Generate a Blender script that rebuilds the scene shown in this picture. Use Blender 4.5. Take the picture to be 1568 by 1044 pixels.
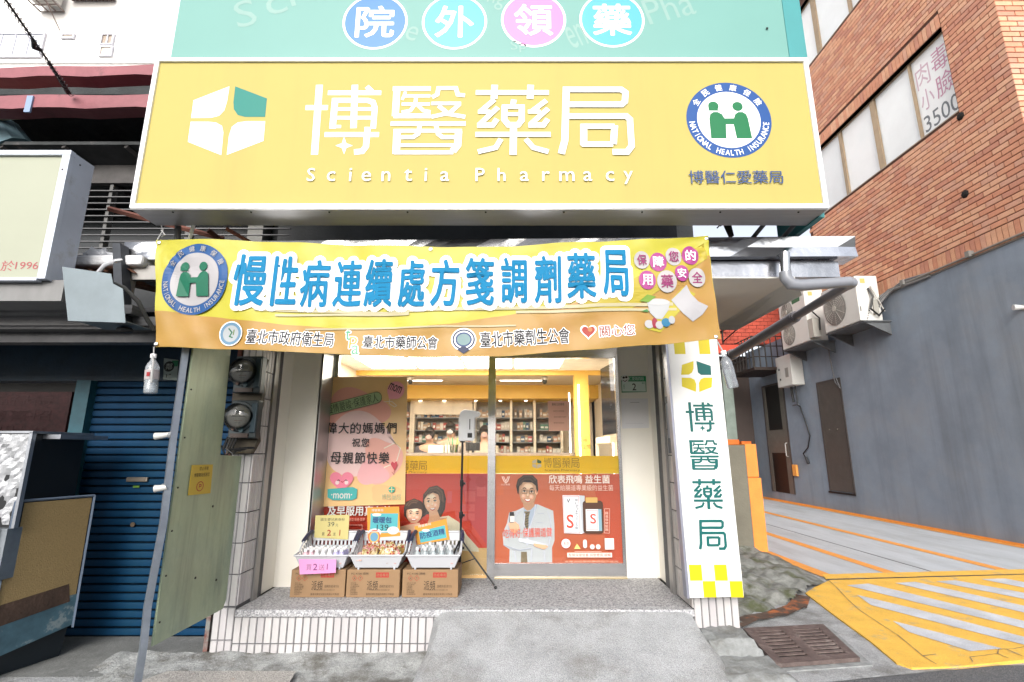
import bpy, bmesh, math, random
from mathutils import Vector, Matrix
random.seed(7)
rad = math.radians
for o in list(bpy.data.objects): bpy.data.objects.remove(o)
SC = bpy.context.scene
COL = SC.collection

# ---------------------------------------------------------------- camera, world, sun, exposure
FOC = 773.0; TH = math.atan(168/773.0); CH = 1.42
cd = bpy.data.cameras.new('camera'); cam = bpy.data.objects.new('camera', cd); COL.objects.link(cam)
cd.sensor_width = 36; cd.lens = FOC/1568*36; cd.clip_start = .05; cd.clip_end = 400
cam.location = (0, 0, CH); cam.rotation_euler = (math.pi/2+TH, 0, 0)
SC.camera = cam
W = bpy.data.worlds.new('World'); SC.world = W; W.use_nodes = True
wn = W.node_tree.nodes; wl = W.node_tree.links; wn.clear()
sky = wn.new('ShaderNodeTexSky'); sky.sky_type = 'NISHITA'; sky.sun_disc = False
SUN_EL, SUN_AZ = rad(26), rad(188)
sky.sun_elevation = SUN_EL; sky.sun_rotation = SUN_AZ; sky.air_density = 1.0; sky.dust_density = 3.0; sky.ozone_density = 1.0
hs = wn.new('ShaderNodeHueSaturation'); hs.inputs['Saturation'].default_value = .35
bg = wn.new('ShaderNodeBackground'); bg.inputs['Strength'].default_value = .15
wo = wn.new('ShaderNodeOutputWorld')
wl.new(sky.outputs[0], hs.inputs['Color']); wl.new(hs.outputs[0], bg.inputs[0]); wl.new(bg.outputs[0], wo.inputs[0])
sl = bpy.data.lights.new('sun', 'SUN'); sun = bpy.data.objects.new('sun', sl); COL.objects.link(sun)
sl.energy = 1.2; sl.angle = rad(36); sl.color = (1, .97, .92)
# sun_rotation r: the sun stands towards (sin r, cos r)
sd = Vector((math.sin(SUN_AZ)*math.cos(SUN_EL), math.cos(SUN_AZ)*math.cos(SUN_EL), math.sin(SUN_EL)))
sun.rotation_euler = sd.to_track_quat('Z', 'Y').to_euler(); sun.location = (0, -5, 12)
SC.view_settings.view_transform = 'Standard'; SC.view_settings.look = 'None'
SC.view_settings.exposure = .93; SC.view_settings.gamma = 1; SC.view_settings.use_curve_mapping = False
SC.render.engine = 'CYCLES'
SC.cycles.max_bounces = 8; SC.cycles.transparent_max_bounces = 16; SC.cycles.caustics_reflective = False; SC.cycles.caustics_refractive = False
SC.cycles.sample_clamp_indirect = 6; SC.cycles.use_denoising = True

# ---------------------------------------------------------------- measuring: photograph point -> point of a real plane
cT, sT = math.cos(TH), math.sin(TH)
def ray(u, v):
    a = (u-784)/FOC; b = (522-v)/FOC; y = cT-b*sT
    return a/y, (sT+b*cT)/y
def onY(u, v, Y): x, z = ray(u, v); return (x*Y, CH+z*Y)           # (X, Z) on the plane y = Y
def onX(u, v, X): x, z = ray(u, v); Y = X/x; return (Y, CH+z*Y)     # (Y, Z) on the plane x = X
def onZ(u, v, z0=0.): x, z = ray(u, v); Y = (z0-CH)/z; return (x*Y, Y)

# ---------------------------------------------------------------- materials
MATS = {}
def srgb(h):
    r = [int(h[i:i+2], 16)/255 for i in (0, 2, 4)]
    return tuple(c/12.92 if c <= .04045 else ((c+.055)/1.055)**2.4 for c in r)
def M(name, col=(.5,.5,.5), rough=.6, metal=0., var=.1, scale=6., bump=0., bscale=40., emit=0., spec=.5, col2=None, k2=(.45,.62), s2=3., stretch=None, trans=0., coat=0., streak=None, grit=0.):
    if name in MATS: return MATS[name]
    if isinstance(col, str): col = srgb(col)
    if isinstance(col2, str): col2 = srgb(col2)
    m = bpy.data.materials.new(name); m.use_nodes = True; MATS[name] = m
    n = m.node_tree.nodes; l = m.node_tree.links
    b = n['Principled BSDF']; b.inputs['Roughness'].default_value = rough; b.inputs['Metallic'].default_value = metal
    b.inputs['Specular IOR Level'].default_value = spec; b.inputs['Coat Weight'].default_value = coat
    tc = n.new('ShaderNodeTexCoord'); src = tc.outputs['Object']
    if stretch:
        mp = n.new('ShaderNodeMapping'); mp.inputs['Scale'].default_value = stretch; l.new(src, mp.inputs[0]); src = mp.outputs[0]
    c4 = (*col, 1)
    nz = n.new('ShaderNodeTexNoise'); nz.inputs['Scale'].default_value = scale; nz.inputs['Detail'].default_value = 6; nz.inputs['Roughness'].default_value = .65
    l.new(src, nz.inputs['Vector'])
    rp = n.new('ShaderNodeValToRGB'); e = rp.color_ramp.elements
    e[0].position = .3; e[1].position = .7
    e[0].color = (*[max(0, c*(1-var)) for c in col], 1); e[1].color = (*[min(1, c*(1+var)) for c in col], 1)
    l.new(nz.outputs[0], rp.inputs[0]); out = rp.outputs[0]
    if col2:
        n2 = n.new('ShaderNodeTexNoise'); n2.inputs['Scale'].default_value = s2; n2.inputs['Detail'].default_value = 8; n2.inputs['Roughness'].default_value = .7
        l.new(src, n2.inputs['Vector'])
        r2 = n.new('ShaderNodeValToRGB'); r2.color_ramp.elements[0].position = k2[0]; r2.color_ramp.elements[1].position = k2[1]
        l.new(n2.outputs[0], r2.inputs[0])
        mx = n.new('ShaderNodeMix'); mx.data_type = 'RGBA'; l.new(r2.outputs[0], mx.inputs[0]); l.new(out, mx.inputs[6]); mx.inputs[7].default_value = (*col2, 1); out = mx.outputs[2]
    if streak:                                                      # rain streaks: noise drawn out along z; (colour, scale, start, end, strength)
        mp2 = n.new('ShaderNodeMapping'); mp2.inputs['Scale'].default_value = (streak[1], streak[1], streak[1]*.07); l.new(tc.outputs['Object'], mp2.inputs[0])
        n4 = n.new('ShaderNodeTexNoise'); n4.inputs['Scale'].default_value = 1; n4.inputs['Detail'].default_value = 7; n4.inputs['Roughness'].default_value = .7; l.new(mp2.outputs[0], n4.inputs['Vector'])
        r4 = n.new('ShaderNodeMapRange'); r4.inputs[1].default_value = streak[2]; r4.inputs[2].default_value = streak[3]; r4.inputs[4].default_value = streak[4]; l.new(n4.outputs[0], r4.inputs[0])
        m4 = n.new('ShaderNodeMix'); m4.data_type = 'RGBA'; l.new(r4.outputs[0], m4.inputs[0]); l.new(out, m4.inputs[6]); m4.inputs[7].default_value = (*streak[0], 1); out = m4.outputs[2]
    if grit:                                                        # fine aggregate
        n5 = n.new('ShaderNodeTexNoise'); n5.inputs['Scale'].default_value = 170; n5.inputs['Detail'].default_value = 3; l.new(tc.outputs['Object'], n5.inputs['Vector'])
        r5 = n.new('ShaderNodeMapRange'); r5.inputs[1].default_value = .35; r5.inputs[2].default_value = .65; r5.inputs[3].default_value = 1-grit; r5.inputs[4].default_value = 1+grit*.7; l.new(n5.outputs[0], r5.inputs[0])
        m5 = n.new('ShaderNodeMix'); m5.data_type = 'RGBA'; m5.blend_type = 'MULTIPLY'; m5.inputs[0].default_value = 1; l.new(out, m5.inputs[6]); l.new(r5.outputs[0], m5.inputs[7]); out = m5.outputs[2]
    l.new(out, b.inputs['Base Color'])
    if bump:
        n3 = n.new('ShaderNodeTexNoise'); n3.inputs['Scale'].default_value = bscale; n3.inputs['Detail'].default_value = 5; l.new(src, n3.inputs['Vector'])
        bp = n.new('ShaderNodeBump'); bp.inputs['Strength'].default_value = min(1, bump); bp.inputs['Distance'].default_value = .01*max(1, bump); l.new(n3.outputs[0], bp.inputs['Height']); l.new(bp.outputs[0], b.inputs['Normal'])
    if emit:
        b.inputs['Emission Color'].default_value = c4; b.inputs['Emission Strength'].default_value = emit
    if trans:
        tr = n.new('ShaderNodeBsdfTranslucent'); l.new(out, tr.inputs[0]); ms = n.new('ShaderNodeMixShader'); ms.inputs[0].default_value = trans
        l.new(b.outputs[0], ms.inputs[1]); l.new(tr.outputs[0], ms.inputs[2]); l.new(ms.outputs[0], n['Material Output'].inputs[0])
    return m
PG = [.74]
def P(h, rough=.5, **k):                                            # plain printed colour
    return M('print_%s_%d' % (h, PG[0]*100), tuple(min(.85, c*PG[0]) for c in srgb(h)), rough, var=k.pop('var', .02), **k)
def PO(h, rough=.5):                                                # the same for open-air signs, in pigment strength
    return M('sign_'+h, tuple(c*.42 for c in srgb(h)), max(rough, .45), var=.02, spec=.3)
def glass(name, tint=(1,1,1), refl=1.0, mixc=None, opac=0.):
    if name in MATS: return MATS[name]
    m = bpy.data.materials.new(name); m.use_nodes = True; MATS[name] = m
    n = m.node_tree.nodes; l = m.node_tree.links; n.clear()
    o = n.new('ShaderNodeOutputMaterial'); t = n.new('ShaderNodeBsdfTransparent'); t.inputs[0].default_value = (*tint, 1)
    g = n.new('ShaderNodeBsdfGlossy'); g.inputs['Roughness'].default_value = .01
    f = n.new('ShaderNodeFresnel'); f.inputs[0].default_value = 1.5; mu = n.new('ShaderNodeMath'); mu.operation = 'MULTIPLY'; mu.inputs[1].default_value = refl
    l.new(f.outputs[0], mu.inputs[0]); ms = n.new('ShaderNodeMixShader'); l.new(mu.outputs[0], ms.inputs[0]); l.new(t.outputs[0], ms.inputs[1]); l.new(g.outputs[0], ms.inputs[2])
    last = ms
    if opac:
        d = n.new('ShaderNodeBsdfDiffuse'); d.inputs[0].default_value = (*mixc, 1); m2 = n.new('ShaderNodeMixShader'); m2.inputs[0].default_value = opac
        l.new(ms.outputs[0], m2.inputs[1]); l.new(d.outputs[0], m2.inputs[2]); last = m2
    l.new(last.outputs[0], o.inputs[0]); return m
def speckle(name, base, dark, light, scale=150, bump=.3, big=None):
    if name in MATS: return MATS[name]
    m = M(name, base, .8, var=.12, scale=4, bump=bump, bscale=90)
    n = m.node_tree.nodes; l = m.node_tree.links; b = n['Principled BSDF']
    src = b.inputs['Base Color'].links[0].from_socket
    tc = n.new('ShaderNodeTexCoord'); vo = n.new('ShaderNodeTexVoronoi'); vo.inputs['Scale'].default_value = scale; l.new(tc.outputs['Object'], vo.inputs['Vector'])
    sp = n.new('ShaderNodeSeparateColor'); l.new(vo.outputs['Color'], sp.inputs[0])
    r = n.new('ShaderNodeValToRGB'); r.color_ramp.interpolation = 'CONSTANT'
    e = r.color_ramp.elements; e[0].position = 0; e[0].color = (*dark, 1); e[1].position = .3; e[1].color = (*base, 1)
    x = e.new(.7); x.color = (*light, 1)
    l.new(sp.outputs[0], r.inputs[0])
    mx = n.new('ShaderNodeMix'); mx.data_type = 'RGBA'; mx.inputs[0].default_value = .5; l.new(src, mx.inputs[6]); l.new(r.outputs[0], mx.inputs[7]); l.new(mx.outputs[2], b.inputs['Base Color'])
    return m
steel = lambda: M('stainless_steel', (.62,.62,.63), .22, 1, var=.06, scale=3, stretch=(1,1,12))
white_al = lambda: M('white_aluminium', (.78,.79,.82), .35, .1, var=.04, scale=3)

# ---------------------------------------------------------------- mesh building
class MB:
    def __init__(s): s.v = []; s.f = []; s.m = []; s.mats = []
    def mi(s, m):
        if m not in s.mats: s.mats.append(m)
        return s.mats.index(m)
    def add(s, vs, fs, m=None):
        b = len(s.v); s.v += [tuple(p) for p in vs]; i = s.mi(m) if m else 0
        for f in fs: s.f.append(tuple(b+k for k in f)); s.m.append(i)
        return s
    def box(s, x0, x1, y0, y1, z0, z1, m=None):
        vs = [(x, y, z) for z in (z0, z1) for y in (y0, y1) for x in (x0, x1)]
        return s.add(vs, [(0,2,3,1),(4,5,7,6),(0,1,5,4),(2,6,7,3),(0,4,6,2),(1,3,7,5)], m)
    def hexa(s, p8, m=None):                                        # bottom ring of 4, top ring of 4
        return s.add(p8, [(3,2,1,0),(4,5,6,7),(0,1,5,4),(1,2,6,5),(2,3,7,6),(3,0,4,7)], m)
    def prism(s, ring, d, m=None):                                  # ring of points extruded by vector d
        n = len(ring); d = Vector(d); vs = [Vector(p) for p in ring]; vs += [p+d for p in vs[:n]]
        fs = [tuple(range(n)), tuple(range(2*n-1, n-1, -1))]+[(i, n+i, n+(i+1) % n, (i+1) % n) for i in range(n)]
        return s.add(vs, fs, m)
    def tube(s, pts, r, m=None, n=8, cap=True):
        pts = [Vector(p) for p in pts]; rs = r if isinstance(r, (list, tuple)) else [r]*len(pts)
        b = len(s.v); vs = []; ref = None
        for i, p in enumerate(pts):
            t = (pts[min(i+1, len(pts)-1)]-pts[max(i-1, 0)]).normalized()
            if ref is None: ref = Vector((0,0,1)) if abs(t.z) < .9 else Vector((1,0,0))
            a = t.cross(ref).normalized(); c = a.cross(t).normalized(); ref = c
            for k in range(n):
                q = 2*math.pi*k/n; vs.append(p+a*math.cos(q)*rs[i]+c*math.sin(q)*rs[i])
        fs = [(i*n+k, i*n+(k+1) % n, (i+1)*n+(k+1) % n, (i+1)*n+k) for i in range(len(pts)-1) for k in range(n)]
        if cap: fs += [tuple(range(n-1, -1, -1)), tuple((len(pts)-1)*n+k for k in range(n))]
        return s.add(vs, fs, m)
    def lathe(s, c, prof, m=None, n=12, axis='z', sx=1., sy=1.):     # prof: list of (r, h)
        vs = []
        for r, h in prof:
            for k in range(n):
                q = 2*math.pi*k/n; a, b = r*math.cos(q)*sx, r*math.sin(q)*sy
                vs.append({'z': (c[0]+a, c[1]+b, c[2]+h), 'y': (c[0]+a, c[1]-h, c[2]+b), 'x': (c[0]-h, c[1]+a, c[2]+b)}[axis])
        fs = [(i*n+k, i*n+(k+1) % n, (i+1)*n+(k+1) % n, (i+1)*n+k) for i in range(len(prof)-1) for k in range(n)]
        fs += [tuple(range(n-1, -1, -1)), tuple((len(prof)-1)*n+k for k in range(n))]
        return s.add(vs, fs, m)
    def ball(s, c, rx, ry, rz, m=None, n=12, h=8):
        return s.lathe(c, [(max(.001, math.sin(math.pi*i/h)), 0) for i in range(h+1)], m, n) if False else s._ball(c, rx, ry, rz, m, n, h)
    def _ball(s, c, rx, ry, rz, m, n, h):
        vs = [(c[0]+rx*math.sin(math.pi*i/h)*math.cos(2*math.pi*k/n), c[1]+ry*math.sin(math.pi*i/h)*math.sin(2*math.pi*k/n), c[2]+rz*math.cos(math.pi*i/h)) for i in range(h+1) for k in range(n)]
        return s.add(vs, [(i*n+k, (i+1)*n+k, (i+1)*n+(k+1) % n, i*n+(k+1) % n) for i in range(h) for k in range(n)], m)
    def build(s, name, m=None, parent=None, smooth=False, world=True, bevel=0., kind=None, label=None):
        me = bpy.data.meshes.new(name)
        off = Vector((0,0,0))
        if parent is not None and world: off = parent.matrix_basis.translation if not parent.parent else parent.parent.matrix_basis.translation
        me.from_pydata([(p[0]-off[0], p[1]-off[1], p[2]-off[2]) for p in s.v], [], s.f)
        if s.mats:
            for x in s.mats: me.materials.append(x)
            me.polygons.foreach_set('material_index', s.m)
        elif m: me.materials.append(m)
        bm = bmesh.new(); bm.from_mesh(me); bmesh.ops.recalc_face_normals(bm, faces=bm.faces); bm.to_mesh(me); bm.free()
        if smooth:
            me.polygons.foreach_set('use_smooth', [True]*len(me.polygons))
        me.update()
        o = bpy.data.objects.new(name, me); COL.objects.link(o)
        if parent is not None: o.parent = parent
        if bevel:
            bv = o.modifiers.new('bevel', 'BEVEL'); bv.width = bevel; bv.segments = 2; bv.limit_method = 'ANGLE'; bv.angle_limit = rad(35)
        if smooth:
            try: me.set_sharp_from_angle(angle=rad(40))
            except Exception: pass
        if kind: o['kind'] = kind
        if label: o['label'] = label
        return o
def tag(o, label, cat, group=None):
    o['label'] = label; o['category'] = cat
    if group: o['group'] = group
    return o
def thing(name, label, cat, loc=(0,0,0), group=None, rz=0.):
    o = bpy.data.objects.new(name, None); COL.objects.link(o); o.location = loc; o.rotation_euler = (0,0,rz); o.empty_display_size = .1
    return tag(o, label, cat, group)
def struct(mb, name, m=None, **k): return mb.build(name, m, kind='structure', **k)
def dup(root, loc, label=None, rz=None, rot=None):
    r = root.copy(); COL.objects.link(r); r.location = loc
    if rz is not None: r.rotation_euler = (0,0,rz)
    if rot: r.rotation_euler = rot
    if label: r['label'] = label
    for ch in root.children:
        c = ch.copy(); COL.objects.link(c); c.parent = r
        for g in ch.children:
            d = g.copy(); COL.objects.link(d); d.parent = c
    return r

# ---------------------------------------------------------------- flat print: text, strokes, shapes on a sheet
TX = {}
def glyphs(s, bold=0., res=3):
    bold = 0.; k = (s, bold)
    if k not in TX:
        c = bpy.data.curves.new('t', 'FONT'); c.body = s; c.resolution_u = res; c.offset = bold
        o = bpy.data.objects.new('t', c); me = bpy.data.meshes.new_from_object(o)
        v = [(p.co.x, p.co.y) for p in me.vertices]; f = [tuple(p.vertices) for p in me.polygons]
        bpy.data.objects.remove(o); bpy.data.meshes.remove(me)
        x0 = min(p[0] for p in v); x1 = max(p[0] for p in v); y0 = min(p[1] for p in v); y1 = max(p[1] for p in v)
        TX[k] = ([((p[0]-x0)/(x1-x0), (p[1]-y0)/(y1-y0)) for p in v], f, (x1-x0)/(y1-y0))
    return TX[k]
class Sheet:
    """2-D sheet (a right, b up, metres) mapped into space; each shape lies one thin layer above the last."""
    def __init__(s, root, m3, pxf, step=.0007, base=.001):
        s.root = root; s.m3 = m3; s.pxf = pxf; s.step = step; s.k = s.base = base; s.b = {}; s.part = ('print', 0); s.order = []
    def to(s, name, k=None):
        s.part = (name, len(s.order)); s.k = s.base if k is None else k; return s
    def lay(s, v, f, m):
        if s.part not in s.b: s.b[s.part] = MB(); s.order.append(s.part)
        s.b[s.part].add([s.m3(a, b, s.k) for a, b in v], f, m); s.k += s.step
    def pts(s, ps): return [s.pxf(*p) for p in ps]
    def poly(s, ps, m, raw=False):
        q = ps if raw else s.pts(ps); s.lay(q, [tuple(range(len(q)))], m)
    def rect(s, u0, v0, u1, v1):
        um, vm = (u0+u1)/2, (v0+v1)/2
        return s.pxf(u0, vm)[0], s.pxf(u1, vm)[0], s.pxf(um, v1)[1], s.pxf(um, v0)[1]
    def box(s, u0, v0, u1, v1, m, rot=0):
        a0, a1, b0, b1 = s.rect(u0, v0, u1, v1); s.lay(s.rotp([(a0,b0),(a1,b0),(a1,b1),(a0,b1)], rot), [(0,1,2,3)], m)
    def rotp(s, ps, rot, c=None):
        if not rot: return ps
        if c is None: c = (sum(p[0] for p in ps)/len(ps), sum(p[1] for p in ps)/len(ps))
        q = rad(rot); cs, sn = math.cos(q), math.sin(q)
        return [(c[0]+(x-c[0])*cs-(y-c[1])*sn, c[1]+(x-c[0])*sn+(y-c[1])*cs) for x, y in ps]
    def text(s, t, u0, v0, u1, v1, m, bold=0., rot=0):
        a0, a1, b0, b1 = s.rect(u0, v0, u1, v1)
        if len(t) == 1 and ord(t) < 128:
            w = glyphs(t)[2]*(b1-b0)*1.15
            if w < a1-a0: c = (a0+a1)/2; a0, a1 = c-w/2, c+w/2
        s.textr(t, a0, a1, b0, b1, m, bold, rot)
    def textr(s, t, a0, a1, b0, b1, m, bold=0., rot=0):
        v, f, _ = glyphs(t); d = max(0, bold)*.55*(b1-b0); k = s.k; st = s.step
        a0 += d; a1 -= d; b0 += d; b1 -= d; nn = 1 if d < .0004 else (8 if bold < .1 else 14); s.step = 0
        for j in range(nn):
            ox, oy = (0, 0) if nn == 1 else (d*math.cos(2*math.pi*j/nn), d*math.sin(2*math.pi*j/nn))
            q = [(a0+x*(a1-a0)+ox, b0+y*(b1-b0)+oy) for x, y in v]; s.k = k+.00004*j
            s.lay(s.rotp(q, rot, ((a0+a1)/2, (b0+b1)/2)), f, m)
        s.step = st; s.k = k+(nn-1)*.00004+st
    def spaced(s, t, u0, v0, u1, v1, m, bold=0.):                     # every character in its own cell
        a0, a1, b0, b1 = s.rect(u0, v0, u1, v1); n = len(t); w = (a1-a0)/n; k = s.k
        for i, c in enumerate(t):
            if c != ' ': s.k = k; s.textr(c, a0+w*i+w*.06, a0+w*(i+1)-w*.06, b0, b1, m, bold)
    def ell(s, u, v, ru, rv, m, n=40, rings=1, rot=0):
        a, b = s.pxf(u, v); ra = abs(s.pxf(u+ru, v)[0]-s.pxf(u-ru, v)[0])/2; rb = abs(s.pxf(u, v-rv)[1]-s.pxf(u, v+rv)[1])/2
        s.ellr(a, b, ra, rb, m, n, rings, rot)
    def ellr(s, a, b, ra, rb, m, n=40, rings=1, rot=0):
        vs = [(a, b)]; fs = []
        for r in range(1, rings+1): vs += [(a+ra*r/rings*math.cos(2*math.pi*i/n), b+rb*r/rings*math.sin(2*math.pi*i/n)) for i in range(n)]
        if rings == 1: vs = vs[1:]; fs = [tuple(range(n))]
        else:
            fs = [(0, 1+i, 1+(i+1) % n) for i in range(n)]
            for r in range(rings-1): fs += [(1+r*n+i, 1+(r+1)*n+i, 1+(r+1)*n+(i+1) % n, 1+r*n+(i+1) % n) for i in range(n)]
        s.lay(s.rotp(vs, rot, (a, b)), fs, m)
    def stroke(s, ps, w, m, raw=False, closed=False):
        q = [Vector(p) for p in (ps if raw else s.pts(ps))]
        if not raw: w = w*abs(s.pxf(785, 522)[0]-s.pxf(784, 522)[0]) if s.pxf.__name__ != 'side' else w
        n = len(q); L = []; R = []
        for i in range(n):
            d1 = (q[i]-q[i-1]).normalized() if i or closed else (q[1]-q[0]).normalized()
            d2 = (q[(i+1) % n]-q[i]).normalized() if i < n-1 or closed else d1
            t = (d1+d2); t = t.normalized() if t.length > 1e-6 else d1
            nn = Vector((-t.y, t.x)); h = w/2/max(.45, abs(nn.dot(Vector((-d1.y, d1.x)))))
            L.append(tuple(q[i]+nn*h)); R.append(tuple(q[i]-nn*h))
        fs = [(i, (i+1) % n, n+(i+1) % n, n+i) for i in range(n if closed else n-1)]
        s.lay(L+R, fs, m)
    def rrect(s, u0, v0, u1, v1, r, m, rot=0):
        a0, a1, b0, b1 = s.rect(u0, v0, u1, v1); r = min(r, (a1-a0)/2, (b1-b0)/2); ps = []
        for cx, cy, q0 in ((a1-r, b1-r, 0), (a0+r, b1-r, 90), (a0+r, b0+r, 180), (a1-r, b0+r, 270)):
            ps += [(cx+r*math.cos(rad(q0+k*18)), cy+r*math.sin(rad(q0+k*18))) for k in range(6)]
        s.lay(s.rotp(ps, rot, ((a0+a1)/2, (b0+b1)/2)), [tuple(range(len(ps)))], m)
    def done(s, parent=None):
        out = []
        for p in s.order: out.append(s.b[p].build(p[0], parent=parent or s.root))
        return out
def frontal(root, Y, **k): return Sheet(root, lambda a, b, l: (a, Y-l, b), lambda u, v: onY(u, v, Y), **k)
def zoom(sc, ox, oy): return lambda *ps: [(ox+x/sc, oy+y/sc) for x, y in ps]

# the four drawn characters of the shop's name, strokes measured on the sign
ZK = zoom(3.0154, 470, 110)
K4 = [
 [([(58,60),(35,382)],32),([(-6,165),(97,165)],26),([(97,97),(343,97)],24),([(222,60),(215,260)],30),([(276,68),(300,90)],24),
  ([(131,122),(118,262)],30),([(118,132),(280,132),(305,140),(314,165),(306,262)],26),([(125,172),(308,172)],18),([(122,212),(305,212)],18),([(104,253),(158,253)],16),
  ([(82,290),(333,290)],25),([(281,255),(273,345),(256,367),(218,371)],28),'star'],
 [([(397,78),(572,78)],24),([(417,70),(408,205)],32),([(400,204),(571,204)],24),([(456,92),(440,130)],14),([(448,112),(570,112)],16),([(505,112),(500,150),(478,180),(438,187)],17),([(438,150),(568,150)],16),([(510,152),(538,180),(571,186)],17),
  ([(578,118),(602,106),(608,76),(688,76),(697,106),(730,110)],20),([(575,147),(712,147)],18),([(706,150),(660,190),(575,209)],20),([(608,158),(655,196),(731,209)],20),
  ([(387,240),(733,240)],22),([(418,265),(412,380)],34),([(410,273),(716,273)],18),([(701,275),(696,340),(674,368)],33),([(402,373),(676,373)],20),([(430,340),(690,340)],17),([(522,245),(514,288),(490,303),(435,303)],20),([(596,245),(606,288),(626,303),(690,303)],20)],
 [([(780,97),(1117,97)],25),([(867,62),(864,126)],31),([(1033,62),(1030,126)],31),([(956,130),(950,158)],26),([(912,160),(911,222),(930,246),(975,246),(992,225),(992,160)],28),([(900,163),(1006,163)],22),([(925,198),(985,198)],18),
  ([(866,130),(800,186)],24),([(790,186),(846,186)],20),([(882,166),(800,242)],24),([(786,248),(858,248),(878,220)],25),
  ([(1105,134),(1036,186)],24),([(1020,186),(1078,186)],20),([(1114,172),(1034,242)],24),([(1022,248),(1092,248),(1112,220)],25),
  ([(778,291),(1125,291)],25),([(954,252),(952,385)],32),([(896,312),(872,352),(790,371)],24),([(1010,312),(1045,352),(1115,371)],24)],
 [([(1182,84),(1450,84),(1470,98),(1467,140),(1452,153),(1212,153)],29),([(1197,72),(1190,320),(1174,380)],32),([(1210,207),(1474,207),(1490,222),(1498,345),(1478,372),(1410,372)],29),
  ([(1262,254),(1420,254)],26),([(1277,246),(1277,342)],32),([(1420,250),(1414,336)],31),([(1268,336),(1412,336)],26)]]
def char4(S, i, m, rect=None, wk=1., Yr=2.95):
    """rect None: where it was measured (on the big sign); else drawn into the sheet rectangle a0,a1,b0,b1"""
    raw = []
    for st in K4[i]:
        if st == 'star':
            c = (172, 341); ps = []
            for q in range(8):
                r = 40 if q % 2 == 0 else 15
                ps.append((c[0]+r*math.cos(q*math.pi/4), c[1]+r*math.sin(q*math.pi/4)))
            raw.append(('p', [onY(*p, Yr) for p in ZK(*ps)], 0))
        else: raw.append(('s', [onY(*p, Yr) for p in ZK(*st[0])], st[1]/3.0154*Yr/FOC/.885))
    if rect:
        x0, x1 = [ZK((q, 0))[0][0] for q in ((-6,343),(387,733),(778,1127),(1163,1512))[i]]
        A0, B0 = onY(x0, 110+382/3.0154, Yr); A1, B1 = onY(x1, 110+62/3.0154, Yr); A1 = onY(x1, 180, Yr)[0]; A0 = onY(x0, 180, Yr)[0]
        f = lambda p: (rect[0]+(p[0]-A0)/(A1-A0)*(rect[1]-rect[0]), rect[2]+(p[1]-B0)/(B1-B0)*(rect[3]-rect[2])); sc = (rect[1]-rect[0])/(A1-A0)
        raw = [(t, [f(p) for p in ps], w*sc*wk) for t, ps, w in raw]
    for t, ps, w in raw:
        if t == 'p': S.poly(ps, m, raw=True)
        else: S.stroke(ps, w, m, raw=True)
def logo4(S, a, b, w, h, cols, px=None):
    """the four-petal emblem: centre a,b, half-width w, half-height h (sheet metres)"""
    def petal(sx, sy, m):
        g = .07; ps = [(g+.02, 1), (1, .62), (1, g+.02)]
        for k in range(7):
            q = rad(-90-k*15); ps.append((g+.3+.3*math.cos(q)*1.0, g+.02+.33+.33*math.sin(q)))
        S.poly([(a+sx*x*w, b+sy*y*h) for x, y in ps], m, raw=True)
    petal(-1, 1, cols[0]); petal(1, 1, cols[1]); petal(-1, -1, cols[2]); petal(1, -1, cols[3])
def nhi(S, a, b, r, blue, white, green, rings=1, skew=0., ry=None):
    ry = ry or r
    S.ellr(a, b, r, ry, blue, 64, rings); S.ellr(a, b, r*.745, ry*.745, white, 56, rings)
    top = '全民健康保險'; k = S.k
    for i, c in enumerate(top):
        q = 90+(2.5-i)*23; v, f, asp = glyphs(c, .02); h = r*.17; ca, cb = a+r*.872*math.cos(rad(q)), b+ry*.872*math.sin(rad(q)); S.k = k
        S.textr(c, ca-h/2, ca+h/2, cb-h/2, cb+h/2, white, .02, q-90)
    low = 'NATIONAL HEALTH INSURANCE'
    for i, c in enumerate(low):
        if c == ' ': continue
        q = 187+i*166/24.; v, f, asp = glyphs(c, .03); h = r*.14; w = h*asp*.8; ca, cb = a+r*.872*math.cos(rad(q)), b+ry*.872*math.sin(rad(q)); S.k = k
        S.textr(c, ca-w/2, ca+w/2, cb-h/2, cb+h/2, white, .03, q+90)
    S.k = k+S.step
    S.ellr(a-.335*r, b+.36*ry, .125*r, .125*ry, green, 24); S.ellr(a+.235*r, b+.35*ry, .125*r, .125*ry, green, 24)
    S.poly([(a-.46*r, b+.36*ry), (a-.335*r, b+.36*ry), (a-.2*r, b+.235*ry), (a-.455*r, b+.235*ry)], green, raw=True)
    body = [(-.46,-.5),(-.46,.02),(-.43,.14),(-.35,.2),(-.25,.2),(-.15,.14),(-.1,.03),(.12,.03),(.16,.14),(.24,.2),(.34,.2),(.42,.14),(.45,.04),(.5,-.5),(.14,-.5),(.1,-.13),(-.08,-.13),(-.1,-.5)]
    S.poly([(a+x*r, b+y*ry) for x, y in body], green, raw=True)

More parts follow.
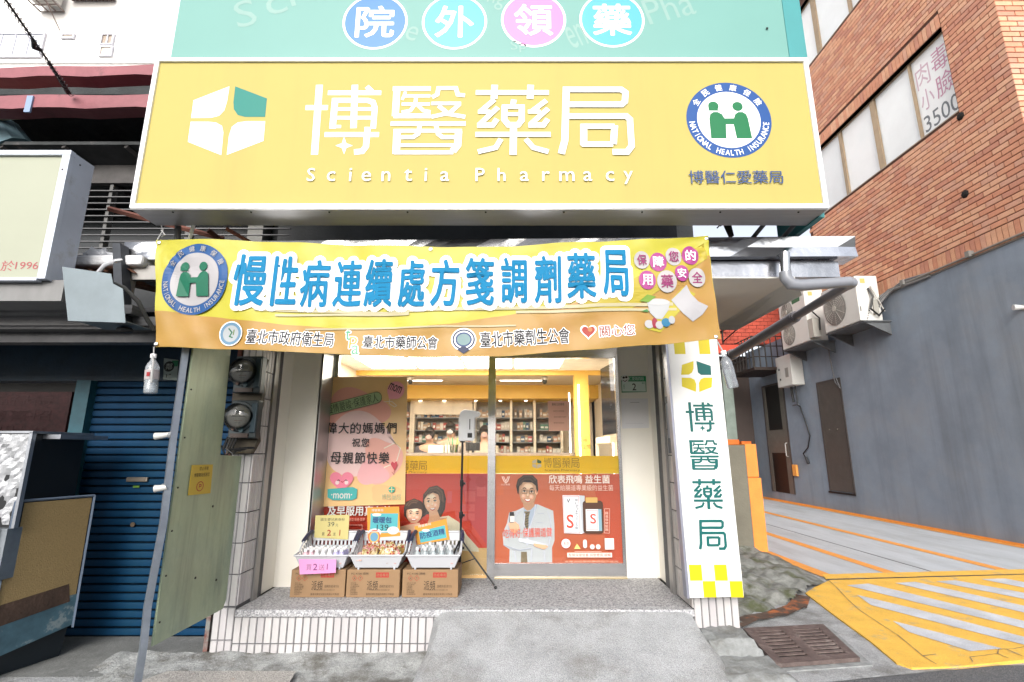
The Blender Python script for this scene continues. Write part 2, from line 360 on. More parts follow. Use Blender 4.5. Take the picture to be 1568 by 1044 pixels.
# ================================================================ GROUND
concrete = M('concrete', (.40,.41,.42), .85, var=.24, scale=5, bump=.9, bscale=90, col2=(.20,.20,.19), k2=(.48,.7), s2=2.6, grit=.28)
conc_light = M('concrete_light', (.58,.60,.64), .85, var=.16, scale=3.5, bump=.35, bscale=110, col2=(.32,.34,.35), k2=(.52,.8), s2=1.4, grit=.25)
conc_dark = M('concrete_dark', (.16,.165,.15), .8, var=.35, scale=7, bump=.8, bscale=25, col2=(.09,.085,.07), k2=(.45,.6), s2=4)
asphalt = speckle('asphalt', (.10,.105,.11), (.05,.05,.055), (.26,.26,.27), 260, .5)
yellow_paint = M('yellow_paint', (.88,.52,.085), .6, var=.10, scale=5, bump=.5, bscale=120, col2=(.47,.40,.28), k2=(.56,.70), s2=4.5, grit=.14)
orange_paint = M('orange_paint', (.85,.36,.075), .6, var=.1, scale=7, bump=.15, bscale=100, col2=(.5,.33,.18), k2=(.57,.74), s2=7, grit=.12)
black_hole = M('dark_void', (.008,.008,.008), .9)
def sheet(ps, z, name, m, sub=0, kind='structure', parent=None):
    b = MB(); b.add([(x, y, z) for x, y in ps], [tuple(range(len(ps)))]); return b.build(name, m, parent=parent, kind=kind if not parent else None)
g = MB(); g.box(-90, 90, -60, 90, -.5, 0); struct(g, 'ground', M('far_ground', (.3,.3,.3), .9, var=.2, scale=1))
sheet([(-40,-10),(40,-10),(40,3.62),(3.3,3.80),(2.6,3.66),(1.9,3.52),(1.2,3.42),(-1,3.3),(-40,3.3)], .004, 'road', asphalt)
# pavement: bumpy concrete apron between shop and road
def rough_patch(x0, x1, y0, y1, nx, ny, zf, name, m, kind='structure', holes=None):
    b = MB(); vs = []; idx = {}
    for j in range(ny+1):
        for i in range(nx+1):
            x = x0+(x1-x0)*i/nx; y = y0+(y1-y0)*j/ny; idx[i, j] = len(vs); vs.append((x, y, zf(x, y)))
    fs = [(idx[i,j], idx[i+1,j], idx[i+1,j+1], idx[i,j+1]) for j in range(ny) for i in range(nx) if not (holes and holes((x0+(x1-x0)*(i+.5)/nx), (y0+(y1-y0)*(j+.5)/ny)))]
    b.add(vs, fs); return b.build(name, m, smooth=True, kind=kind)
def nz(x, y, s=1.): return (math.sin(x*3.1*s+1.3)*math.cos(y*4.3*s+.7)+.5*math.sin(x*7.7*s+y*5.1*s)+.3*math.sin(x*15*s-y*11*s+2))/1.8
sheet([(-7,3.3),(-1,3.3),(1.2,3.42),(1.9,3.52),(2.6,3.66),(3.3,3.8),(4,6.2),(4,9),(1.5,9),(1.5,4.3),(-7,4.3)], .008, 'pavement', concrete)
rough_patch(-2.75, -.5, 3.3, 3.93, 90, 30, lambda x, y: .012+.028*max(0, (y-3.55)/.38)*(1+.5*nz(x, y, 3))+.006*nz(x, y, 4), 'pavement', M('concrete_patchy', (.36,.37,.37), .85, var=.35, scale=9, bump=.9, bscale=50, col2=(.16,.155,.14), k2=(.48,.62), s2=3.2, grit=.3))
b = MB()                                                           # sunken chequer plate strip at the left
b.add([(-2.35,3.38,.03),(-1.35,3.38,.03),(-1.38,3.60,.045),(-2.2,3.60,.045)], [(0,1,2,3)])
struct(b, 'pavement', M('chequer_concrete', (.42,.40,.38), .8, var=.3, scale=60, bump=1.5, bscale=110, col2=(.35,.15,.07), k2=(.6,.75), s2=3))
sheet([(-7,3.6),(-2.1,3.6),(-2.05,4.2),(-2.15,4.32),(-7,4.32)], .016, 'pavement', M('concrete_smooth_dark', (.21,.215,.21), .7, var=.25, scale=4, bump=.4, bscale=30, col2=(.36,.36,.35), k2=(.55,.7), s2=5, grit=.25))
# alley floor + its painted lines
sheet([(3.55,6.12),(7.7,6.75),(7.7,16.2),(3.1,16.2),(3.55,8)], .012, 'alley_floor', M('alley_concrete', (.50,.53,.56), .8, var=.1, scale=1.5, bump=.3, bscale=100, col2=(.36,.38,.39), k2=(.48,.75), s2=.8, stretch=(3,.6,1), grit=.18))
for i, (p0, p1, w) in enumerate([((3.62,6.2),(3.5,16),.17), ((4.46,6.3),(4.40,16),.15), ((5.93,6.4),(5.93,16),.16), ((7.61,6.7),(7.61,16),.15)]):
    sheet([(p0[0]-w/2,p0[1]),(p0[0]+w/2,p0[1]),(p1[0]+w/2,p1[1]),(p1[0]-w/2,p1[1])], .016, 'painted_line', orange_paint)
b = MB(); b.box(4.99, 5.0, 6.3, 16, .012, .0165); struct(b, 'floor_joint', M('joint_dark', (.12,.12,.12), .9))
sheet([(3.50,6.06),(5.93,6.30),(9,6.62),(9,6.86),(5.93,6.53),(3.60,6.30)], .020, 'painted_line', yellow_paint)
# yellow cross-hatched apron (a shallow slab with a broken outer kerb)
b = MB(); ring = [(3.527,6.032),(3.20,5.75),(2.955,5.508),(2.80,4.75),(2.70,4.2),(2.60,3.80),(2.64,3.716),(2.95,3.74),(3.505,3.845),(5.5,4.2),(9,5.0),(9,6.60)]
b.prism([(x, y, -.02) for x, y in ring], (0,0,.04)); struct(b, 'apron_slab', yellow_paint)
gaps = [[(3.556,5.792),(3.836,5.862),(4.001,5.446),(4.297,4.644),(4.40,4.36),(4.22,4.20),(4.119,4.465),(3.806,5.196)],
        [(3.421,5.426),(3.642,4.986),(3.931,4.275),(4.02,4.05),(3.87,3.97),(3.771,4.113),(3.468,4.763),(3.323,5.089)],
        [(3.198,4.644),(3.542,4.037),(3.271,3.985),(3.13,4.374)],
        [(4.138,5.886),(4.40,5.94),(4.72,5.071),(4.95,4.5),(4.76,4.4),(4.522,4.872)],
        [(4.637,5.958),(4.893,6.007),(5.153,5.508),(5.5,4.75),(5.3,4.7),(4.937,5.29)],
        [(5.221,6.047),(5.511,6.083),(5.7,5.6),(5.9,5.0),(5.7,4.9),(5.345,5.701)]]
for q in gaps: sheet(q, .024, 'bare_concrete', conc_light)
b = MB()                                                            # cracks in the apron: thin dark seams
def seam(b, ps, w, z):
    for p, q in zip(ps, ps[1:]):
        d = Vector((q[0]-p[0], q[1]-p[1])).normalized()*w; b.add([(p[0]-d.y, p[1]+d.x, z),(q[0]-d.y*.6, q[1]+d.x*.6, z),(q[0]+d.y*.6, q[1]-d.x*.6, z),(p[0]+d.y, p[1]-d.x, z)], [(0,1,2,3)])
seam(b, [(3.5,6.045),(4.6,6.155),(5.93,6.292),(9,6.61)], .012, .0255)
seam(b, [(3.50,6.03),(3.40,5.72),(3.22,5.25),(3.12,4.95),(3.05,4.62),(2.99,4.31),(2.90,4.02),(2.86,3.90),(2.84,3.76)], .0032, .0255)
seam(b, [(2.86,3.90),(2.98,3.93)], .004, .0255); seam(b, [(3.12,3.80),(3.17,3.88),(3.3,3.91),(3.42,3.94),(3.50,4.02),(3.62,4.03),(3.9,4.12)], .0028, .0255); seam(b, [(3.42,3.94),(3.42,3.86)], .004, .0255); seam(b, [(3.56,4.02),(3.55,3.9)], .004, .0255)
struct(b, 'floor_joint', MATS['joint_dark'])
# mossy gutter corner between shop side and alley
moss = M('mossy_concrete', (.21,.215,.20), .75, var=.5, scale=8, bump=1.2, bscale=18, col2=(.085,.095,.045), k2=(.48,.62), s2=3.3)
def zm(x, y):
    d = abs((y-4.75)-(x-2.0)*.62); z = .07+.05*nz(x, y, 2.2)
    z -= .085*math.exp(-(d/.13)**2)
    if y > 5.2: z += .10*min(1, (y-5.2)/.8)*max(0, 1-(x-1.6)/1.9)
    e = min(1, max(0, (3.45-x+ (y-6)*.2)/.35)); f = min(1, max(0, (y-4.42-(x-1.7)*.62*.5)/.2))
    return .006+max(0, z)*e*f
rough_patch(1.62, 3.55, 4.35, 7.6, 60, 90, zm, 'gutter_corner', moss, holes=lambda x, y: y < 4.6+(x-1.9)*.66-.02 or (x-3.5) > (6.0-y)*-.05 and y > 6 or (y < 6 and x > 2.95+(y-5.5)*1.1))
b = MB(); ch = [(1.80,4.52),(2.05,4.70),(2.3,4.80),(2.6,5.02),(2.86,5.36)]
for p, q in zip(ch, ch[1:]):
    b.add([(p[0]-.06,p[1]+.05,.034),(q[0]-.05,q[1]+.05,.034),(q[0]+.04,q[1]-.04,.034),(p[0]+.06,p[1]-.06,.034)], [(0,1,2,3)])
struct(b, 'gutter_channel', M('rusty_mud', (.085,.06,.045), .55, var=.5, scale=9, bump=.8, bscale=20, col2=(.42,.13,.04), k2=(.52,.62), s2=5))
b = MB(); b.hexa([(1.60,4.55,0),(1.78,4.55,0),(1.78,4.28,0),(1.60,4.28,0),(1.60,4.55,.0),(1.78,4.55,.0),(1.78,4.28,0),(1.60,4.28,0)]) if 0 else None
# ramp of poured concrete up to the step
b = MB(); n = 16; vs = []; fs = []
for j in range(n+1):
    t = j/n; y = 3.97-1.07*t; z = .316-.30*t
    for x, dz in ((-.60,-.28),(-.55,-.06),(-.50,-.012),(-.44,0),(1.20,0),(1.27,-.012),(1.31,-.06),(1.34,-.3)):
        xx = x+.02*math.sin(y*9+x)*(abs(dz) > .02); vs.append((xx-.02*t if x < 0 else xx-.02*t, y, max(-.01, z+dz+.004*nz(x, y, 2))))
for j in range(n):
    for i in range(7): fs.append((j*8+i, j*8+i+1, j*8+9+i, j*8+8+i))
b.add(vs, fs); b.build('ramp', M('ramp_concrete', (.41,.42,.435), .85, var=.16, scale=5, bump=.8, bscale=120, col2=(.22,.215,.20), k2=(.49,.72), s2=2.1, grit=.3), smooth=True, kind='structure')
b = MB()                                                            # rough concrete lumps beside the ramp
for (x0, x1, y0, y1, h, s) in ((1.30,1.66,3.62,3.93,.20,1),(1.24,1.74,3.28,3.66,.115,2)):
    nx, ny = 12, 10; vs = []
    for j in range(ny+1):
        for i in range(nx+1):
            u, v = i/nx, j/ny; e = min(1, 7*min(1-u, v))**.6
            vs.append((x0+(x1-x0)*u+.015*nz(v*3, s), y0+(y1-y0)*v+.015*nz(u*3, s), h*e*(1+.1*nz(u*2, v*2, s))-.01*(1-e)))
    b.add(vs, [(j*(nx+1)+i, j*(nx+1)+i+1, (j+1)*(nx+1)+i+1, (j+1)*(nx+1)+i) for j in range(ny) for i in range(nx)])
b.build('concrete_lump', M('concrete_lump', (.24,.25,.25), .85, var=.3, scale=9, bump=1, bscale=35, col2=(.15,.15,.14), k2=(.5,.65), s2=5), smooth=True, kind='structure')
# drain grate, cast iron, two rows of slots
t = thing('drain_grate', 'rusty brown cast iron drain grate with two rows of slots beside the ramp', 'drain grate', (2.12,4.1,.012))
c4 = [(1.745,3.71),(2.366,3.813),(2.53,4.50),(1.835,4.40)]
def gq(s, q): return tuple((c4[0][k]*(1-s)+c4[1][k]*s)*(1-q)+(c4[3][k]*(1-s)+c4[2][k]*s)*q for k in (0, 1))
iron = M('cast_iron', (.165,.125,.115), .6, .3, var=.35, scale=14, bump=.6, bscale=60, col2=(.30,.26,.24), k2=(.55,.75), s2=7)
def gquad(b, s0, s1, q0, q1, z0=.02, z1=.045):
    p = [gq(s0,q0), gq(s1,q0), gq(s1,q1), gq(s0,q1)]; b.hexa([(x,y,z0) for x,y in p]+[(x,y,z1) for x,y in p])
b = MB(); gquad(b, 0, .1, 0, 1); gquad(b, .9, 1, 0, 1); gquad(b, .1, .9, 0, .09); gquad(b, .1, .9, .91, 1); gquad(b, .44, .56, .09, .91); b.build('frame', iron, t)
for k in range(9):
    for s0, s1 in ((.1,.44),(.56,.9)):
        b = MB(); q = .09+.82*k/8.5; gquad(b, s0, s1, q+.008, q+.056, .036, .044); b.build('bar', iron, t)
b = MB(); gquad(b, .02, .98, .02, .98, .0165, .0185); b.build('pit_shade_plate', black_hole, t)  # black plate under the slots; its colour stands in for the pit's shade
b = MB(); b.prism([(x,y,.0) for x,y in [(1.70,3.66),(2.42,3.77),(2.60,4.54),(1.79,4.44)]], (0,0,.016)); b.build('surround', M('grate_mortar', (.28,.29,.29), .85, var=.3, scale=12, bump=1, bscale=30), t)

# ================================================================ PHARMACY: step, pillars, walls
terrazzo = speckle('terrazzo', (.38,.38,.395), (.10,.10,.12), (.70,.70,.72), 110, .25)
grout = M('dark_grout', (.115,.115,.12), .8, var=.2, scale=20)
tile_mats = [M('white_tile_%s' % n, c, .35, var=.07, scale=9, bump=.1, bscale=20, col2=(.33,.32,.30), k2=(.6,.8), s2=s) for n, c, s in (('a',(.50,.485,.49),6),('b',(.54,.52,.52),5),('c',(.47,.45,.46),8))]
tile_mesh = {}
def tile(parent, x, y, z, w, h, face, name='tile', mats=None, th=.008):
    """one glazed tile, its back at the given point; face 'f' looks to -y, 'r' to +x, 'l' to -x"""
    mats = mats or tile_mats; mm = random.choice(mats); key = (name, round(w, 3), round(h, 3), face, mm.name, th)
    if key not in tile_mesh:
        b = MB(); e = min(.003, w*.1, h*.1); o = []
        if face == 'f': o = [(0,0,0),(w,0,0),(w,0,h),(0,0,h),(e,-th,e),(w-e,-th,e),(w-e,-th,h-e),(e,-th,h-e)]
        else:
            s = 1 if face == 'r' else -1
            o = [(0,0,0),(0,w,0),(0,w,h),(0,0,h),(s*th,e,e),(s*th,w-e,e),(s*th,w-e,h-e),(s*th,e,h-e)]
        me = bpy.data.meshes.new(name); me.from_pydata(o, [], [(4,5,6,7),(0,1,5,4),(1,2,6,5),(2,3,7,6),(3,0,4,7)]); me.materials.append(mm)
        bm = bmesh.new(); bm.from_mesh(me); bmesh.ops.recalc_face_normals(bm, faces=bm.faces); bm.to_mesh(me); bm.free()
        tile_mesh[key] = me
    o = bpy.data.objects.new(name, tile_mesh[key]); COL.objects.link(o); o.parent = parent; o.location = (x, y, z); return o
PL = .314                                                          # platform height
sp = MB(); sp.box(-1.972, 1.30, 3.93, 4.95, 0, PL-.05); step = struct(sp, 'entrance_step', grout)
b = MB(); b.box(-1.972, 1.30, 3.915, 4.95, PL-.05, PL); b.build('top_slab', terrazzo, step, bevel=.01)
x = -1.970; k = 0
while x < -.50:
    tile(step, x, 3.930, .095, .048, .165, 'f'); tile(step, x, 3.930, .002, .048, .087, 'f'); x += .0545; k += 1
T = thing('pharmacy_building', 'pharmacy shop building with white tiled pillars framing a recessed glass entrance', 'building', (0,4.3,0))
cream = M('cream_wall', (.85,.82,.75), .7, var=.03, scale=2, bump=.05)
p = MB(); p.box(-2.13, -1.975, 3.932, 4.30, 0, 2.75); pil = p.build('pillar', grout, T, label='left white tiled pillar carrying the electricity meters')
for row in range(12):
    z0 = .005 if row == 0 else .335+(row-1)*.213
    h = .082 if row == 0 else .207
    if row == 0:
        for i in range(3): tile(pil, -2.125+i*.0505, 3.932-4.3, .02, .046, .09, 'f')
        for i in range(3): tile(pil, -2.125+i*.0505, 3.932-4.3, .117, .046, .205, 'f')
        continue
    for i in range(3): tile(pil, -2.125+i*.0505, 3.932-4.3, z0, .046, h, 'f')
    for i in range(4): tile(pil, -1.975, 3.935+i*.048-4.3, z0, .044, h, 'r')
for q in ((-1.99, -1.955, 4.132, 4.20, PL, 2.75), (1.275, 1.31, 4.30, 4.40, PL, 2.6)): p = MB(); p.box(*q); p.build('metal_trim', M('trim_grey', (.33,.32,.31), .4, .6, var=.1), T)
p = MB(); p.box(1.30, 1.62, 3.932, 4.60, 0, 2.75); pil2 = p.build('pillar', grout, T, label='right tiled pillar behind the vertical white sign')
grey_tiles = [M('grey_tile_%s' % n, c, .4, var=.08, scale=9, bump=.1, bscale=20) for n, c in (('a',(.47,.45,.43)),('b',(.52,.49,.47)),('c',(.43,.415,.40)))]
for row in range(12):
    z0 = .32+(row-1)*.213
    if row == 0:
        for i in range(6): tile(pil2, 1.302+i*.0535, 3.932-4.3, .19, .048, .225, 'f', mats=tile_mats)
        continue
    for i in range(6): tile(pil2, 1.30, 3.935+i*.059-4.3, z0, .054, .206, 'l', mats=grey_tiles)
    if row > 0:
        for i in range(6): tile(pil2, 1.302+i*.0535, 3.932-4.3, z0+.105, .048, .206, 'f', mats=tile_mats) if row < 2 else None
for q in ((-2.13, -1.72, 4.53, 4.60), (-2.02, -1.985, 4.20, 4.53), (1.02, 1.32, 4.835, 4.90), (1.32, 1.36, 4.40, 4.835)): p = MB(); p.box(*q, PL, 2.75); p.build('jamb_wall', cream, T)
p = MB(); p.box(-1.735, -1.715, 4.53, 4.86, PL, 2.42); p.build('door_reveal', M('reveal_steel', (.5,.5,.5), .42, .9, var=.08, scale=3), T)
dark_conc = M('dark_upper_wall', (.06,.062,.065), .9, var=.3, scale=2, bump=.4)
p = MB(); p.box(-2.3, 1.62, 4.62, 4.75, 2.76, 8.2); p.box(-2.3, 1.62, 4.75, 14, 8.0, 8.2); p.box(1.36, 1.62, 4.60, 4.9, 0, 2.76); p.build('upper_wall', dark_conc, T)
p = MB(); p.box(1.62, 1.78, 4.62, 14, 0, 8.2); p.box(-2.6, -2.45, 4.62, 14, 0, 8.2); p.box(-2.45, 1.62, 13.85, 14, 0, 8.0); p.build('side_wall', M('side_wall', (.25,.25,.24), .9, var=.25, scale=2, bump=.4), T)
p = MB(); p.box(-2.13, 1.02, 4.78, 4.90, 2.42, 2.75); p.build('door_header', steel(), T)
soff = M('soffit_panel', (.62,.60,.58), .6, var=.08, scale=1.2, bump=.1, bscale=3)
p = MB(); p.box(-2.35, 1.98, 3.36, 4.9, 2.60, 2.625)
p.hexa([(1.98,3.36,2.60),(2.10,3.5,2.52),(2.06,4.5,2.50),(1.98,4.9,2.60),(1.98,3.36,2.612),(2.10,3.5,2.532),(2.06,4.5,2.512),(1.98,4.9,2.612)]); p.build('soffit', soff, T)
p = MB()
for k in range(7): p.box(-2.2+k*.62, -2.15+k*.62, 3.45, 4.6, 2.68, 2.74)
p.build('canopy_beam', M('rusty_beam_dark', (.07,.05,.045), .8, var=.3, scale=8), T)

# interior room -----------------------------------------------------
intw = M('interior_cream', (.70,.62,.50), .6, var=.03); inty = M('interior_yellow', (.74,.46,.10), .5, var=.03); inbr = M('interior_wood', (.52,.43,.32), .5, var=.15, scale=3, stretch=(1,12,1))
R = thing('shop_interior', 'bright pharmacy interior with yellow bulkhead and ceiling light panels seen through the glass', 'shop interior', (0,7,0))
p = MB(); p.box(-2.45, 1.62, 4.95, 10.2, PL-.04, PL-.002); p.build('floor', M('shop_floor', (.45,.42,.38), .25), R)
p = MB(); p.box(-2.45, 1.62, 4.9, 7.7, 2.63, 2.75); p.build('ceiling', M('ceiling_white', (.75,.72,.66), .6), R)
p = MB(); p.box(-2.44, -2.40, 4.9, 9.6, PL, 2.63); p.box(1.56, 1.60, 4.9, 9.6, PL, 2.63); p.box(-2.4, 1.56, 9.9, 9.95, PL, 2.63); p.build('wall', intw, R)
p = MB(); p.box(-2.4, 1.56, 7.7, 7.78, 2.56, 2.75); p.box(-2.4, 1.56, 9.1, 9.14, 2.34, 2.60); p.box(-2.4, 1.56, 9.14, 9.9, 2.34, 2.36); p.box(.96, 1.17, 7.7, 7.9, PL, 2.56); p.build('bulkhead', inty, R)
p = MB(); p.box(-2.4, 1.56, 7.78, 9.1, 2.58, 2.60); p.build('wood_ceiling', inbr, R)
lampm = M('light_panel', (1,.94,.82),   .5, emit=11, var=0.)
for row, (y0, y1) in enumerate(((5.15,6.2),(6.34,7.45))):
    for i in range(5):
        p = MB(); x0 = -2.08-.71+.71*i+.71 if i < 4 else .79
        if i == 4: continue
        p.box(x0, x0+.645, y0, y1, 2.622, 2.629); p.build('light_panel', lampm, R)
ledm = M('led_strip', (1,.97,.92), .5, emit=5., var=0.)
for x0, x1 in ((-1.62,-.98),(-.0,.70)):
    p = MB(); p.box(x0-.2, x1-.2, 8.45, 8.49, 2.572, 2.579); p.build('led_strip', ledm, R)
for x in (-1.72, -1.27, -.68, -.22, .26):
    p = MB(); p.lathe((x, 9.5, 2.333), [(.03,0),(.03,.006)], ledm, 10); p.build('downlight', None, R)
for x, y, z0, z1 in ((.93,8.3,1.0,2.35),(.995,7.6,1.0,2.40)):
    p = MB(); p.box(x, x+.02, y, y+.02, z0, z1); p.build('led_strip', ledm, R)
p = MB(); p.box(1.25, 1.265, 6.4, 6.42, 1.0, 1.52); p.build('led_strip', ledm, R)
p = MB(); p.box(1.47, 1.485, 6.4, 6.42, 1.0, 1.60); p.build('led_strip', ledm, R)
p = MB(); p.box(1.20, 1.55, 6.3, 7.4, 1.52, 1.60); p.box(1.20, 1.55, 6.3, 7.4, 1.0, 1.03); p.box(1.20, 1.24, 7.36, 7.4, 1.0, 1.6); p.build('display_cabinet', intw, R)
# back shelving with its medicine boxes
SH = thing('medicine_shelving', 'grey back shelving in pale frames filled with medicine boxes', 'shelving', (0,9.5,PL))
p = MB(); shm = M('shelf_grey', (.22,.22,.22), .5); frm = M('shelf_frame', (.75,.67,.54), .5)
p.box(-2.38, .92, 9.82, 9.86, PL, 2.34); p.build('back_panel', M('shelf_back', (.36,.34,.31), .6), SH)
rows = [1.36, 1.58, 1.80, 2.03]
for z in rows: p = MB(); p.box(-2.38, .92, 9.52, 9.82, z-.018, z, ); p.build('shelf', shm, SH)
for x in (-2.40, -1.90, -1.86, -.72, -.04, .40, .90): p = MB(); p.box(x, x+.045, 9.49, 9.85, PL, 2.34); p.build('upright', frm, SH)
p = MB(); p.box(-1.82, -.74, 9.50, 9.54, 2.08, 2.34); p.build('pelmet', frm, SH)
box_cols = ['C9A98C','D8CFC4','B9554D','E2D9CC','5E8C7A','D9A58E','C86B6B','EDE6DA','A58868','3F5F7E']
bmesh_v = []
for c in box_cols:
    for (w, h, d) in ((.045,.15,.08),(.075,.10,.08),(.055,.13,.08)):
        me = MB(); me.box(-w/2, w/2, -d/2, d/2, 0, h, P(c, .6)); me.box(-w/2+.008, w/2-.008, -d/2-.001, -d/2, h*.3, h*.62, P('F2EEE6', .6)); bmesh_v.append((me, w, h))
protos = []
for z in rows:
    x = -2.33
    while x < .86:
        if any(abs(x-u) < .05 for u in (-1.88, -.70, -.02, .42)): x += .07; continue
        if random.random() < .05: x += random.uniform(.02, .06); continue
        k = random.randrange(len(bmesh_v)) if x > -1.9 else random.choice([6,7,8,15,16,17,18,19,20])
        if z > 1.9 and random.random() < .5: k = random.choice([0,1,2,3,4,5])
        me, w, h = bmesh_v[k]
        if isinstance(me, MB):
            o = me.build('medicine_box'); tag(o, 'small medicine carton standing in the rows on the back shelves behind the glass', 'carton', 'medicine cartons on the back shelves'); bmesh_v[k] = (o, w, h); protos.append(o)
        else: o = me.copy(); COL.objects.link(o)
        o.location = (x+w/2, 9.60+random.uniform(0, .03), z+.001); x += w+random.uniform(.002, .008)
# counter, monitor, pens, folders
C_ = thing('shop_counter', 'cream service counter inside the pharmacy behind the glass', 'counter', (0,8.1,PL))
p = MB(); p.box(-2.0, .9, 7.85, 8.3, PL, 1.36); p.build('front_panel', intw, C_); p = MB(); p.box(-2.05, .95, 7.8, 8.35, 1.36, 1.39); p.build('top', M('counter_top', (.2,.17,.15), .3), C_)
t = thing('monitor', 'black monitor standing on the counter beside the standing pharmacist', 'monitor', (-.60,8.1,1.39)); p = MB(); p.box(-.72, -.50, 8.06, 8.09, 1.42, 1.54); p.build('screen', P('15161A'), t); p = MB(); p.box(-.63, -.59, 8.07, 8.1, 1.392, 1.43); p.build('stand', P('15161A'), t)
t = thing('straw_holder', 'clear holder of green and yellow toothbrushes on the counter beside the hand sanitizer', 'holder', (-.90,7.95,1.39))
p = MB(); p.lathe((-.90,7.95,1.392), [(.06,0),(.075,.12)], glass('clear_plastic', (.85,.9,.88)), 12); p.build('cup', None, t)
for k in range(14):
    q = k*.9; p = MB(); p.tube([(-.90+.04*math.cos(q), 7.95+.03*math.sin(q), 1.395), (-.90+.10*math.cos(q), 7.95+.06*math.sin(q), 1.62)], .006, P(('4FA36B','D9C24A','3C8A7A')[k % 3]), 5); p.build('toothbrush', None, t)
o = MB(); o.box(-1.28, -1.05, 7.9, 8.1, 1.392, 1.50); tag(o.build('folder', P('D7DCCB')), 'pale green document tray on the counter in front of the bent pharmacist', 'tray')
o = MB()
for k in range(3): o.box(-1.03+k*.045, -.995+k*.045, 7.9, 8.05, 1.392, 1.51)
tag(o.build('binders', P('C9C3B4')), 'three pale upright binders on the counter beside the document tray', 'binders')
# CCTV domes
for x, lab in ((-1.62, 'small white security camera under the ceiling near the mother poster'), (.52, 'small white security camera under the ceiling near the yellow column')):
    t = thing('security_camera', lab, 'camera', (x,8.0,2.50)); p = MB(); p.lathe((x,8.0,2.52), [(.05,0),(.05,.05)], P('E6E2DA'), 12); p.build('mount', None, t)
    p = MB(); p.ball((x,8.0,2.50), .04, .04, .045, P('22242A'), 10, 6); p.build('lens', None, t, smooth=True)
# large dark screen hung inside at the right
t = thing('wall_screen', 'large dark screen hanging inside at the right end of the shop', 'screen', (1.40,6.2,2.0))
p = MB(); p.hexa([(1.22,6.9,1.62),(1.26,6.9,1.62),(1.50,5.5,1.66),(1.46,5.5,1.66),(1.22,6.9,2.52),(1.26,6.9,2.52),(1.50,5.5,2.56),(1.46,5.5,2.56)]); p.build('panel', M('screen_black', (.012,.013,.016), .12, var=0), t)
p = MB(); p.tube([(1.42,6.2,2.5),(1.42,6.2,2.64)], .015); p.build('hanger', P('444444'), t)

# people behind the counter: skinned figures
def person(name, label, base, joints, edges, radii, coat_j, mats, head, hair, face=-1):
    t = thing(name, label, 'person', base)
    def skin(nm, js, es, rs, m):
        me = bpy.data.meshes.new(nm); ids = sorted({i for e in es for i in e}); mp = {i: k for k, i in enumerate(ids)}
        me.from_pydata([js[i] for i in ids], [(mp[a], mp[b]) for a, b in es], []); me.materials.append(m)
        bm = bmesh.new(); bm.from_mesh(me); ly = bm.verts.layers.skin.verify(); bm.verts.ensure_lookup_table()
        for i in ids: bm.verts[mp[i]][ly].radius = (rs[i], rs[i])
        bm.verts[0][ly].use_root = True; bm.to_mesh(me); bm.free()
        o = bpy.data.objects.new(nm, me); COL.objects.link(o); o.parent = t
        o.modifiers.new('skin', 'SKIN').use_smooth_shade = True; sb = o.modifiers.new('sub', 'SUBSURF'); sb.levels = 1; sb.render_levels = 1
        return o
    skin('body', joints, edges, radii, mats[0])
    ce = [e for e in edges if e[0] in coat_j and e[1] in coat_j]
    skin('coat', joints, ce, [r*1.22+.012 for r in radii], mats[1])
    hb = MB(); hx, hy, hz = head; hb._ball((hx, hy+.012, hz+.028), .088, .105, .112, mats[2], 16, 10)
    for k in range(len(hb.v)):                                      # hair keeps clear of the face
        v = hb.v[k]
        if (v[1]-hy)*face > .035 and v[2] < hz+.05: hb.v[k] = (v[0], hy+face*.03, v[2])
    if hair == 'bun': hb._ball((hx, hy-face*.12, hz+.02), .045, .045, .05, mats[2], 10, 6)
    hb.build('hair', None, t, smooth=True, world=False)
    fb = MB()
    for s in (-1, 1): fb._ball((hx+s*.03, hy+face*.083, hz+.012), .011, .006, .007, P('1D1512'), 8, 5)
    fb.build('eyes', None, t, world=False)
    mb_ = MB(); mb_._ball((hx, hy+face*.072, hz-.045), .055, .035, .042, mats[3], 12, 8); mb_.build('face_mask', None, t, smooth=True, world=False)
    return t
skinm = M('skin', (.55,.34,.24), .55, var=.05)
J = [(0,0,.95),(0,0,1.15),(0,-.01,1.35),(0,0,1.46),(0,-.01,1.55),(0,-.02,1.66),(-.19,0,1.36),(-.25,-.05,1.10),(-.16,-.25,1.05),(.19,0,1.36),(.25,-.05,1.10),(.15,-.26,1.07),(-.1,0,.5),(-.1,0,.06),(.1,0,.5),(.1,0,.06)]
E_ = [(0,1),(1,2),(2,3),(3,4),(4,5),(2,6),(6,7),(7,8),(2,9),(9,10),(10,11),(0,12),(12,13),(0,14),(14,15)]
RR = [.13,.12,.13,.055,.08,.075,.06,.045,.035,.06,.045,.035,.07,.05,.07,.05]
coatj = {0,1,2,6,7,8,9,10,11}
coatm = M('cream_coat', (.42,.36,.28), .7); coatp = M('pale_coat', (.38,.31,.26), .7); hairm = M('black_hair', (.02,.016,.014), .45, var=.2, scale=60)
sc = lambda js, k, dz=0: [(x*k, y*k, z*k+dz) for x, y, z in js]
person('person', 'pharmacist in a cream coat standing behind the counter with dark hair tied back', (-.47,8.75,PL-.22), J, E_, RR, coatj, [skinm, coatm, hairm, M('mask_pink', (.42,.27,.24), .8)], (0,-.02,1.62), 'bun')
J2 = [(x, y-.25*max(0, z-1.0), z-.10*max(0, z-1.0)) for x, y, z in J]
person('person', 'pharmacist bending her dark haired head over the counter behind the dispenser', (-1.03,8.75,PL-.10), J2, E_, RR, coatj, [skinm, coatp, hairm, M('mask_white', (.38,.36,.36), .8)], (0,-.19,1.55), 'short')
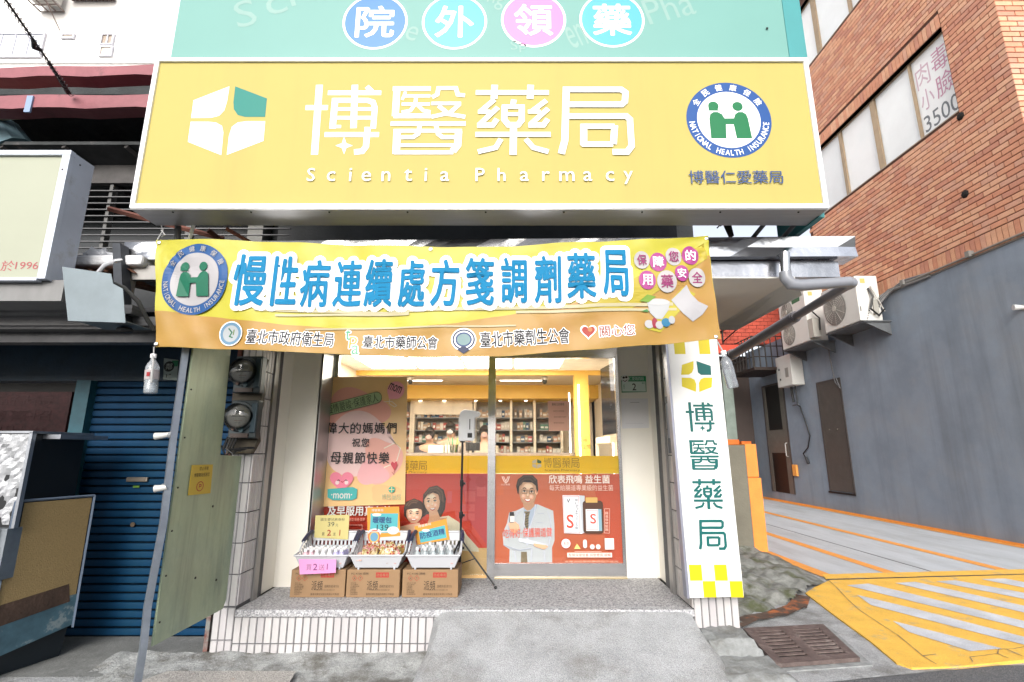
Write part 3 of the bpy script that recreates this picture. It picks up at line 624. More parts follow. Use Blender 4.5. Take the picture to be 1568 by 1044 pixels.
person('person', 'seated shop assistant with a pink mask low behind the counter at the left', (-1.37,8.70,PL-.19), J2, E_, RR, coatj, [skinm, M('dark_top', (.08,.07,.08), .8), hairm, MATS['mask_pink']], (0,-.19,1.55), 'short')

# ================================================================ SLIDING GLASS FRONT
G = thing('glass_front', 'stainless framed glass front with yellow film band and sliding door', 'glass door', (0,4.84,PL))
dglass = glass('door_glass', (.95,.96,.95), 1.5)
p = MB(); p.box(-1.715, -1.68, 4.835, 4.875, PL, 2.42); p.box(-1.68, -.225, 4.835, 4.875, PL, PL+.03); p.box(-1.68,-.225,4.835,4.875,2.33,2.42); p.build('window_frame', steel(), G)
p = MB(); p.box(-1.715, -.225, 4.812, 4.818, PL+.03, 2.33); p.build('window_pane', dglass, G)
p = MB(); p.box(-.225, -.155, 4.80, 4.87, PL, 2.42); p.build('door_post', steel(), G)
p = MB(); p.box(-.155, 1.02, 4.812, 4.86, PL+.015, PL+.125); p.box(-.155, 1.02, 4.812, 4.86, 2.30, 2.42); p.box(.99, 1.02, 4.812, 4.86, PL+.125, 2.30); p.build('door_rail', steel(), G)
p = MB(); p.box(-.155, .99, 4.821, 4.826, PL+.125, 2.30); p.build('door_pane', dglass, G)
p = MB(); p.box(-.155, 1.02, 4.79, 4.87, PL, PL+.012); p.build('threshold', M('brass_track', (.55,.45,.28), .4, .8), G)
p = MB(); z1 = onY(800, 698, 4.836)[1]; z0 = onY(800, 725, 4.836)[1]
p.box(-.155, .99, 4.834, 4.8375, z0, z1); p.box(-1.68, -.225, 4.849, 4.8525, z0, z1); p.build('film_band', M('yellow_film', (.88,.66,.03), .4, var=.02, trans=.3), G)
S = frontal(G, 4.8335, step=.00015, base=.0006)
S.to('band_lettering'); gd = P('2F4A32')
def name4(S, u0, v0, u1, v1, m, wk=.8, skip=0):
    a0, a1, b0, b1 = S.rect(u0, v0, u1, v1); w = (a1-a0)/4
    for i in range(skip, 4): char4(S, i, m, (a0+w*i+w*.05, a0+w*(i+1)-w*.05, b0, b1), wk)
name4(S, 832, 701, 888, 716, gd, .62); S.text('Scientia Pharmacy', 834, 718, 888, 722, P('8A7A20'))
S.to('band_emblem'); a, b_ = S.pxf(822, 710); logo4(S, a, b_, .042, .042, [P('EFE8D2'), P('2E6B3E'), P('EFE8D2'), P('EFE8D2')])
S.to('band_lettering'); name4(S, 599, 705, 655, 720, gd, .62, skip=0); S.text('Scientia Pharmacy', 602, 721, 654, 725, P('8A7A20'))
S.done()

# ================================================================ POSTERS ON THE GLASS
def flat_thing(name, label, cat, uv, Y, m, th=.002, group=None, part='sheet'):
    """a thin printed sheet whose corners were measured on the plane y = Y"""
    ps = [onY(u, v, Y) for u, v in uv]; c = ps[0]
    t = thing(name, label, cat, (sum(p[0] for p in ps)/len(ps), Y, min(p[1] for p in ps)), group)
    b = MB(); b.prism([(x, Y, z) for x, z in ps], (0, th, 0)); b.build(part, m, t)
    return t, frontal(t, Y, step=.0003, base=.0006)
def skew(ps, a, b): return ps
skinp = P('E8B896'); hairp = P('3A2A22'); wh = P('F4F1EC')
def mixh(a, b, q): return '%02X%02X%02X' % tuple(int(int(a[i:i+2], 16)*(1-q)+int(b[i:i+2], 16)*q) for i in (0, 2, 4))
def face(S, u, v, w, h, tilt=0, tone=('DBA585','F2C6A6','FADAC2'), lip='B5524A', glasses=False, age=1.):
    """a small printed portrait: toned face, brows, eyes, nose, open smile; w, h half sizes in photograph pixels"""
    q = math.radians(tilt); cs, sn = math.cos(q), math.sin(q)
    f = lambda x, y: (u+(x*w)*cs-(y*h)*sn, v+(x*w)*sn+(y*h)*cs)
    out = lambda k, dx=0, dy=0: [f(dx+k*x, dy+k*y) for x, y in ((-.97,-.35),(-.98,.05),(-.86,.42),(-.62,.74),(-.3,.95),(0,1.02),(.3,.95),(.62,.74),(.86,.42),(.98,.05),(.97,-.35),(.75,-.85),(.3,-1.02),(-.3,-1.02),(-.75,-.85))]
    for k in range(6):
        t_ = k/5; S.poly(out(1-.11*k, -.05*k, -.03*k), P(mixh(tone[0], tone[1], t_)))
    for x in (-.48, .40): S.ell(*f(x, .30), w*.26, h*.20, P(mixh(tone[1], 'E58F7C', .35))); S.ell(*f(x-.03, .27), w*.16, h*.12, P(mixh(tone[2], 'F0A08E', .25)))
    S.ell(*f(-.02, -.5), w*.5, h*.22, P(mixh(tone[1], tone[2], .6))); S.ell(*f(-.02, -.5), w*.3, h*.13, P(tone[2]))
    S.stroke([f(-.02,-.15), f(-.06,.14), f(-.16,.26)], w*.07, P(mixh(tone[0], tone[1], .4))); S.stroke([f(-.15,.28), f(.02,.33), f(.16,.28)], w*.08, P(tone[0])); S.ell(*f(0, .16), w*.07, h*.1, P(tone[2]))
    for x in (-.42, .40):
        S.stroke([f(x-.2,-.30), f(x,-.38), f(x+.2,-.31)], w*.09, P('4A352A')); S.ell(*f(x, -.10), w*.19, h*.065, P('F0E6DE')); S.ell(*f(x, -.10), w*.085, h*.075, P('241813')); S.stroke([f(x-.21,-.10), f(x,-.18), f(x+.21,-.11)], w*.06, P('3A2820')); S.stroke([f(x-.16,.0), f(x,.03), f(x+.16,.0)], w*.04, P(tone[0]))
    S.poly([f(-.38,.46), f(-.2,.50), f(0,.515), f(.2,.50), f(.38,.46), f(.26,.66), f(0,.74), f(-.26,.66)], P(lip)); S.poly([f(-.30,.50), f(0,.535), f(.30,.50), f(.2,.60), f(0,.64), f(-.2,.60)], P('F6F1EA'))
    S.stroke([f(-.52,.36), f(-.46,.56)], w*.04, P(tone[0])); S.stroke([f(.52,.36), f(.46,.56)], w*.04, P(tone[0]))
    if glasses:
        for x in (-.42, .42): S.stroke([f(x-.3,-.22), f(x+.3,-.22), f(x+.27,.06), f(x-.24,.07)], w*.035, P('54463E'), closed=True)
        S.stroke([f(-.12,-.14), f(.12,-.14)], w*.04, P('54463E'))
def hair(S, ps, c1, c2, n=7):
    """a hair shape with lighter strands following it"""
    S.poly(ps, P(c1)); cu = sum(p[0] for p in ps)/len(ps); cv = sum(p[1] for p in ps)/len(ps)
    for k in range(1, n): 
        q = 1-.085*k; S.stroke([(cu+(p[0]-cu)*q, cv+(p[1]-cv)*q) for p in ps[1:max(3, len(ps)//2)]], .5, P(mixh(c1, c2, .25+.6*(k % 3)/2)))
# red poster with mother and daughter
PG[0] = 1.0
t, S = flat_thing('red_poster', 'red health poster of a smiling woman and girl behind the baskets', 'poster', [(481,725),(748.5,725),(748.5,884),(477,884)], 4.8325, P('C8321E', .35))
S.to('artwork'); Z = zoom(5.058, 430, 740)
S.poly([(622,726),(748,726),(748,840),(622,840)], P('D2391F')); S.poly([(703,726),(748,726),(748,838),(720,800)], P('C23236'))
S.poly(Z((1390,500),(1600,500),(1600,740),(1390,740)), P('E0B678')); S.box(704, 843, 748, 883, P('E0B678'))
for u0,v0,u1,v1 in ((712,752,728,768),(708,772,727,783),(708,786,727,797),(685,752,692,770),(730,745,744,760)): S.box(u0, v0, u1, v1, P('CF4A48'))
S.ell(737, 737, 9, 9, P('B9262A'))
S.poly(Z((1100,420),(1120,330),(1230,260),(1300,250),(1380,300),(1440,400),(1530,500),(1535,530),(1400,520),(1300,600),(1100,600)), P('E9DCC2'))
hair(S, Z((1105,260),(1098,150),(1108,80),(1150,30),(1210,15),(1262,50),(1280,120),(1272,200),(1240,262),(1215,240),(1130,240)), '33231C', '7A5B45')
S.poly(Z((1150,215),(1215,215),(1235,270),(1290,262),(1240,340),(1130,330),(1150,270)), P('D9A482'))
face(S, *Z((1172,145))[0], 12.2, 17.5, -6)
hair(S, Z((1100,165),(1105,85),(1150,30),(1215,18),(1262,60),(1272,150),(1255,215),(1245,130),(1222,85),(1180,70),(1140,85),(1115,120)), '3A2820', '8A6A50')
hair(S, Z((958,250),(955,190),(975,140),(1035,115),(1095,140),(1112,190),(1108,250),(1085,280),(985,280)), '33231C', '7A5B45')
S.poly(Z((1010,290),(1060,290),(1062,320),(1005,320)), P('D9A482')); face(S, *Z((1035,238))[0], 12.2, 13.6, 4)
hair(S, Z((958,235),(962,170),(1000,128),(1035,118),(1075,128),(1108,170),(1110,235),(1098,200),(1060,192),(1010,196),(975,202)), '3A2820', '8A6A50')
S.poly(Z((962,318),(1010,304),(1062,304),(1112,318),(1128,420),(940,420)), P('C6513F')); S.poly(Z((985,318),(1010,308),(1000,420),(960,420)), P('D4695A'))
S.poly(Z((930,330),(1080,300),(1090,360),(940,380)), skinp)
S.text('及早服用真有效', 503, 774, 601, 789, wh, .03); S.text('腸道‧保養‧健康', 536, 792, 560, 797, P('E9A08C')); S.stroke([(535,803),(556,803),(556,810),(535,810)], .6, P('F0B8A8'), closed=True)
S.done()
# mother's day poster
PG[0] = 1.1
t, S = flat_thing('mothers_day_poster', "peach Mother's Day poster with pink blobs, heart and balloon taped on the glass", 'poster', [(489,577),(624,577),(620,772),(480,776)], 4.806, P('F2BC85', .3))
S.to('artwork'); Z = zoom(4.747, 470, 560); pk = P('EDA494'); pk2 = P('EFC3C0'); dk = P('1C1418')
def blob(c, n, rx, ry, ph, m, amp=.14):
    S.poly([(c[0]+rx*(1+amp*math.sin(3*q+ph)+amp*.6*math.sin(2*q+ph*2))*math.cos(q), c[1]+ry*(1+amp*math.sin(3*q+ph)+amp*.5*math.cos(2*q))*math.sin(q)) for q in [2*math.pi*i/n for i in range(n)]], m)
blob((544,628), 44, 46, 34, 1.0, pk); blob((551,682), 44, 52, 52, .4, pk2, .07); blob((585,705), 40, 30, 36, 2.0, P('F0A79A')); blob((570,724), 36, 22, 20, .6, P('EBA9AC'))
blob((590,755), 40, 24, 14, 2, P('F3B27E')); S.stroke(Z((560,600),(640,560),(600,520),(680,600),(650,700),(560,740)), 1.4, P('F6D9C8'))
for k in range(38):
    z = k/37.; S.ell(*Z((130-70*z+(k % 2)*28-14, 90+900*z))[0], 1.0, 1.3, P('A8553F'))
S.rrect(493, 609.5, 586, 627.5, .05, P('44503E'), 14.5); S.rrect(493.6, 610.3, 585.4, 626.7, .05, P('93A87C'), 14.5)
S.text('疫情嚴峻‧保護家人', 501, 611, 580, 625, P('2F3A2C'), 0, 14.5)
hx = P('E58EA0')
S.ell(*Z((648,178))[0], 13, 13.5, P('E79AA6')); S.poly(Z((585,170),(640,240),(600,245)), P('E79AA6')); S.text('mom', 596, 589, 616, 600, dk, .02, -22)
S.stroke(Z((605,240),(600,275),(640,300),(655,290),(620,260),(560,262)), .8, P('F7DAD0'))
S.spaced('偉大的媽媽們', 500, 647, 609, 664, dk, .022); S.spaced('祝您', 539, 671, 567, 684, dk, .022); S.spaced('母親節快樂', 506, 692, 598, 710, dk, .022)
def heart(c, w, m):
    ps = []
    for k in range(40):
        q = 2*math.pi*k/40; ps.append((c[0]+w*math.sin(q)**3, c[1]-w*(13*math.cos(q)-5*math.cos(2*q)-2*math.cos(3*q)-math.cos(4*q))/16))
    S.poly(ps, m)
heart((524,736), 18, P('EC7F96'))
S.poly(Z((155,895),(340,880),(370,895),(365,960),(330,975),(190,975),(155,955)), P('3FA5A3')); S.text('·mom·', 508, 755, 540, 763, wh, .04)
for x in (225, 292): S.ell(*Z((x, 848))[0], 3, 3, P('F8CFCF'))
for x in (235, 288): S.stroke(Z((x-10,835),(x,828),(x+10,835)), .9, dk)
S.stroke(Z((252,838),(262,846),(272,838)), .9, P('B02030')); S.poly(Z((612,715),(622,695),(638,705),(655,692),(662,720),(640,762)), P('C2404E')); S.stroke(Z((638,760),(636,790),(620,770)), .8, P('B86A60'))
S.ell(*Z((620,898))[0], 5, 5, P('2E9C84')); S.stroke(Z((600,898),(640,898)), .9, P('F2BC85')); S.stroke(Z((620,878),(620,918)), .9, P('F2BC85')); name4(S, 585, 756, 616, 765, P('5F9C84'), .7)
S.done()
PG[0] = 1.0
# doctor poster
t, S = flat_thing('doctor_poster', 'orange poster of a man in a white coat beside a medicine bottle on the door', 'poster', [(757.5,725.5),(952.5,725.5),(957.5,862),(757.5,862)], 4.8325, P('DC6A40', .35))
S.to('artwork'); Z = zoom(5.494, 760, 700); org = P('D86A42'); coat = P('DDE0E8'); navy = P('20305A')
S.poly([(757.8,726),(771,726),(771,758),(757.8,758)], P('E56C38')); 
for q in ((860,730),(870,780)): S.poly([(905,726),(952,726),(957,860),(935,860)], P('D9532C')); break
S.poly(Z((230,420),(165,450),(108,465),(88,560),(52,640),(60,740),(112,775),(108,885),(470,885),(468,760),(490,700),(488,560),(478,450),(345,395),(300,440)), coat)
S.poly(Z((232,418),(230,460),(232,560),(262,610),(300,540),(345,405),(330,392),(290,440),(262,455)), P('BCC9E2'))
S.poly(Z((218,360),(318,370),(322,410),(288,442),(262,450),(232,428)), P('D49B78'))
S.poly(Z((236,455),(285,455),(272,500),(268,600),(232,600),(236,500)), P('8C7A5C')); S.poly(Z((208,795),(257,795),(262,885),(205,885)), P('8C7A5C'))
for k in range(6): S.stroke(Z((236,480+k*22),(272,465+k*22)), 1.0, P('4A4238'))
S.poly(Z((188,290),(192,235),(240,195),(310,195),(345,240),(344,300),(320,380),(215,380)), P('C48C69')); face(S, *Z((266,298))[0], 13.6, 19.5, 3, glasses=True, tone=('D09C7A','EBB997','F6D0B2')); S.ell(*Z((338,292))[0], 2, 4, P('D99E7C'))
S.poly(Z((178,300),(166,240),(180,185),(228,150),(305,150),(345,190),(352,270),(340,305),(332,240),(300,212),(225,208),(192,245),(186,312)), P('2B211D'))
hair(S, Z((178,300),(166,240),(180,185),(228,150),(305,150),(345,190),(352,270),(340,305),(332,240),(300,212),(225,208),(192,245),(186,312)), '241B18', '6A5548')
for q in (((228,425),(180,455),(150,520),(140,640)),((430,450),(455,520),(462,640),(440,740)),((330,400),(318,480),(270,620),(262,740)),((240,470),(232,560),(250,620),(256,740)),((300,760),(290,880)),((150,780),(170,880)),((400,780),(410,880))): S.stroke(Z(*q), 1.3, P('C4C9D6'))
for q in (((345,470),(400,472)),((338,545),(392,548))): S.stroke(Z(*q), .7, P('AEB4C4'))
S.poly(Z((95,560),(110,545),(160,540),(190,565),(195,600),(160,640),(125,620)), P('DBA583')); S.rrect(780, 786, 787.5, 800, .01, P('1F1A1A')); S.box(781, 789.5, 787.5, 799, wh); S.box(780.5,783.5,787,786.5,P('1F1A1A'))
S.stroke(Z((190,690),(330,720),(430,745)), 4.5, P('C9CEDA')); S.poly(Z((310,720),(420,735),(435,750),(400,772),(320,745)), P('DBA583')); S.stroke(Z((60,735),(190,780),(300,760)), 1, P('A9AFC0'))
S.stroke(Z((110,480),(100,700)), .8, P('B5BAC8')); S.stroke(Z((455,560),(440,700)), .8, P('B5BAC8'))
S.text('吃得好‧保護腸道健', 771, 808, 845, 822, P('D9533A'), .0, 2); S.text('大正製藥', 767, 740, 781, 743, P('F3C4B4'))
S.stroke(Z((48,160),(65,200),(80,215),(96,200),(112,160)), 1.4, P('F3C4B4')); S.stroke(Z((60,160),(80,200),(100,160)), 1.2, P('F3C4B4'))
S.text('欣表飛鳴 益生菌', 840, 727, 933, 740, P('F6D8CC'), .03); S.text('每天給腸道專業級的益生菌', 841, 742, 938, 751, P('F2C2B0'))
S.poly(Z((555,318),(695,318),(720,335),(720,640),(568,635)), P('E4E6EC')); S.poly(Z((695,318),(740,322),(738,630),(720,640)), P('B9BEC6'))
S.stroke(Z((563,326),(690,326),(700,632),(574,628)), .6, P('B05048'), closed=True); S.text('S', 867, 787, 878, 808, P('D8452E'), .03)
for i, c in enumerate('新ビオフェルミンS錠'): S.text(c, 880, 763+i*4.7, 885, 767.2+i*4.7, P('1E2238'), .02)
S.stroke(Z((590,345),(603,375),(616,345)), 1, P('1E2238'))
S.rrect(892, 766, 923, 816, .03, P('4A2A16')); S.rrect(896, 761, 914, 769, .006, P('C9A35C')); S.box(896.5, 779, 920.5, 812, P('DDE2E6')); S.box(915.5, 779, 920.5, 812, P('7FA5B5')); S.stroke([(898,781),(914,781),(914,810),(898,810)], .5, P('B05048'), closed=True); S.text('S', 903, 786, 912, 801, P('D8452E'), .03)
S.stroke(Z((905,430),(948,430),(945,635),(903,632)), .5, P('F2C2B0'), closed=True)
for i, c in enumerate('腸道保健整腸'): S.text(c, 925.5, 783+i*5, 930.5, 787+i*5, P('F2C2B0'))
S.ell(866, 831, 7.5, 7.8, P('C2403A')); S.ell(866, 831, 6.8, 7.1, P('F2E6E2')); S.text('三種乳酸菌', 860.5, 828, 871.5, 834, P('C2403A'))
S.poly(Z((650,765),(675,722),(705,765)), P('E2D27A')); S.rrect(892, 825, 898, 838, .02, P('E8D6D2')); S.ell(906, 836, 3.6, 3.8, P('E8D6D2')); S.ell(915, 836, 3.6, 3.8, P('E8D6D2'))
S.box(925, 823, 939, 840, P('ECE9E4')); S.box(868, 845, 936, 852, P('F3DCD2')); S.text('整腸保健營養‧調整體質‧順暢', 870, 846, 934, 851, P('B9482F'))
for k, v in enumerate((843.3,)): S.stroke([(879,v),(920,v)], .6, P('F2C2B0'))
S.text('本藥須經醫師藥師指示使用', 864, 857, 945, 859.5, P('F2B8A0')); S.done()
PG[0] = .9
# notices
t, S = flat_thing('paper_notice', 'pale pink paper notice taped on the upper right of the glass door', 'notice', [(839,614),(872,614),(873,659),(840.5,660)], 4.806, P('EFB79E', .6))
S.to('lettering'); S.text('藥局公告事項', 845, 617, 864, 621, P('5A3428'), .02); S.text('本店只收現金', 847, 628, 864, 630.5, P('A8705A')); S.text('請出示健保卡證件', 848, 637, 867, 639.5, P('A8705A')); S.text('謝謝您的配合', 848, 646, 864, 648.5, P('A8705A')); S.done()
t = thing('opening_hours', 'small green opening hours lettering on the glass right of the notice', 'lettering', (.6,4.836,1.5)); S = frontal(t, 4.836); S.to('lettering'); g1 = P('5E9A66', .5)
S.text('時', 893, 671, 899, 677, g1, .02); S.text('~22:00', 885, 681, 905, 687, g1, .02); S.done()
t, S = flat_thing('house_number_plate', 'small green and white house number plate reading 2 on the cream jamb', 'number plate', [(951,576),(989,575.5),(990,600),(952,601)], 4.829, P('2F8F63', .35), .004)
S.to('lettering'); S.box(952.5, 584, 988.6, 599.3, P('DCEDE4')); S.ell(957, 579.5, 6, 5.6, P('E9EDE9')); S.ell(955,578,1.9,1.7,P('1B1B1B')); S.ell(959,577.4,1.9,1.7,P('1B1B1B')); S.stroke([(953.5,582),(957,584),(960.5,581.5)],1,P('1B1B1B'))
S.text('仁愛路四段', 963, 577, 986, 582.5, P('E4F2EA'), .02); S.text('2', 968, 587, 974, 597.5, P('12181A'), .02); S.text('鄰里', 983, 585, 987, 588, P('2F8F63')); S.text('大安', 954, 588, 956.5, 596, P('2F8F63')); S.done()
PG[0] = 1.05
t, S = flat_thing('paper_sheet', 'blank white paper sheet taped on the cream jamb under the house number', 'paper', [(951,610),(992,610),(994,655),(953,656)], 4.829, P('DADADD', .6)); S.to('lettering'); S.stroke([(965,616),(979,616)], .6, P('8A8A90')); S.stroke([(958,648),(985,648)], .5, P('C2C2C8')); S.done()

PG[0] = .74
# ================================================================ YELLOW SIGNBOARD
YS = 2.95
x0, _ = onY(240, 200, YS); XL = -.8197*YS; XR = .6795*YS; ZB = CH+.508*YS; ZT = CH+.8835*YS
T = thing('yellow_signboard', 'big yellow lightbox signboard with white shop name and four-petal emblem', 'signboard', ((XL+XR)/2,YS,ZB))
yel = M('sign_yellow', (.42,.355,.108), .6, var=.03, scale=1, spec=.25, streak=((.36,.295,.10),1.5,.5,.8,.5))
b = MB(); b.box(XL+.03, XR-.03, YS, YS+.02, ZB+.03, ZT-.03); b.build('face_panel', yel, T)
b = MB(); b.box(XL, XR, YS-.015, YS+.2, ZB, ZB+.03); b.box(XL, XR, YS-.015, YS+.2, ZT-.03, ZT); b.box(XL, XL+.03, YS-.015, YS+.2, ZB+.03, ZT-.03); b.box(XR-.03, XR, YS-.015, YS+.2, ZB+.03, ZT-.03); b.build('frame', white_al(), T, bevel=.003)
b = MB(); b.box(XL+.004, XR-.004, YS-.008, YS+.23, ZB-.006, ZB-.001); b.build('bottom_plate', M('brushed_plate', (.42,.42,.43), .35, .6, var=.1, scale=2, stretch=(1,10,1)), T)
b = MB(); b.box(XL+.05, XR-.05, YS+.2, YS+.22, ZB+.03, ZT-.03); b.build('back_panel', M('galvanised', (.32,.34,.35), .5, .5), T)
for k in range(9): b = MB(); b.lathe((XL+.25+k*.5, YS+.03, ZB-.011), [(.006,0),(.006,.005)], PO('1C1C1E'), 8); b.build('screw', None, T)
S = frontal(T, YS, step=.00012); wsn = M('sign_white_print', (.86,.86,.88), .5, var=.01)
S.to('lettering')
for i in range(4): char4(S, i, wsn)
for i, c in enumerate('Scientia Pharmacy'):
    if c == ' ': continue
    cx = [476,507,536.5,561,591,625,652,681,0,735,768,803,836,868,900,934,962][i]
    v, f, asp = glyphs(c, .005); a, bz = S.pxf(cx, 278); sc_ = .092
    hh = {'S':1,'P':1,'h':1,'t':.92,'i':1,'y':1.0}.get(c, .74)*sc_; dz = -.022 if c == 'y' else 0
    zb = S.pxf(cx, 278)[1]+dz; S.textr(c, a-hh*asp/2, a+hh*asp/2, zb, zb+hh, wsn, .005)
S.text('博醫仁愛藥局', 1054, 262, 1198, 282, PO('4E6FB0'), .012)
S.to('emblem'); Z = zoom(2.8, 200, 60)
teal = PO('1FAE9F', .35)
def petal_px(S, ps, m): S.poly(Z(*ps), m)
petal_px(S, [(424,202),(270,262),(260,338),(345,337),(380,328),(402,305),(414,265)], wsn)
petal_px(S, [(449,202),(585,254),(577,333),(490,333),(460,325),(443,300),(441,270)], teal)
petal_px(S, [(258,354),(246,440),(389,497),(398,400),(392,372),(368,358),(335,354)], wsn)
petal_px(S, [(577,352),(570,436),(413,496),(422,415),(435,375),(460,357),(500,352)], wsn)
S.to('health_insurance_badge'); a, bz = S.pxf(1116, 183); rr = (S.pxf(1181,183)[0]-S.pxf(1051,183)[0])/2
nhi(S, a, bz, rr, PO('2E6FC9', .35), wsn, PO('1E9E62', .35)); S.done()
# brackets that carry it
z3 = lambda u, v: (onY(u, v, 3.5)[0], 3.5, onY(u, v, 3.5)[1])
T = thing('sign_bracket', 'dark steel bracket tying the yellow signboard to the building on the right', 'bracket', (1.62,3.2,2.75))
b = MB(); b.tube([z3(1112,330), z3(1114,345), z3(1120,362)], [.035,.028,.02]); b.tube([z3(1098,341), z3(1126,338)], .016); b.build('arm', M('dark_steel', (.05,.045,.04), .6, .4, var=.3, scale=20), T)
b = MB()
for k in range(6): b.tube([z3(1106+k*3,341), z3(1098+k*5,349-(k % 3)*3)], .005, None, 5)
b.build('wire_end', PO('2A2622'), T)
b = MB(); b.tube([(1.72,3.2,2.93),(1.70,4.3,2.75)], .015, PO('8A8E92')); b.tube([(1.93,3.2,2.93),(1.93,4.3,2.75)], .015, PO('8A8E92')); b.build('stay', None, T)
T = thing('sign_bracket', 'pale steel strut tying the yellow signboard down at its left end', 'bracket', (-2.2,3.2,2.75))
b = MB(); b.tube([(-2.16,3.18,2.92),(-2.26,3.28,2.74)], .012, white_al()); b.tube([(-2.28,3.2,2.92),(-2.29,3.25,2.72)], .02, PO('6A6A6C')); b.build('arm', None, T)
b = MB(); b.tube([(-1.95,3.2,2.9),(-1.6,3.6,2.75)], .014, M('rust_red', (.2,.08,.06), .8)); b.build('brace', None, T)

# ================================================================ TEAL SIGNBOARD ABOVE
YT = 2.985
T = thing('teal_signboard', 'mint green signboard with four round character badges above the yellow sign', 'signboard', (-.3,YT,4.05))
XL2 = onY(266, 60, YT)[0]; XR2 = onY(1202, 40, YT)[0]; XR3 = onY(1229, 40, YT)[0]
mint = M('sign_mint', (.125,.295,.265), .5, var=.03, scale=1); tealm = M('sign_teal', (.04,.24,.25), .5, var=.03)
b = MB(); b.box(XL2, XR2, YT, YT+.05, ZT+.002, 5.6); b.build('face_panel', mint, T)
b = MB(); b.box(XR2+.001, XR3, YT-.004, YT+.05, ZT+.002, 5.6); b.box(XR3-.04, XR3-.001, YT+.05, YT+.55, ZB-.015, 5.6); b.box(XL2, XR2, YT+.051, YT+.45, ZT+.002, 5.6); b.build('side_cladding', tealm, T)
S = frontal(T, YT, step=.0003); S.to('background_lettering'); pale = PO('BFEDE4', .4)
def arc_text(t_, u0, v0, u1, v1, hh, bow, m):
    n = len(t_)
    for i, c in enumerate(t_):
        if c == ' ': continue
        q = i/(n-1); u = u0+(u1-u0)*q; v = v0+(v1-v0)*q-bow*4*q*(1-q)*-1
        g_, f_, asp = glyphs(c, -.005); h2 = hh*(1 if c in 'SPht' else .74); a, bz = S.pxf(u, v); S.textr(c, a-h2*asp/2, a+h2*asp/2, bz, bz+h2, m, -.005, rot=-math.degrees(math.atan2((v1-v0)+bow*4*(1-2*q)*1, (u1-u0))))
S.text('S', 349, 0, 402, 41, pale, -.01, 18); S.to('background_lettering'); S.text('c', 405, -6, 440, 22, pale, -.01, 24); S.to('background_lettering'); S.text('i', 441, -26, 449, 10, pale, -.01, 20)
S.to('background_lettering'); S.text('e', 622, 40, 640, 62, pale, -.01, -20); S.to('background_lettering'); S.text('ng', 746, -12, 772, 14, pale, -.01, -15); S.to('background_lettering'); S.text('en', 868, 38, 896, 72, pale, -.01, 20); S.to('background_lettering'); S.text('Pha', 986, -8, 1062, 30, pale, -.01, 16); S.to('background_lettering'); S.text('Sp', 782, 62, 806, 80, pale, -.01, 4)
for (u, c, disc) in ((574.5,'院','2C7AD2'), (696,'外','4FAFCB'), (817,'領','EE82D0'), (937,'藥','4DB4C4')):
    S.to('round_badge')
    a, bz = S.pxf(u, 33 if u < 800 else 30); r = .228
    S.ellr(a, bz, r, r, wsn, 64); S.ellr(a, bz, r*.93, r*.93, P(disc, .35), 64)
    S.textr(c, a-r*.60, a+r*.60, bz-r*.58, bz+r*.58, wsn, .035)
S.done()
b = MB(); b.lathe((1.78, YT-.005, 4.30), [(.008,0),(.008,.004)], PO('22302E'), 8, 'y'); b.build('screw', None, T)

# ================================================================ GUTTER, DOWNPIPE
YG = 3.3
mirror = M('crumpled_steel', (.66,.67,.70), .17, 1, var=.05, scale=2, bump=1.8, bscale=1.5)
T = thing('rain_gutter', 'dented shiny stainless box gutter running above the entrance', 'gutter', (0,YG,2.75))
zt = CH+.4473*YG-.01; zb = CH+.399*YG
b = MB(); n = 40; xs = [-2.70+i*(2.40+2.70)/n for i in range(n+1)]; vs = []
for x in xs:
    tl = (x+2.7)/5.1; d = .012*math.sin(x*3.1)+.008*math.sin(x*7.3+1)
    dz = -.045*(1-tl)
    vs += [(x, YG-.01+d*.4, zb+dz+.02*(1-tl)), (x, YG+d, (zt+zb)/2+dz), (x, YG-.008, zt+dz), (x, YG+.16, zt+dz), (x, YG+.16, zb+dz)]
fs = [(i*5+k, (i+1)*5+k, (i+1)*5+(k+1) % 5, i*5+(k+1) % 5) for i in range(n) for k in range(5)]
fs += [(0,1,2,3,4), tuple(n*5+k for k in (4,3,2,1,0))]
b.add(vs, fs); b.build('trough', mirror, T, smooth=False)
b = MB(); b.box(-2.66, 2.30, YG+.06, YG+.30, 2.61, zb-.012); b.build('lower_tray', M('dull_steel', (.33,.34,.37), .25, 1, var=.2, scale=3, bump=1., bscale=4), T)
b = MB(); b.box(-2.66, -2.62, YG-.0, YG+.05, 2.45, 2.70); b.box(-2.62, -2.2, YG+.0, YG+.04, 2.57, 2.67); b.build('end_bracket', M('end_grey', (.30,.29,.28), .5, .4), T)
PX = onY(1205, 410, 3.3)[0]
T = thing('drain_pipe', 'grey plastic downpipe elbowing from the gutter and slanting back to the alley', 'pipe', (PX,3.3,2.7))
pvc = M('pvc_grey', (.23,.24,.27), .3, var=.08, scale=3)
p1 = onY(1197, 392, 3.28); p2 = onY(1202, 428, 3.28); p3 = onY(1307, 432, 3.28)
b = MB(); b.tube([(p1[0]+.015,3.27,p1[1]+.02),(p2[0],3.27,p2[1]+.03)], .034, steel(), 14); b.build('spout', None, T, smooth=True)
b = MB(); b.tube([(p2[0],3.27,p2[1]+.05),(p2[0],3.27,p2[1]+.01),(p2[0]+.03,3.27,p2[1]-.035),(p2[0]+.09,3.27,p2[1]-.045),(p3[0]-.03,3.27,p3[1])], [.04,.04,.042,.04,.036], pvc, 16); b.build('elbow_pipe', None, T, smooth=True)
e0 = Vector((p3[0]-.01, 3.27, p3[1])); ex = onY(1123, 542, 5.6); e1 = Vector((ex[0], 5.6, ex[1]))
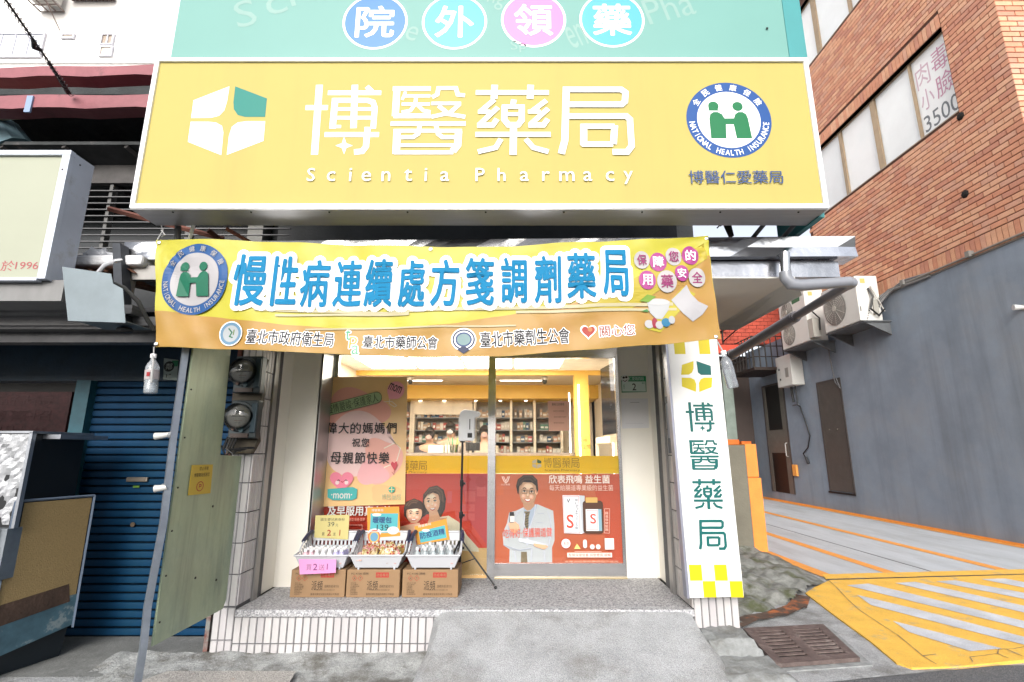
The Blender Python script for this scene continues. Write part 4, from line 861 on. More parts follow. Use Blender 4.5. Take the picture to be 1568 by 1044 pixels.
b = MB(); b.tube([e0+Vector((-.05,0,.0)), e0+Vector((0,.02,-.002)), e0+(e1-e0)*.03], [.036,.04,.036], pvc, 16); b.build('elbow', None, T, smooth=True)
b = MB(); b.tube([e0+(e1-e0)*.02, e0+(e1-e0)*.35], .033, M('pvc_brown', (.20,.185,.20), .35, var=.15, scale=4), 16); b.tube([e0+(e1-e0)*.35, e0+(e1-e0)*.36], .042, MATS['pvc_brown'], 16); b.tube([e0+(e1-e0)*.36, e1], .048, MATS['pvc_brown'], 16); b.tube([e1+(e1-e0)*.0, e1+Vector((0,.1,.0))], .06, MATS['pvc_brown'], 16); b.build('slanting_pipe', None, T, smooth=True)

# ================================================================ BANNER
YB = 3.05
def ctrl(pts, x):
    for (a, av), (c, cv) in zip(pts, pts[1:]):
        if x <= c: q = (x-a)/(c-a); q = q*q*(3-2*q)*.5+q*.5; return av+(cv-av)*q
    return pts[-1][1]
topc = [onY(u, v, YB) for u, v in ((237,366),(330,368),(450,371),(560,376),(670,379),(780,377),(900,371),(1000,366),(1086,360.5))]
botc = [onY(u, v, YB) for u, v in ((237,531),(330,535),(450,540),(560,545),(670,549),(760,547),(900,536),(1000,529),(1100,519))]
topc = [(x, z+.03*(0 if 0 < i < 8 else 0)) for i, (x, z) in enumerate(topc)]
BX0, BX1 = topc[0][0], onY(1092, 440, YB)[0]
def bdy(x, z):
    w = .010*math.sin(x*5.3+z*3.1)+.006*math.sin(x*11+z*7+1)+.004*math.sin(-x*9+z*23)+.0016*math.sin(x*31+z*17)
    dl = math.hypot(x-BX0, z-topc[0][1]); dr = math.hypot(x-BX1, z-topc[-1][1]); 
    w += .007*math.exp(-dl*4)*math.sin(18*math.atan2(z-topc[0][1], x-BX0+.01)) + .008*math.exp(-dr*4)*math.sin(16*math.atan2(z-topc[-1][1], BX1-x+.01))
    q = (x-BX0)/(BX1-BX0); return w-.03*math.sin(math.pi*q)*max(0, (3.0-z))
T = thing('banner', 'yellow and orange vinyl banner with big blue outlined characters tied across the entrance', 'banner', ((BX0+BX1)/2,YB,2.0))
NB = 170; NV = 34; vs = []; fs = []
def ldx(x, z):                                                      # the hem is drawn in at the lower left corner
    h = (ctrl(topc, x)-z)/(ctrl(topc, x)-ctrl(botc, x)); q = (x-BX0)/(BX1-BX0); return .11*h*max(0, 1-q*4)
for i in range(NB+1):
    x = BX0+(BX1-BX0)*i/NB; z1_ = ctrl(topc, x); z0_ = ctrl(botc, x)
    for j in range(NV+1): z = z0_+(z1_-z0_)*j/NV; xx = x+(.02*(1-j/NV) if i == NB else 0)+ldx(x, z); vs.append((xx, YB+bdy(x, z), z))
fs = [(i*(NV+1)+j, (i+1)*(NV+1)+j, (i+1)*(NV+1)+j+1, i*(NV+1)+j+1) for i in range(NB) for j in range(NV)]
by = M('banner_yellow', (.55,.51,.045), .42, var=.03, trans=.3, bump=.3, bscale=12); bo = M('banner_orange', (.47,.275,.06), .42, var=.05, trans=.3, scale=4, bump=.3, bscale=12, col2=(.46,.24,.07), k2=(.5,.8), s2=2)
b = MB(); b.add(vs, fs); b.build('cloth', by, T, smooth=True)
bordc = [onY(u, v, YB) for u, v in ((237,476),(300,484),(372,492),(450,499),(520,504),(600,506),(680,499),(760,486),(850,470),(950,446),(1020,425),(1092,388))]
vs = []; MV = 26
for i in range(NB+1):
    x = BX0+(BX1-BX0)*i/NB; z1_ = min(ctrl(bordc, x), ctrl(topc, x)-.01); z0_ = ctrl(botc, x)+.001
    for j in range(MV+1): z = z0_+(z1_-z0_)*j/MV; xx = x+(.02*(1-j/MV) if i == NB else 0)+ldx(x, z); vs.append((xx, YB+bdy(x, z)-.0022, z))
fs = [(i*(MV+1)+j, (i+1)*(MV+1)+j, (i+1)*(MV+1)+j+1, i*(MV+1)+j+1) for i in range(NB) for j in range(MV)]
b = MB(); b.add(vs, fs); b.build('orange_field', bo, T, smooth=True)
S = Sheet(T, lambda a, c, l: (a, YB+bdy(a, c)-l, c), lambda u, v: onY(u, v, YB), step=.00015, base=.0042)
def subdiv_poly(S, ps, m, cx=None):                                 # fan with rings so it follows the cloth
    q = S.pts(ps); c = (sum(p[0] for p in q)/len(q), sum(p[1] for p in q)/len(q)); R_ = 5; vs = [c]; n = len(q)
    for r in range(1, R_+1): vs += [(c[0]+(p[0]-c[0])*r/R_, c[1]+(p[1]-c[1])*r/R_) for p in q]
    fs = [(0, 1+i, 1+(i+1) % n) for i in range(n)]
    for r in range(R_-1): fs += [(1+r*n+i, 1+(r+1)*n+i, 1+(r+1)*n+(i+1) % n, 1+r*n+(i+1) % n) for i in range(n)]
    S.lay(vs, fs, m)
S.to('yellow_ray', .006)
lt = PO('F2E24A', .45)
def strip(S, top, bot, m, n=24):
    vs = []
    for i in range(n+1):
        q = i/n; a = (top[0][0]+(top[1][0]-top[0][0])*q, top[0][1]+(top[1][1]-top[0][1])*q); c = (bot[0][0]+(bot[1][0]-bot[0][0])*q, bot[0][1]+(bot[1][1]-bot[0][1])*q)
        for j in range(5): vs.append(S.pxf(a[0]+(c[0]-a[0])*j/4, a[1]+(c[1]-a[1])*j/4))
    S.lay(vs, [(i*5+j, (i+1)*5+j, (i+1)*5+j+1, i*5+j+1) for i in range(n) for j in range(4)], m)
strip(S, ((880,473),(1078,372)), ((960,478),(1084,395)), PO('F0DA4C', .45)); S.to('yellow_ray', .0062); strip(S, ((985,505),(1045,440)), ((1010,510),(1065,450)), PO('F3E34E', .45))
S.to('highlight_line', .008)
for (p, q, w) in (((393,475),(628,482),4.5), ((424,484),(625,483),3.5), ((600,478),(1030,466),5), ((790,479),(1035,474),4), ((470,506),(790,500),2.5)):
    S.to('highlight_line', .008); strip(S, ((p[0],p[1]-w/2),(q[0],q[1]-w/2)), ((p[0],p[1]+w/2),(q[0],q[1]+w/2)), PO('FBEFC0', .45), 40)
S.to('headline', .010)
chars = [('慢',362,391,411,471),('性',414,394,458,471),('病',463,399,506,472),('連',513,400,556,472),('續',560,400,603,472),('處',612,402,653,473),('方',661,399,704,472),('箋',713,397,757,470),('調',767,396,807,466),('劑',818,393,859,465),('藥',867,390,911,459),('局',921,385,961,456)]
k = S.k
k = S.k
for c, u0, v0, u1, v1 in chars:                                     # white halo
    for rr_h, nq in ((7.5, 18), (5, 14), (2.5, 8)):
        for q in range(nq):
            S.k = k+.00003*q; du, dv = rr_h*math.cos(q*2*math.pi/nq), rr_h*math.sin(q*2*math.pi/nq); S.text(c, u0+du, v0+dv, u1+du, v1+dv, wsn, 0)
S.k = k+.006
for i, (c, u0, v0, u1, v1) in enumerate(chars): S.text(c, u0, v0, u1, v1, M('banner_blue', (.008,.17,.34), .65, var=.02, spec=.15), .032)
S.to('health_insurance_badge'); S.k = .007; S.step = .0022
a, bz = S.pxf(300, 428); nhi(S, a, bz, .218, PO('2A6FBC', .45), PO('E9E6EA', .45), PO('0F8A68', .45), rings=6, ry=.232)
S.step = .00015; S.to('slogan')
for i, (c, u, v, r, col) in enumerate((('保',982,399,12,0),('障',1007,402,13,1),('您',1031,393,12.5,0),('的',1057,391,13,1),('用',990,430,13,1),('藥',1020,432,15,0),('安',1043,419,11,1),('全',1067,425,13,0))):
    S.to('slogan_badge'); S.k = .009+.0006*i; S.ell(u, v, r, r*1.12, PO('F4EFEF' if not col else 'E05CB4', .45), 28, 3); S.k = .0155
    S.text(c, u-r*.62, v-r*.66, u+r*.62, v+r*.66, PO('C2408C', .45) if not col else wsn, .03)
S.step = .0006; S.to('illustration'); S.k = .009
subdiv_poly(S, [(1051,436),(1057,450),(1068,462),(1084,469),(1075,482),(1060,493),(1045,481),(1033,467),(1027,460),(1040,448)], PO('EDEBF0', .45))
subdiv_poly(S, [(990,464),(1025,462),(1022,476),(1012,490),(1003,489),(994,480)], PO('EDEFF2', .45)); S.ell(1007, 463, 17, 5, PO('FFFFFF', .45), 24, 2); subdiv_poly(S, [(978,462),(990,452),(1004,455),(992,464)], PO('9CCB4A', .45)); subdiv_poly(S, [(980,478),(990,474),(992,479)], PO('5FA85A', .45))
S.ell(992, 498, 7, 6.5, PO('F2F0F2', .45), 20, 2); S.ell(1001, 496, 4.5, 8, PO('C9405A', .45), 20, 2); S.ell(1008, 499, 6, 6, PO('F2F0F2', .45), 20, 2); S.ell(1018, 495, 7, 6.5, PO('3F9FD0', .45), 20, 2); S.ell(1027, 491, 5, 6, PO('EDEFF2', .45), 20, 2)
S.to('small_lettering'); S.step = .00015; S.k = .006; dkb = PO('1B1B22', .45)
def outlined(t_, u0, v0, u1, v1, m, rot=0, halo=1.3):
    k0 = S.k
    for q in range(8): S.k = k0+.00005*q; S.text(t_, u0+halo*math.cos(q*math.pi/4), v0+halo*math.sin(q*math.pi/4), u1+halo*math.cos(q*math.pi/4), v1+halo*math.sin(q*math.pi/4), wsn, 0, rot)
    S.k = k0+.0012; S.text(t_, u0, v0, u1, v1, m, .022, rot); S.k = k0
outlined('臺北市政府衛生局', 382, 508, 513, 530, dkb, -2.2); outlined('臺北市藥師公會', 558, 516, 672, 535, dkb, -1.2); outlined('臺北市藥劑生公會', 736, 506, 872, 530, dkb, 3.6); outlined('關心您', 917, 499, 970, 516, PO('C0502E', .45), 2.5)
for c, u0, v0, u1, v1, col in (('t',531,506,539,522,'2E9A6A'),('p',537,517,549,535,'E9A23A'),('a',541,530,552,544,'6BB28A')): outlined(c, u0, v0, u1, v1, P(col, .45))
S.step = .0006; S.to('round_seal'); S.k = .006
S.ell(356, 512, 18.5, 18.5, wsn, 32, 3); S.ell(356, 512, 17, 17, PO('8DBBDD', .45), 32, 3); S.ell(356, 512, 12.5, 12.5, PO('E6EDF2', .45), 32, 3); S.stroke([(353,504),(358,510),(354,516),(359,518)], 2, PO('3E8F66', .45)); S.stroke([(362,506),(360,514)], 1.6, PO('8AA85A', .45))
S.to('round_seal'); S.k = .006; S.ell(711, 522, 19, 18, wsn, 32, 3); S.ell(711, 522, 17, 16, PO('2E3A68', .45), 32, 3); S.ell(711, 522, 14.5, 13.5, wsn, 32, 3); S.ell(711, 522, 12.5, 11.5, PO('3E5A98', .45), 32, 3); S.ell(711, 522, 10, 9, PO('9FC2C4', .45), 32, 3); S.poly([(702,538),(711,544),(720,538),(714,533),(708,533)], PO('2E3A68', .45))
def heartS(c, w, m):
    ps = []
    for k_ in range(36):
        q = 2*math.pi*k_/36; ps.append((c[0]+w*math.sin(q)**3, c[1]-w*(13*math.cos(q)-5*math.cos(2*q)-2*math.cos(3*q)-math.cos(4*q))/16))
    S.poly(ps, m)
S.to('heart'); S.step = .0015; S.k = .006; heartS((900.5,508), 12.5, wsn); heartS((900.5,508), 10, PO('D9402E', .45)); S.ell(903, 505, 3.5, 3.5, PO('F09A5A', .45))
S.done()
for (u, v) in ((241,370),(1083,364),(240,527),(1096,516),(660,383)):
    ex_, ez_ = onY(u, v, YB); b = MB(); b.lathe((ex_, YB+bdy(ex_, ez_)-.004, ez_), [(.011,0),(.011,.003),(.006,.004)], steel(), 12, 'y'); b.build('eyelet', None, T)
# strings and hanging water bottles
strm = PO('EDEDED')
z = lambda u, v, Y: (lambda p: (p[0], Y, p[1]))(onY(u, v, Y))
T = thing('tie_string', 'white string tying the upper left banner corner to the sign strut', 'string', z(240,366,YB))
b = MB(); b.tube([z(241,367,YB), z(250,352,YB+.03), z(247,345,YB+.06)], .004, strm, 6); b.tube([z(247,352,YB), z(253,360,YB-.01), z(248,362,YB)], .004, strm, 6); b.build('string', None, T)
def bottle(name, label, cat, top, ang, capcol, glassm, n=14, H=.24, R=.033, parent_label=None, group=None, liquid=None, labelcol=None):
    t = thing(name, label, cat, top, group)
    b = MB(); pr = [(.012,0),(.013,-.018),(.016,-.03),(.028,-.05),(R,-.07),(R*.97,-.085),(R,-.10),(R*.98,-.13),(R,-.15),(R*.96,-.17),(R,-.19),(R*.98,-.21),(R,-H+.01),(R*.8,-H)]
    b.lathe((0,0,0), [(r, h*H/.24) for r, h in pr], glassm, n); b.build('bottle_body', None, t, smooth=True, world=False)
    b = MB(); b.lathe((0,0,0), [(.016,.012),(.016,-.012)], capcol, 12); b.build('cap', None, t, world=False)
    if labelcol: b = MB(); b.lathe((0,0,0), [(R+.001,-.09*H/.24),(R+.001,-.15*H/.24)], labelcol, n); b.build('label', None, t, world=False)
    if liquid: b = MB(); b.lathe((0,0,0), [(R*.9,-.13*H/.24),(R*.92,-H*.96),(R*.7,-H+.004)], liquid, n); b.build('water', None, t, smooth=True, world=False)
    t.rotation_euler = (0, ang, 0); return t
pet = glass('pet_plastic', (.93,.95,.97), 1.6, (.85,.9,.95), .22); water = glass('water', (.72,.78,.82), 1.4, (.7,.75,.8), .15)
tp = z(235,545,YB-.02)
t = bottle('water_bottle', 'clear water bottle with red label hanging from the lower left banner corner', 'bottle', tp, rad(-4), wsn, pet, liquid=water, labelcol=PO('EFE3E6'), H=.235, R=.037)
b = MB(); b.tube([z(237,531,YB-.01), tp], .0035, strm, 6); b.tube([(tp[0]+.01,tp[1]-.025,tp[2]),(tp[0]+.035,tp[1]-.045,tp[2]-.05),(tp[0]+.03,tp[1]-.042,tp[2]-.17)], .006, strm, 6); b.build('string', None, t).parent = t
o = t.children[-1]
S = Sheet(t, lambda a, c, l: (a, -.038-l, c), lambda u, v: (u, v)); S.to('label_print')
b = MB(); b.box(-.004, .014, -.0405, -.0385, -.130, -.105); b.build('red_mark', PO('D0303A'), t, world=False)
tp = z(1108,540,YB-.02)
t = bottle('water_bottle', 'crumpled whitish plastic bottle hanging beside the top of the vertical white sign', 'bottle', tp, rad(-10), wsn, glass('pet_milky', (.9,.92,.94), 1.5, (.7,.74,.8), .2), H=.23, R=.034)
b = MB(); b.tube([z(1101,520,YB-.01), tp], .004, strm, 6); b.build('string', None, t)

# ================================================================ VERTICAL SIGN
c4v = [(1023,531),(1098,518),(1139,913),(1057,916)]
YV = 3.83
T = thing('vertical_sign', 'tall white vertical sign with teal shop name on the right pillar', 'sign', (1.42,YV,.4))
ps = [onY(*p, YV) for p in [(1056.5,915.5),(1139,913)]]
tl = onY(1023, 531, YV); tr = onY(1099, 531, YV); zt2 = 2.50
xtl = tl[0]-(ps[0][0]-tl[0])*(zt2-tl[1])/(tl[1]-ps[0][1]); xtr = tr[0]-(ps[1][0]-tr[0])*(zt2-tr[1])/(tr[1]-ps[1][1])
ring = [(ps[0][0],YV,ps[0][1]),(ps[1][0],YV,ps[1][1]),(xtr,YV,zt2),(xtl,YV,zt2)]
b = MB(); b.prism(ring, (0,.06,0)); b.build('panel', M('sign_white', (.80,.80,.80), .4, var=.02), T)
b = MB(); b.prism([(ps[0][0]-.018,YV+.002,ps[0][1]-.004),(ps[0][0]-.001,YV+.002,ps[0][1]-.004),(xtl-.001,YV+.002,zt2),(xtl-.018,YV+.002,zt2)], (0,.075,0)); b.build('edge_trim', M('trim_blue_grey', (.30,.31,.38), .4, .5), T)
S = frontal(T, YV, step=.00012); tl_ = PO('1F8F8C', .35); yq = M('checker_yellow', (.62,.50,.0), .5, var=.02)
S.to('emblem'); Z = zoom(3.409, 660, 340)
S.poly(Z((1370,725),(1310,745),(1305,797),(1345,796),(1362,785),(1370,765)), yq); S.poly(Z((1385,725),(1460,750),(1463,798),(1410,798),(1393,785)), tl_)
S.poly(Z((1308,812),(1310,858),(1383,886),(1384,845),(1375,822),(1355,813)), yq); S.poly(Z((1468,811),(1465,862),(1400,887),(1398,840),(1408,820),(1425,812)), yq)
S.to('lettering')
for i, (u0, v0, u1, v1) in enumerate(((1051,616,1094,661),(1056,673,1100,719),(1061,733,1106,779),(1069,794,1112,841))):
    a0, a1, b0, b1 = S.rect(u0, v0, u1, v1); char4(S, i, tl_, (a0, a1, b0, b1), 1.1)
def vpt(fx, fz):                                                    # position on the sign, 0..1 across, metres up
    z_ = ps[0][1]+fz; q = fz/(zt2-ps[0][1]); xa = ps[0][0]+(xtl-ps[0][0])*q; xb = ps[1][0]+(xtr-ps[1][0])*q; return (xa+(xb-xa)*fx, z_)
for (fx, r) in ((.03,1),(.5,1),(.26,0),(.76,0)):
    S.to('checker_square'); w = .235; h = .108; z0_ = .004+r*h; S.poly([vpt(fx, z0_), vpt(fx+w, z0_), vpt(fx+w, z0_+h-.002), vpt(fx, z0_+h-.002)], yq, raw=True)
for fx in (.12, .62): S.to('checker_square'); S.poly([vpt(fx, 1.735), vpt(fx+.22, 1.735), vpt(fx+.22, 1.85), vpt(fx, 1.85)], yq, raw=True)
S.done()
t = thing('notice_board', 'narrow dark blue notice board on the side of the right pillar', 'notice board', (1.29,4.1,1.6))
p = onX(1006, 590, 1.30); b = MB(); b.box(1.278, 1.290, 4.0, 4.22, 1.40, 1.86); b.build('board', P('39465C'), t); b = MB(); b.box(1.274, 1.2775, 4.03, 4.19, 1.52, 1.80); b.build('poster', P('8A93A6'), t); b = MB(); b.box(1.28, 1.291, 3.98, 4.06, 1.16, 1.34); b.build('switch_plate', P('CFCFCF'), t)

# ================================================================ GOODS ON THE STEP
card = M('cardboard', (.27,.165,.085), .75, var=.08, scale=6, bump=.1, bscale=60)
BY = 4.22
bxs = [(443,527,'left cardboard carton of sanitizer alcohol with the pink sale card hanging over it'), (529,611,'middle cardboard carton of sanitizer alcohol under the basket of warmer packs'), (615,701,'right cardboard carton of sanitizer alcohol beside the dispenser stand')]
ink = P('3A2C20', .7); red = P('B8322A', .7)
for i, (u0, u1, lab) in enumerate(bxs):
    xa = onY(u0, 915, BY)[0]; xb = onY(u1, 915, BY)[0]; hz = PL+.001; H_ = .200
    t = thing('cardboard_box', lab, 'carton', ((xa+xb)/2, BY, PL), 'cartons under the baskets')
    b = MB(); b.box(xa, xb, BY, BY+.29, hz, hz+H_); b.build('carton', card, t, bevel=.004)
    b = MB(); b.box(xa+.003, xb-.003, BY+.143, BY+.147, hz+H_-.0005, hz+H_+.001, P('2E2116')); b.box(xa+.003, xb-.003, BY+.12, BY+.17, hz+H_+.0002, hz+H_+.0016, M('packing_tape', (.5,.36,.2), .25)); b.build('top_seam', None, t)
    S = Sheet(t, lambda a, c, l: (a, BY-l, c), lambda u, v, xa=xa, xb=xb: (xa+(u/600.)*(xb-xa), hz+H_*(1-v/300.)), step=.0003, base=.0006)
    S.to('printing')
    S.text('派頻', 232, 120, 355, 225, P('1E1814', .7), .01); S.text('酒精防疫液75%', 372, 165, 535, 195, ink, .01); S.text('本產品請存放陰涼處遠離火源', 270, 213, 490, 225, ink); S.text('臺灣派頻生技股份有限公司製造', 228, 252, 540, 276, ink, .01)
    S.box(328, 30, 475, 85, red); S.text('防疫專用', 336, 40, 467, 76, card, .03); S.text('PC-4100 酒精', 50, 30, 245, 55, ink)
    for u in (90, 155): S.stroke([(u,62),(u+30,92),(u,122),(u-30,92)], .0035, red, closed=True) if 0 else S.stroke([S.pxf(u,62),S.pxf(u+27,92),S.pxf(u,122),S.pxf(u-27,92)], .0022, red, raw=True, closed=True)
    S.text('火', 78, 80, 102, 106, ink); S.text('!', 150, 78, 160, 106, ink)
    for k in range(8):
        w = random.choice((60, 85, 100)); S.text('成分乙醇容量有效期限保存'[k:k+4], 50, 138+k*17, 50+w, 149+k*17, ink)
    S.done()
# stacking baskets
basm = M('basket_white', (.50,.51,.545), .4, var=.02); navyb = M('handle_navy', (.025,.03,.07), .4)
def make_basket(lab, x, y):
    t = thing('storage_basket', lab, 'basket', (x, y, PL+.203), 'white stacking baskets'); w0, w1 = .165, .205
    b = MB()
    fr = [(-w0,0,.012),(w0,0,.012),(w1,-.035,.105),(-w1,-.035,.105)]
    def slab(q, th): b.prism(q, th)
    slab(fr, (0,.006,0)); slab([(-w0,0,.012),(-w0,.27,.012),(w0,.27,.012),(w0,0,.012)], (0,0,.005))
    # rims
    b.tube([(-w1-.004,-.037,.106),(w1+.004,-.037,.106)], .0075, None, 8)
    for s in (-1, 1):
        b.tube([(s*(w1+.002),-.037,.106),(s*(w1+.004),.05,.115),(s*(w1-.0),.13,.19),(s*(w1-.01),.29,.235)], .007, None, 8)
        # side wall in strips with slots
        for k in range(9):
            y0 = .0+.03*k; zt_ = .105+max(0, (y0-.03))*.52
            b.prism([(s*w0,y0,.012),(s*w0,y0+.02,.012),(s*w1,y0+.02,zt_),(s*w1,y0,zt_)], (-s*.005,0,0))
        for zz in (.03, .07): b.prism([(s*(w0+(w1-w0)*zz/.11),0,zz),(s*(w0+(w1-w0)*zz/.11),.27,zz),(s*(w0+(w1-w0)*(zz+.012)/.11),.27,zz+.012),(s*(w0+(w1-w0)*(zz+.012)/.11),0,zz+.012)], (-s*.005,0,0))
    b.tube([(-w1,.29,.235),(w1,.29,.235)], .008, None, 8)
    # back wall with two rows of slots
    def bw(z): return .27+.02*(z/.235)
    rowsb = [(.012,.075),(.105,.13),(.165,.235)]
    for za, zb_ in rowsb: b.prism([(-w0-(w1-w0)*za/.235,bw(za),za),(w0+(w1-w0)*za/.235,bw(za),za),(w0+(w1-w0)*zb_/.235,bw(zb_),zb_),(-w0-(w1-w0)*zb_/.235,bw(zb_),zb_)], (0,.005,0))
    for k in range(12):
        xx = -.185+k*.0325; b.prism([(xx,bw(.07),.07),(xx+.016,bw(.07),.07),(xx+.016,bw(.17),.17),(xx,bw(.17),.17)], (0,.005,0))
    for s in (-1, 1): b.box(s*.14-.006, s*.14+.006, -.01, .02, -.0, .014); b.box(s*.14-.006, s*.14+.006, .24, .26, -.0, .014)
    b.build('tub', basm, t, world=False)
    for s in (-1, 1):
        b = MB(); b.tube([(s*(w1+.003),.12,.185),(s*(w1-.0),.20,.222),(s*(w1-.01),.265,.24)], .016, navyb, 8); b.build('handle', None, t, world=False)
    b = MB(); b.lathe((.0,-.012,.06), [(.022,0),(.022,.002)], P('2A4A78'), 16, 'y', 1, .35); b.lathe((.145,-.012,.05), [(.012,0),(.012,.002)], P('D9B6B2'), 8, 'y', 1, .9); b.build('badge', None, t, world=False)
    return t
xs3 = [((onY(a, 915, BY)[0]+onY(c, 915, BY)[0])/2) for a, c, _ in bxs]
bk = [make_basket('white stacking basket with bottles of baby powder, the leftmost of three', xs3[0]+.02, BY+.005)]
bk.append(dup(bk[0], (xs3[1]+.02, BY+.005, PL+.203), 'middle white stacking basket heaped with gold and pink warmer packs'))
bk.append(dup(bk[0], (xs3[2]+.02, BY+.005, PL+.203), 'right white stacking basket filled with clear sanitizer bottles beside the stand'))
ZB0 = PL+.203+.018
# powder bottles
def powder(lab, grp, col, x, y):
    t = thing('powder_bottle', lab, 'bottle', (x, y, ZB0), grp); b = MB(); b.lathe((0,0,0), [(.024,0),(.026,.02),(.026,.07),(.020,.095),(.012,.105)], col, 12, sy=.7); b.build('bottle_body', None, t, smooth=True, world=False)
    b = MB(); b.lathe((0,0,.105), [(.013,0),(.013,.022)], wsn, 10); b.build('cap', None, t, world=False)
    b = MB(); b.lathe((0,-.0185,.05), [(.009,0),(.009,.001)], P('8A7B86'), 8, 'y'); b.build('printed_dot', None, t, world=False); return t
pcols = [('pink', P('E6BFCB', .35), [-.15,-.105]), ('white', P('E4E6EA', .35), [-.06,-.01,.04]), ('lilac', P('BDB8E6', .35), [.09,.135])]
for nm, cl, xl in pcols:
    pr = None
    for dx in xl:
        for dy in (.03, .085, .14):
            x, y = xs3[0]+.02+dx, BY+dy+.01
            if pr is None: pr = powder('%s baby powder bottle standing in rows in the left white basket' % nm, '%s powder bottles in the left basket' % nm, cl, x, y)
            else: dup(pr, (x, y, ZB0))
# warmer packs, heaped
pk_cols = [('pink and cream', 'D98A94', 'F1DCC0'), ('gold', 'B79A55', 'F3E3B8'), ('red and gold', 'B24A46', 'E9C98C'), ('white and gold', 'E6DCCB', 'B08E4A')]
for ci, (nm, c1, c2) in enumerate(pk_cols):
    pr = None
    for k in range(11):
        u = random.uniform(-.15, .15); v = random.uniform(.02, .25); hgt = .05+.085*(1-(u/.2)**2)*(.5+v*1.8)*random.uniform(.55, 1)
        x, y, z_ = xs3[1]+.02+u, BY+v, ZB0+hgt
        rt = (rad(random.uniform(20, 75)), rad(random.uniform(-35, 35)), rad(random.uniform(-60, 60)))
        if pr is None:
            pr = thing('warmer_pack', '%s foil hand warmer pack heaped in the middle basket' % nm, 'packet', (x, y, z_), '%s warmer packs in the middle basket' % nm)
            b = MB(); n = 6; vs = []; fs = []
            for s in (1, -1):
                o_ = len(vs)
                for j in range(n+1):
                    for i in range(n+1):
                        a, c = i/n*2-1, j/n*2-1; vs.append((a*.036, c*.048, s*.008*(1-a**4)*(1-c**6)+.0015*math.sin(a*9+c*7+ci)))
                fs += [(o_+j*(n+1)+i, o_+j*(n+1)+i+1, o_+(j+1)*(n+1)+i+1, o_+(j+1)*(n+1)+i) for j in range(n) for i in range(n)]
            b.add(vs, fs, M('foil_'+c1, c1, .25, .35, var=.3, scale=60, col2=c2, k2=(.48,.52), s2=45)); b.build('pouch', None, pr, smooth=True, world=False)
            b = MB(); b.box(-.02, .02, -.012, .012, .0082, .0088, P(c2, .4)); b.lathe((.008,.022,.0078), [(.010,0),(.010,.001)], P('A83A44', .4), 10); b.build('printed_label', None, pr, world=False)
            pr.rotation_euler = rt
        else: dup(pr, (x, y, z_), rot=rt)
# sanitizer bottles
pr = None; clr = glass('bottle_clear', (.90,.93,.94), 1.5, (.8,.88,.92), .28)
for k, (dx, dy) in enumerate(((-.135,.04),(-.072,.035),(-.008,.04),(.058,.04),(.125,.05),(-.10,.12),(-.03,.125),(.04,.12),(.11,.13),(-.06,.2),(.02,.2),(.09,.2))):
    x, y = xs3[2]+.02+dx, BY+dy
    if pr is None:
        pr = thing('sanitizer_bottle', 'clear sanitizer bottle with white cap standing in the right basket', 'bottle', (x, y, ZB0), 'clear sanitizer bottles in the right basket')
        b = MB(); b.lathe((0,0,0), [(.027,0),(.029,.01),(.029,.075),(.026,.092),(.012,.108),(.011,.118)], clr, 14); b.build('bottle_body', None, pr, smooth=True, world=False)
        b = MB(); b.lathe((0,0,.116), [(.014,0),(.014,.02),(.012,.024)], P('F0F2F4', .35), 12); b.build('cap', None, pr, world=False)
        b = MB(); b.lathe((0,0,0), [(.0295,.022),(.0295,.062)], P('E3EAF0', .4), 14); b.box(-.012, .006, -.0302, -.0298, .032, .05, P('5F7FB5')); b.build('paper_label', None, pr, world=False)
    else: dup(pr, (x, y, ZB0+(.0 if k < 9 else .01)))
# price cards
def cardthing(lab, uv, Y, col, part='card'):
    t, S = flat_thing('price_card', lab, 'price card', uv, Y, P(col, .5), .003, part=part); return t, S
t, S = cardthing('pale yellow price card reading 39 behind the powder bottles', [(483,789),(535,788),(533,826),(481,823)], 4.50, 'DDD08A')
S.to('lettering'); S.text('國生嬰兒爽身粉', 491, 793, 528, 797.5, P('2A3A34'), .02); S.text('39', 502, 799, 512, 806, P('3A4A48'), .01); S.text('元', 514, 802, 518, 806, P('3A4A48')); S.text('買', 493, 815, 497, 820, P('3A3A34')); S.text('2', 501, 811, 507, 820, P('B03A2E'), .04); S.text('送', 510, 815, 514, 820, P('3A3A34')); S.text('1', 518, 811, 523, 820, P('B03A2E'), .05); S.done()
t, S = cardthing('orange and blue price card reading 139 above the warmer packs', [(562,777),(611,775.5),(613,820.5),(563,824)], 4.51, 'E9A233')
S.to('lettering'); S.box(567, 786, 609, 816, P('54BCC6')); S.ell(574, 815, 10, 6, P('E9EEF2')); S.ell(602, 812, 9, 6, P('E9EEF2')); S.ell(577, 788, 7, 2.4, P('F2F4F2'))
for r, c in ((11,'D9705A'),(9,'E9C25A'),(7,'6FA8C9')): S.ell(573, 822, r*.85, r, P(c), 24)
S.box(560.5,822,585,834,P('E9A233')) if 0 else None
S.text('暖暖包', 571, 791, 600, 801, P('1F4F86'), .05); S.text('139', 577, 803, 595, 812, P('1E2A38'), .01); S.text('元', 596, 808, 599, 812, P('E07A5A')); S.text('博醫藥局', 569, 779, 587, 783, wh, .02); S.done()
t, S = cardthing('tilted orange and blue price card behind the sanitizer bottles', [(634.5,806),(683.5,794),(688.5,826),(639,834)], 4.50, 'E9A233')
S.to('lettering'); S.poly([(641,814),(681,804),(684,823),(644,831)], P('54BCC6')); S.ell(652, 812, 6, 2.2, P('F2F4F2')); S.text('防疫酒精', 643, 812, 681, 822, P('1F4F86'), .05, 11); S.text('博醫藥局', 640, 802, 660, 806, wh, .02, 12); S.done()
t, S = cardthing('bright pink buy 2 get 1 card hanging over the left basket front', [(457.5,856),(515,856.5),(514,877),(459,879.5)], 4.165, 'EFA0D6')
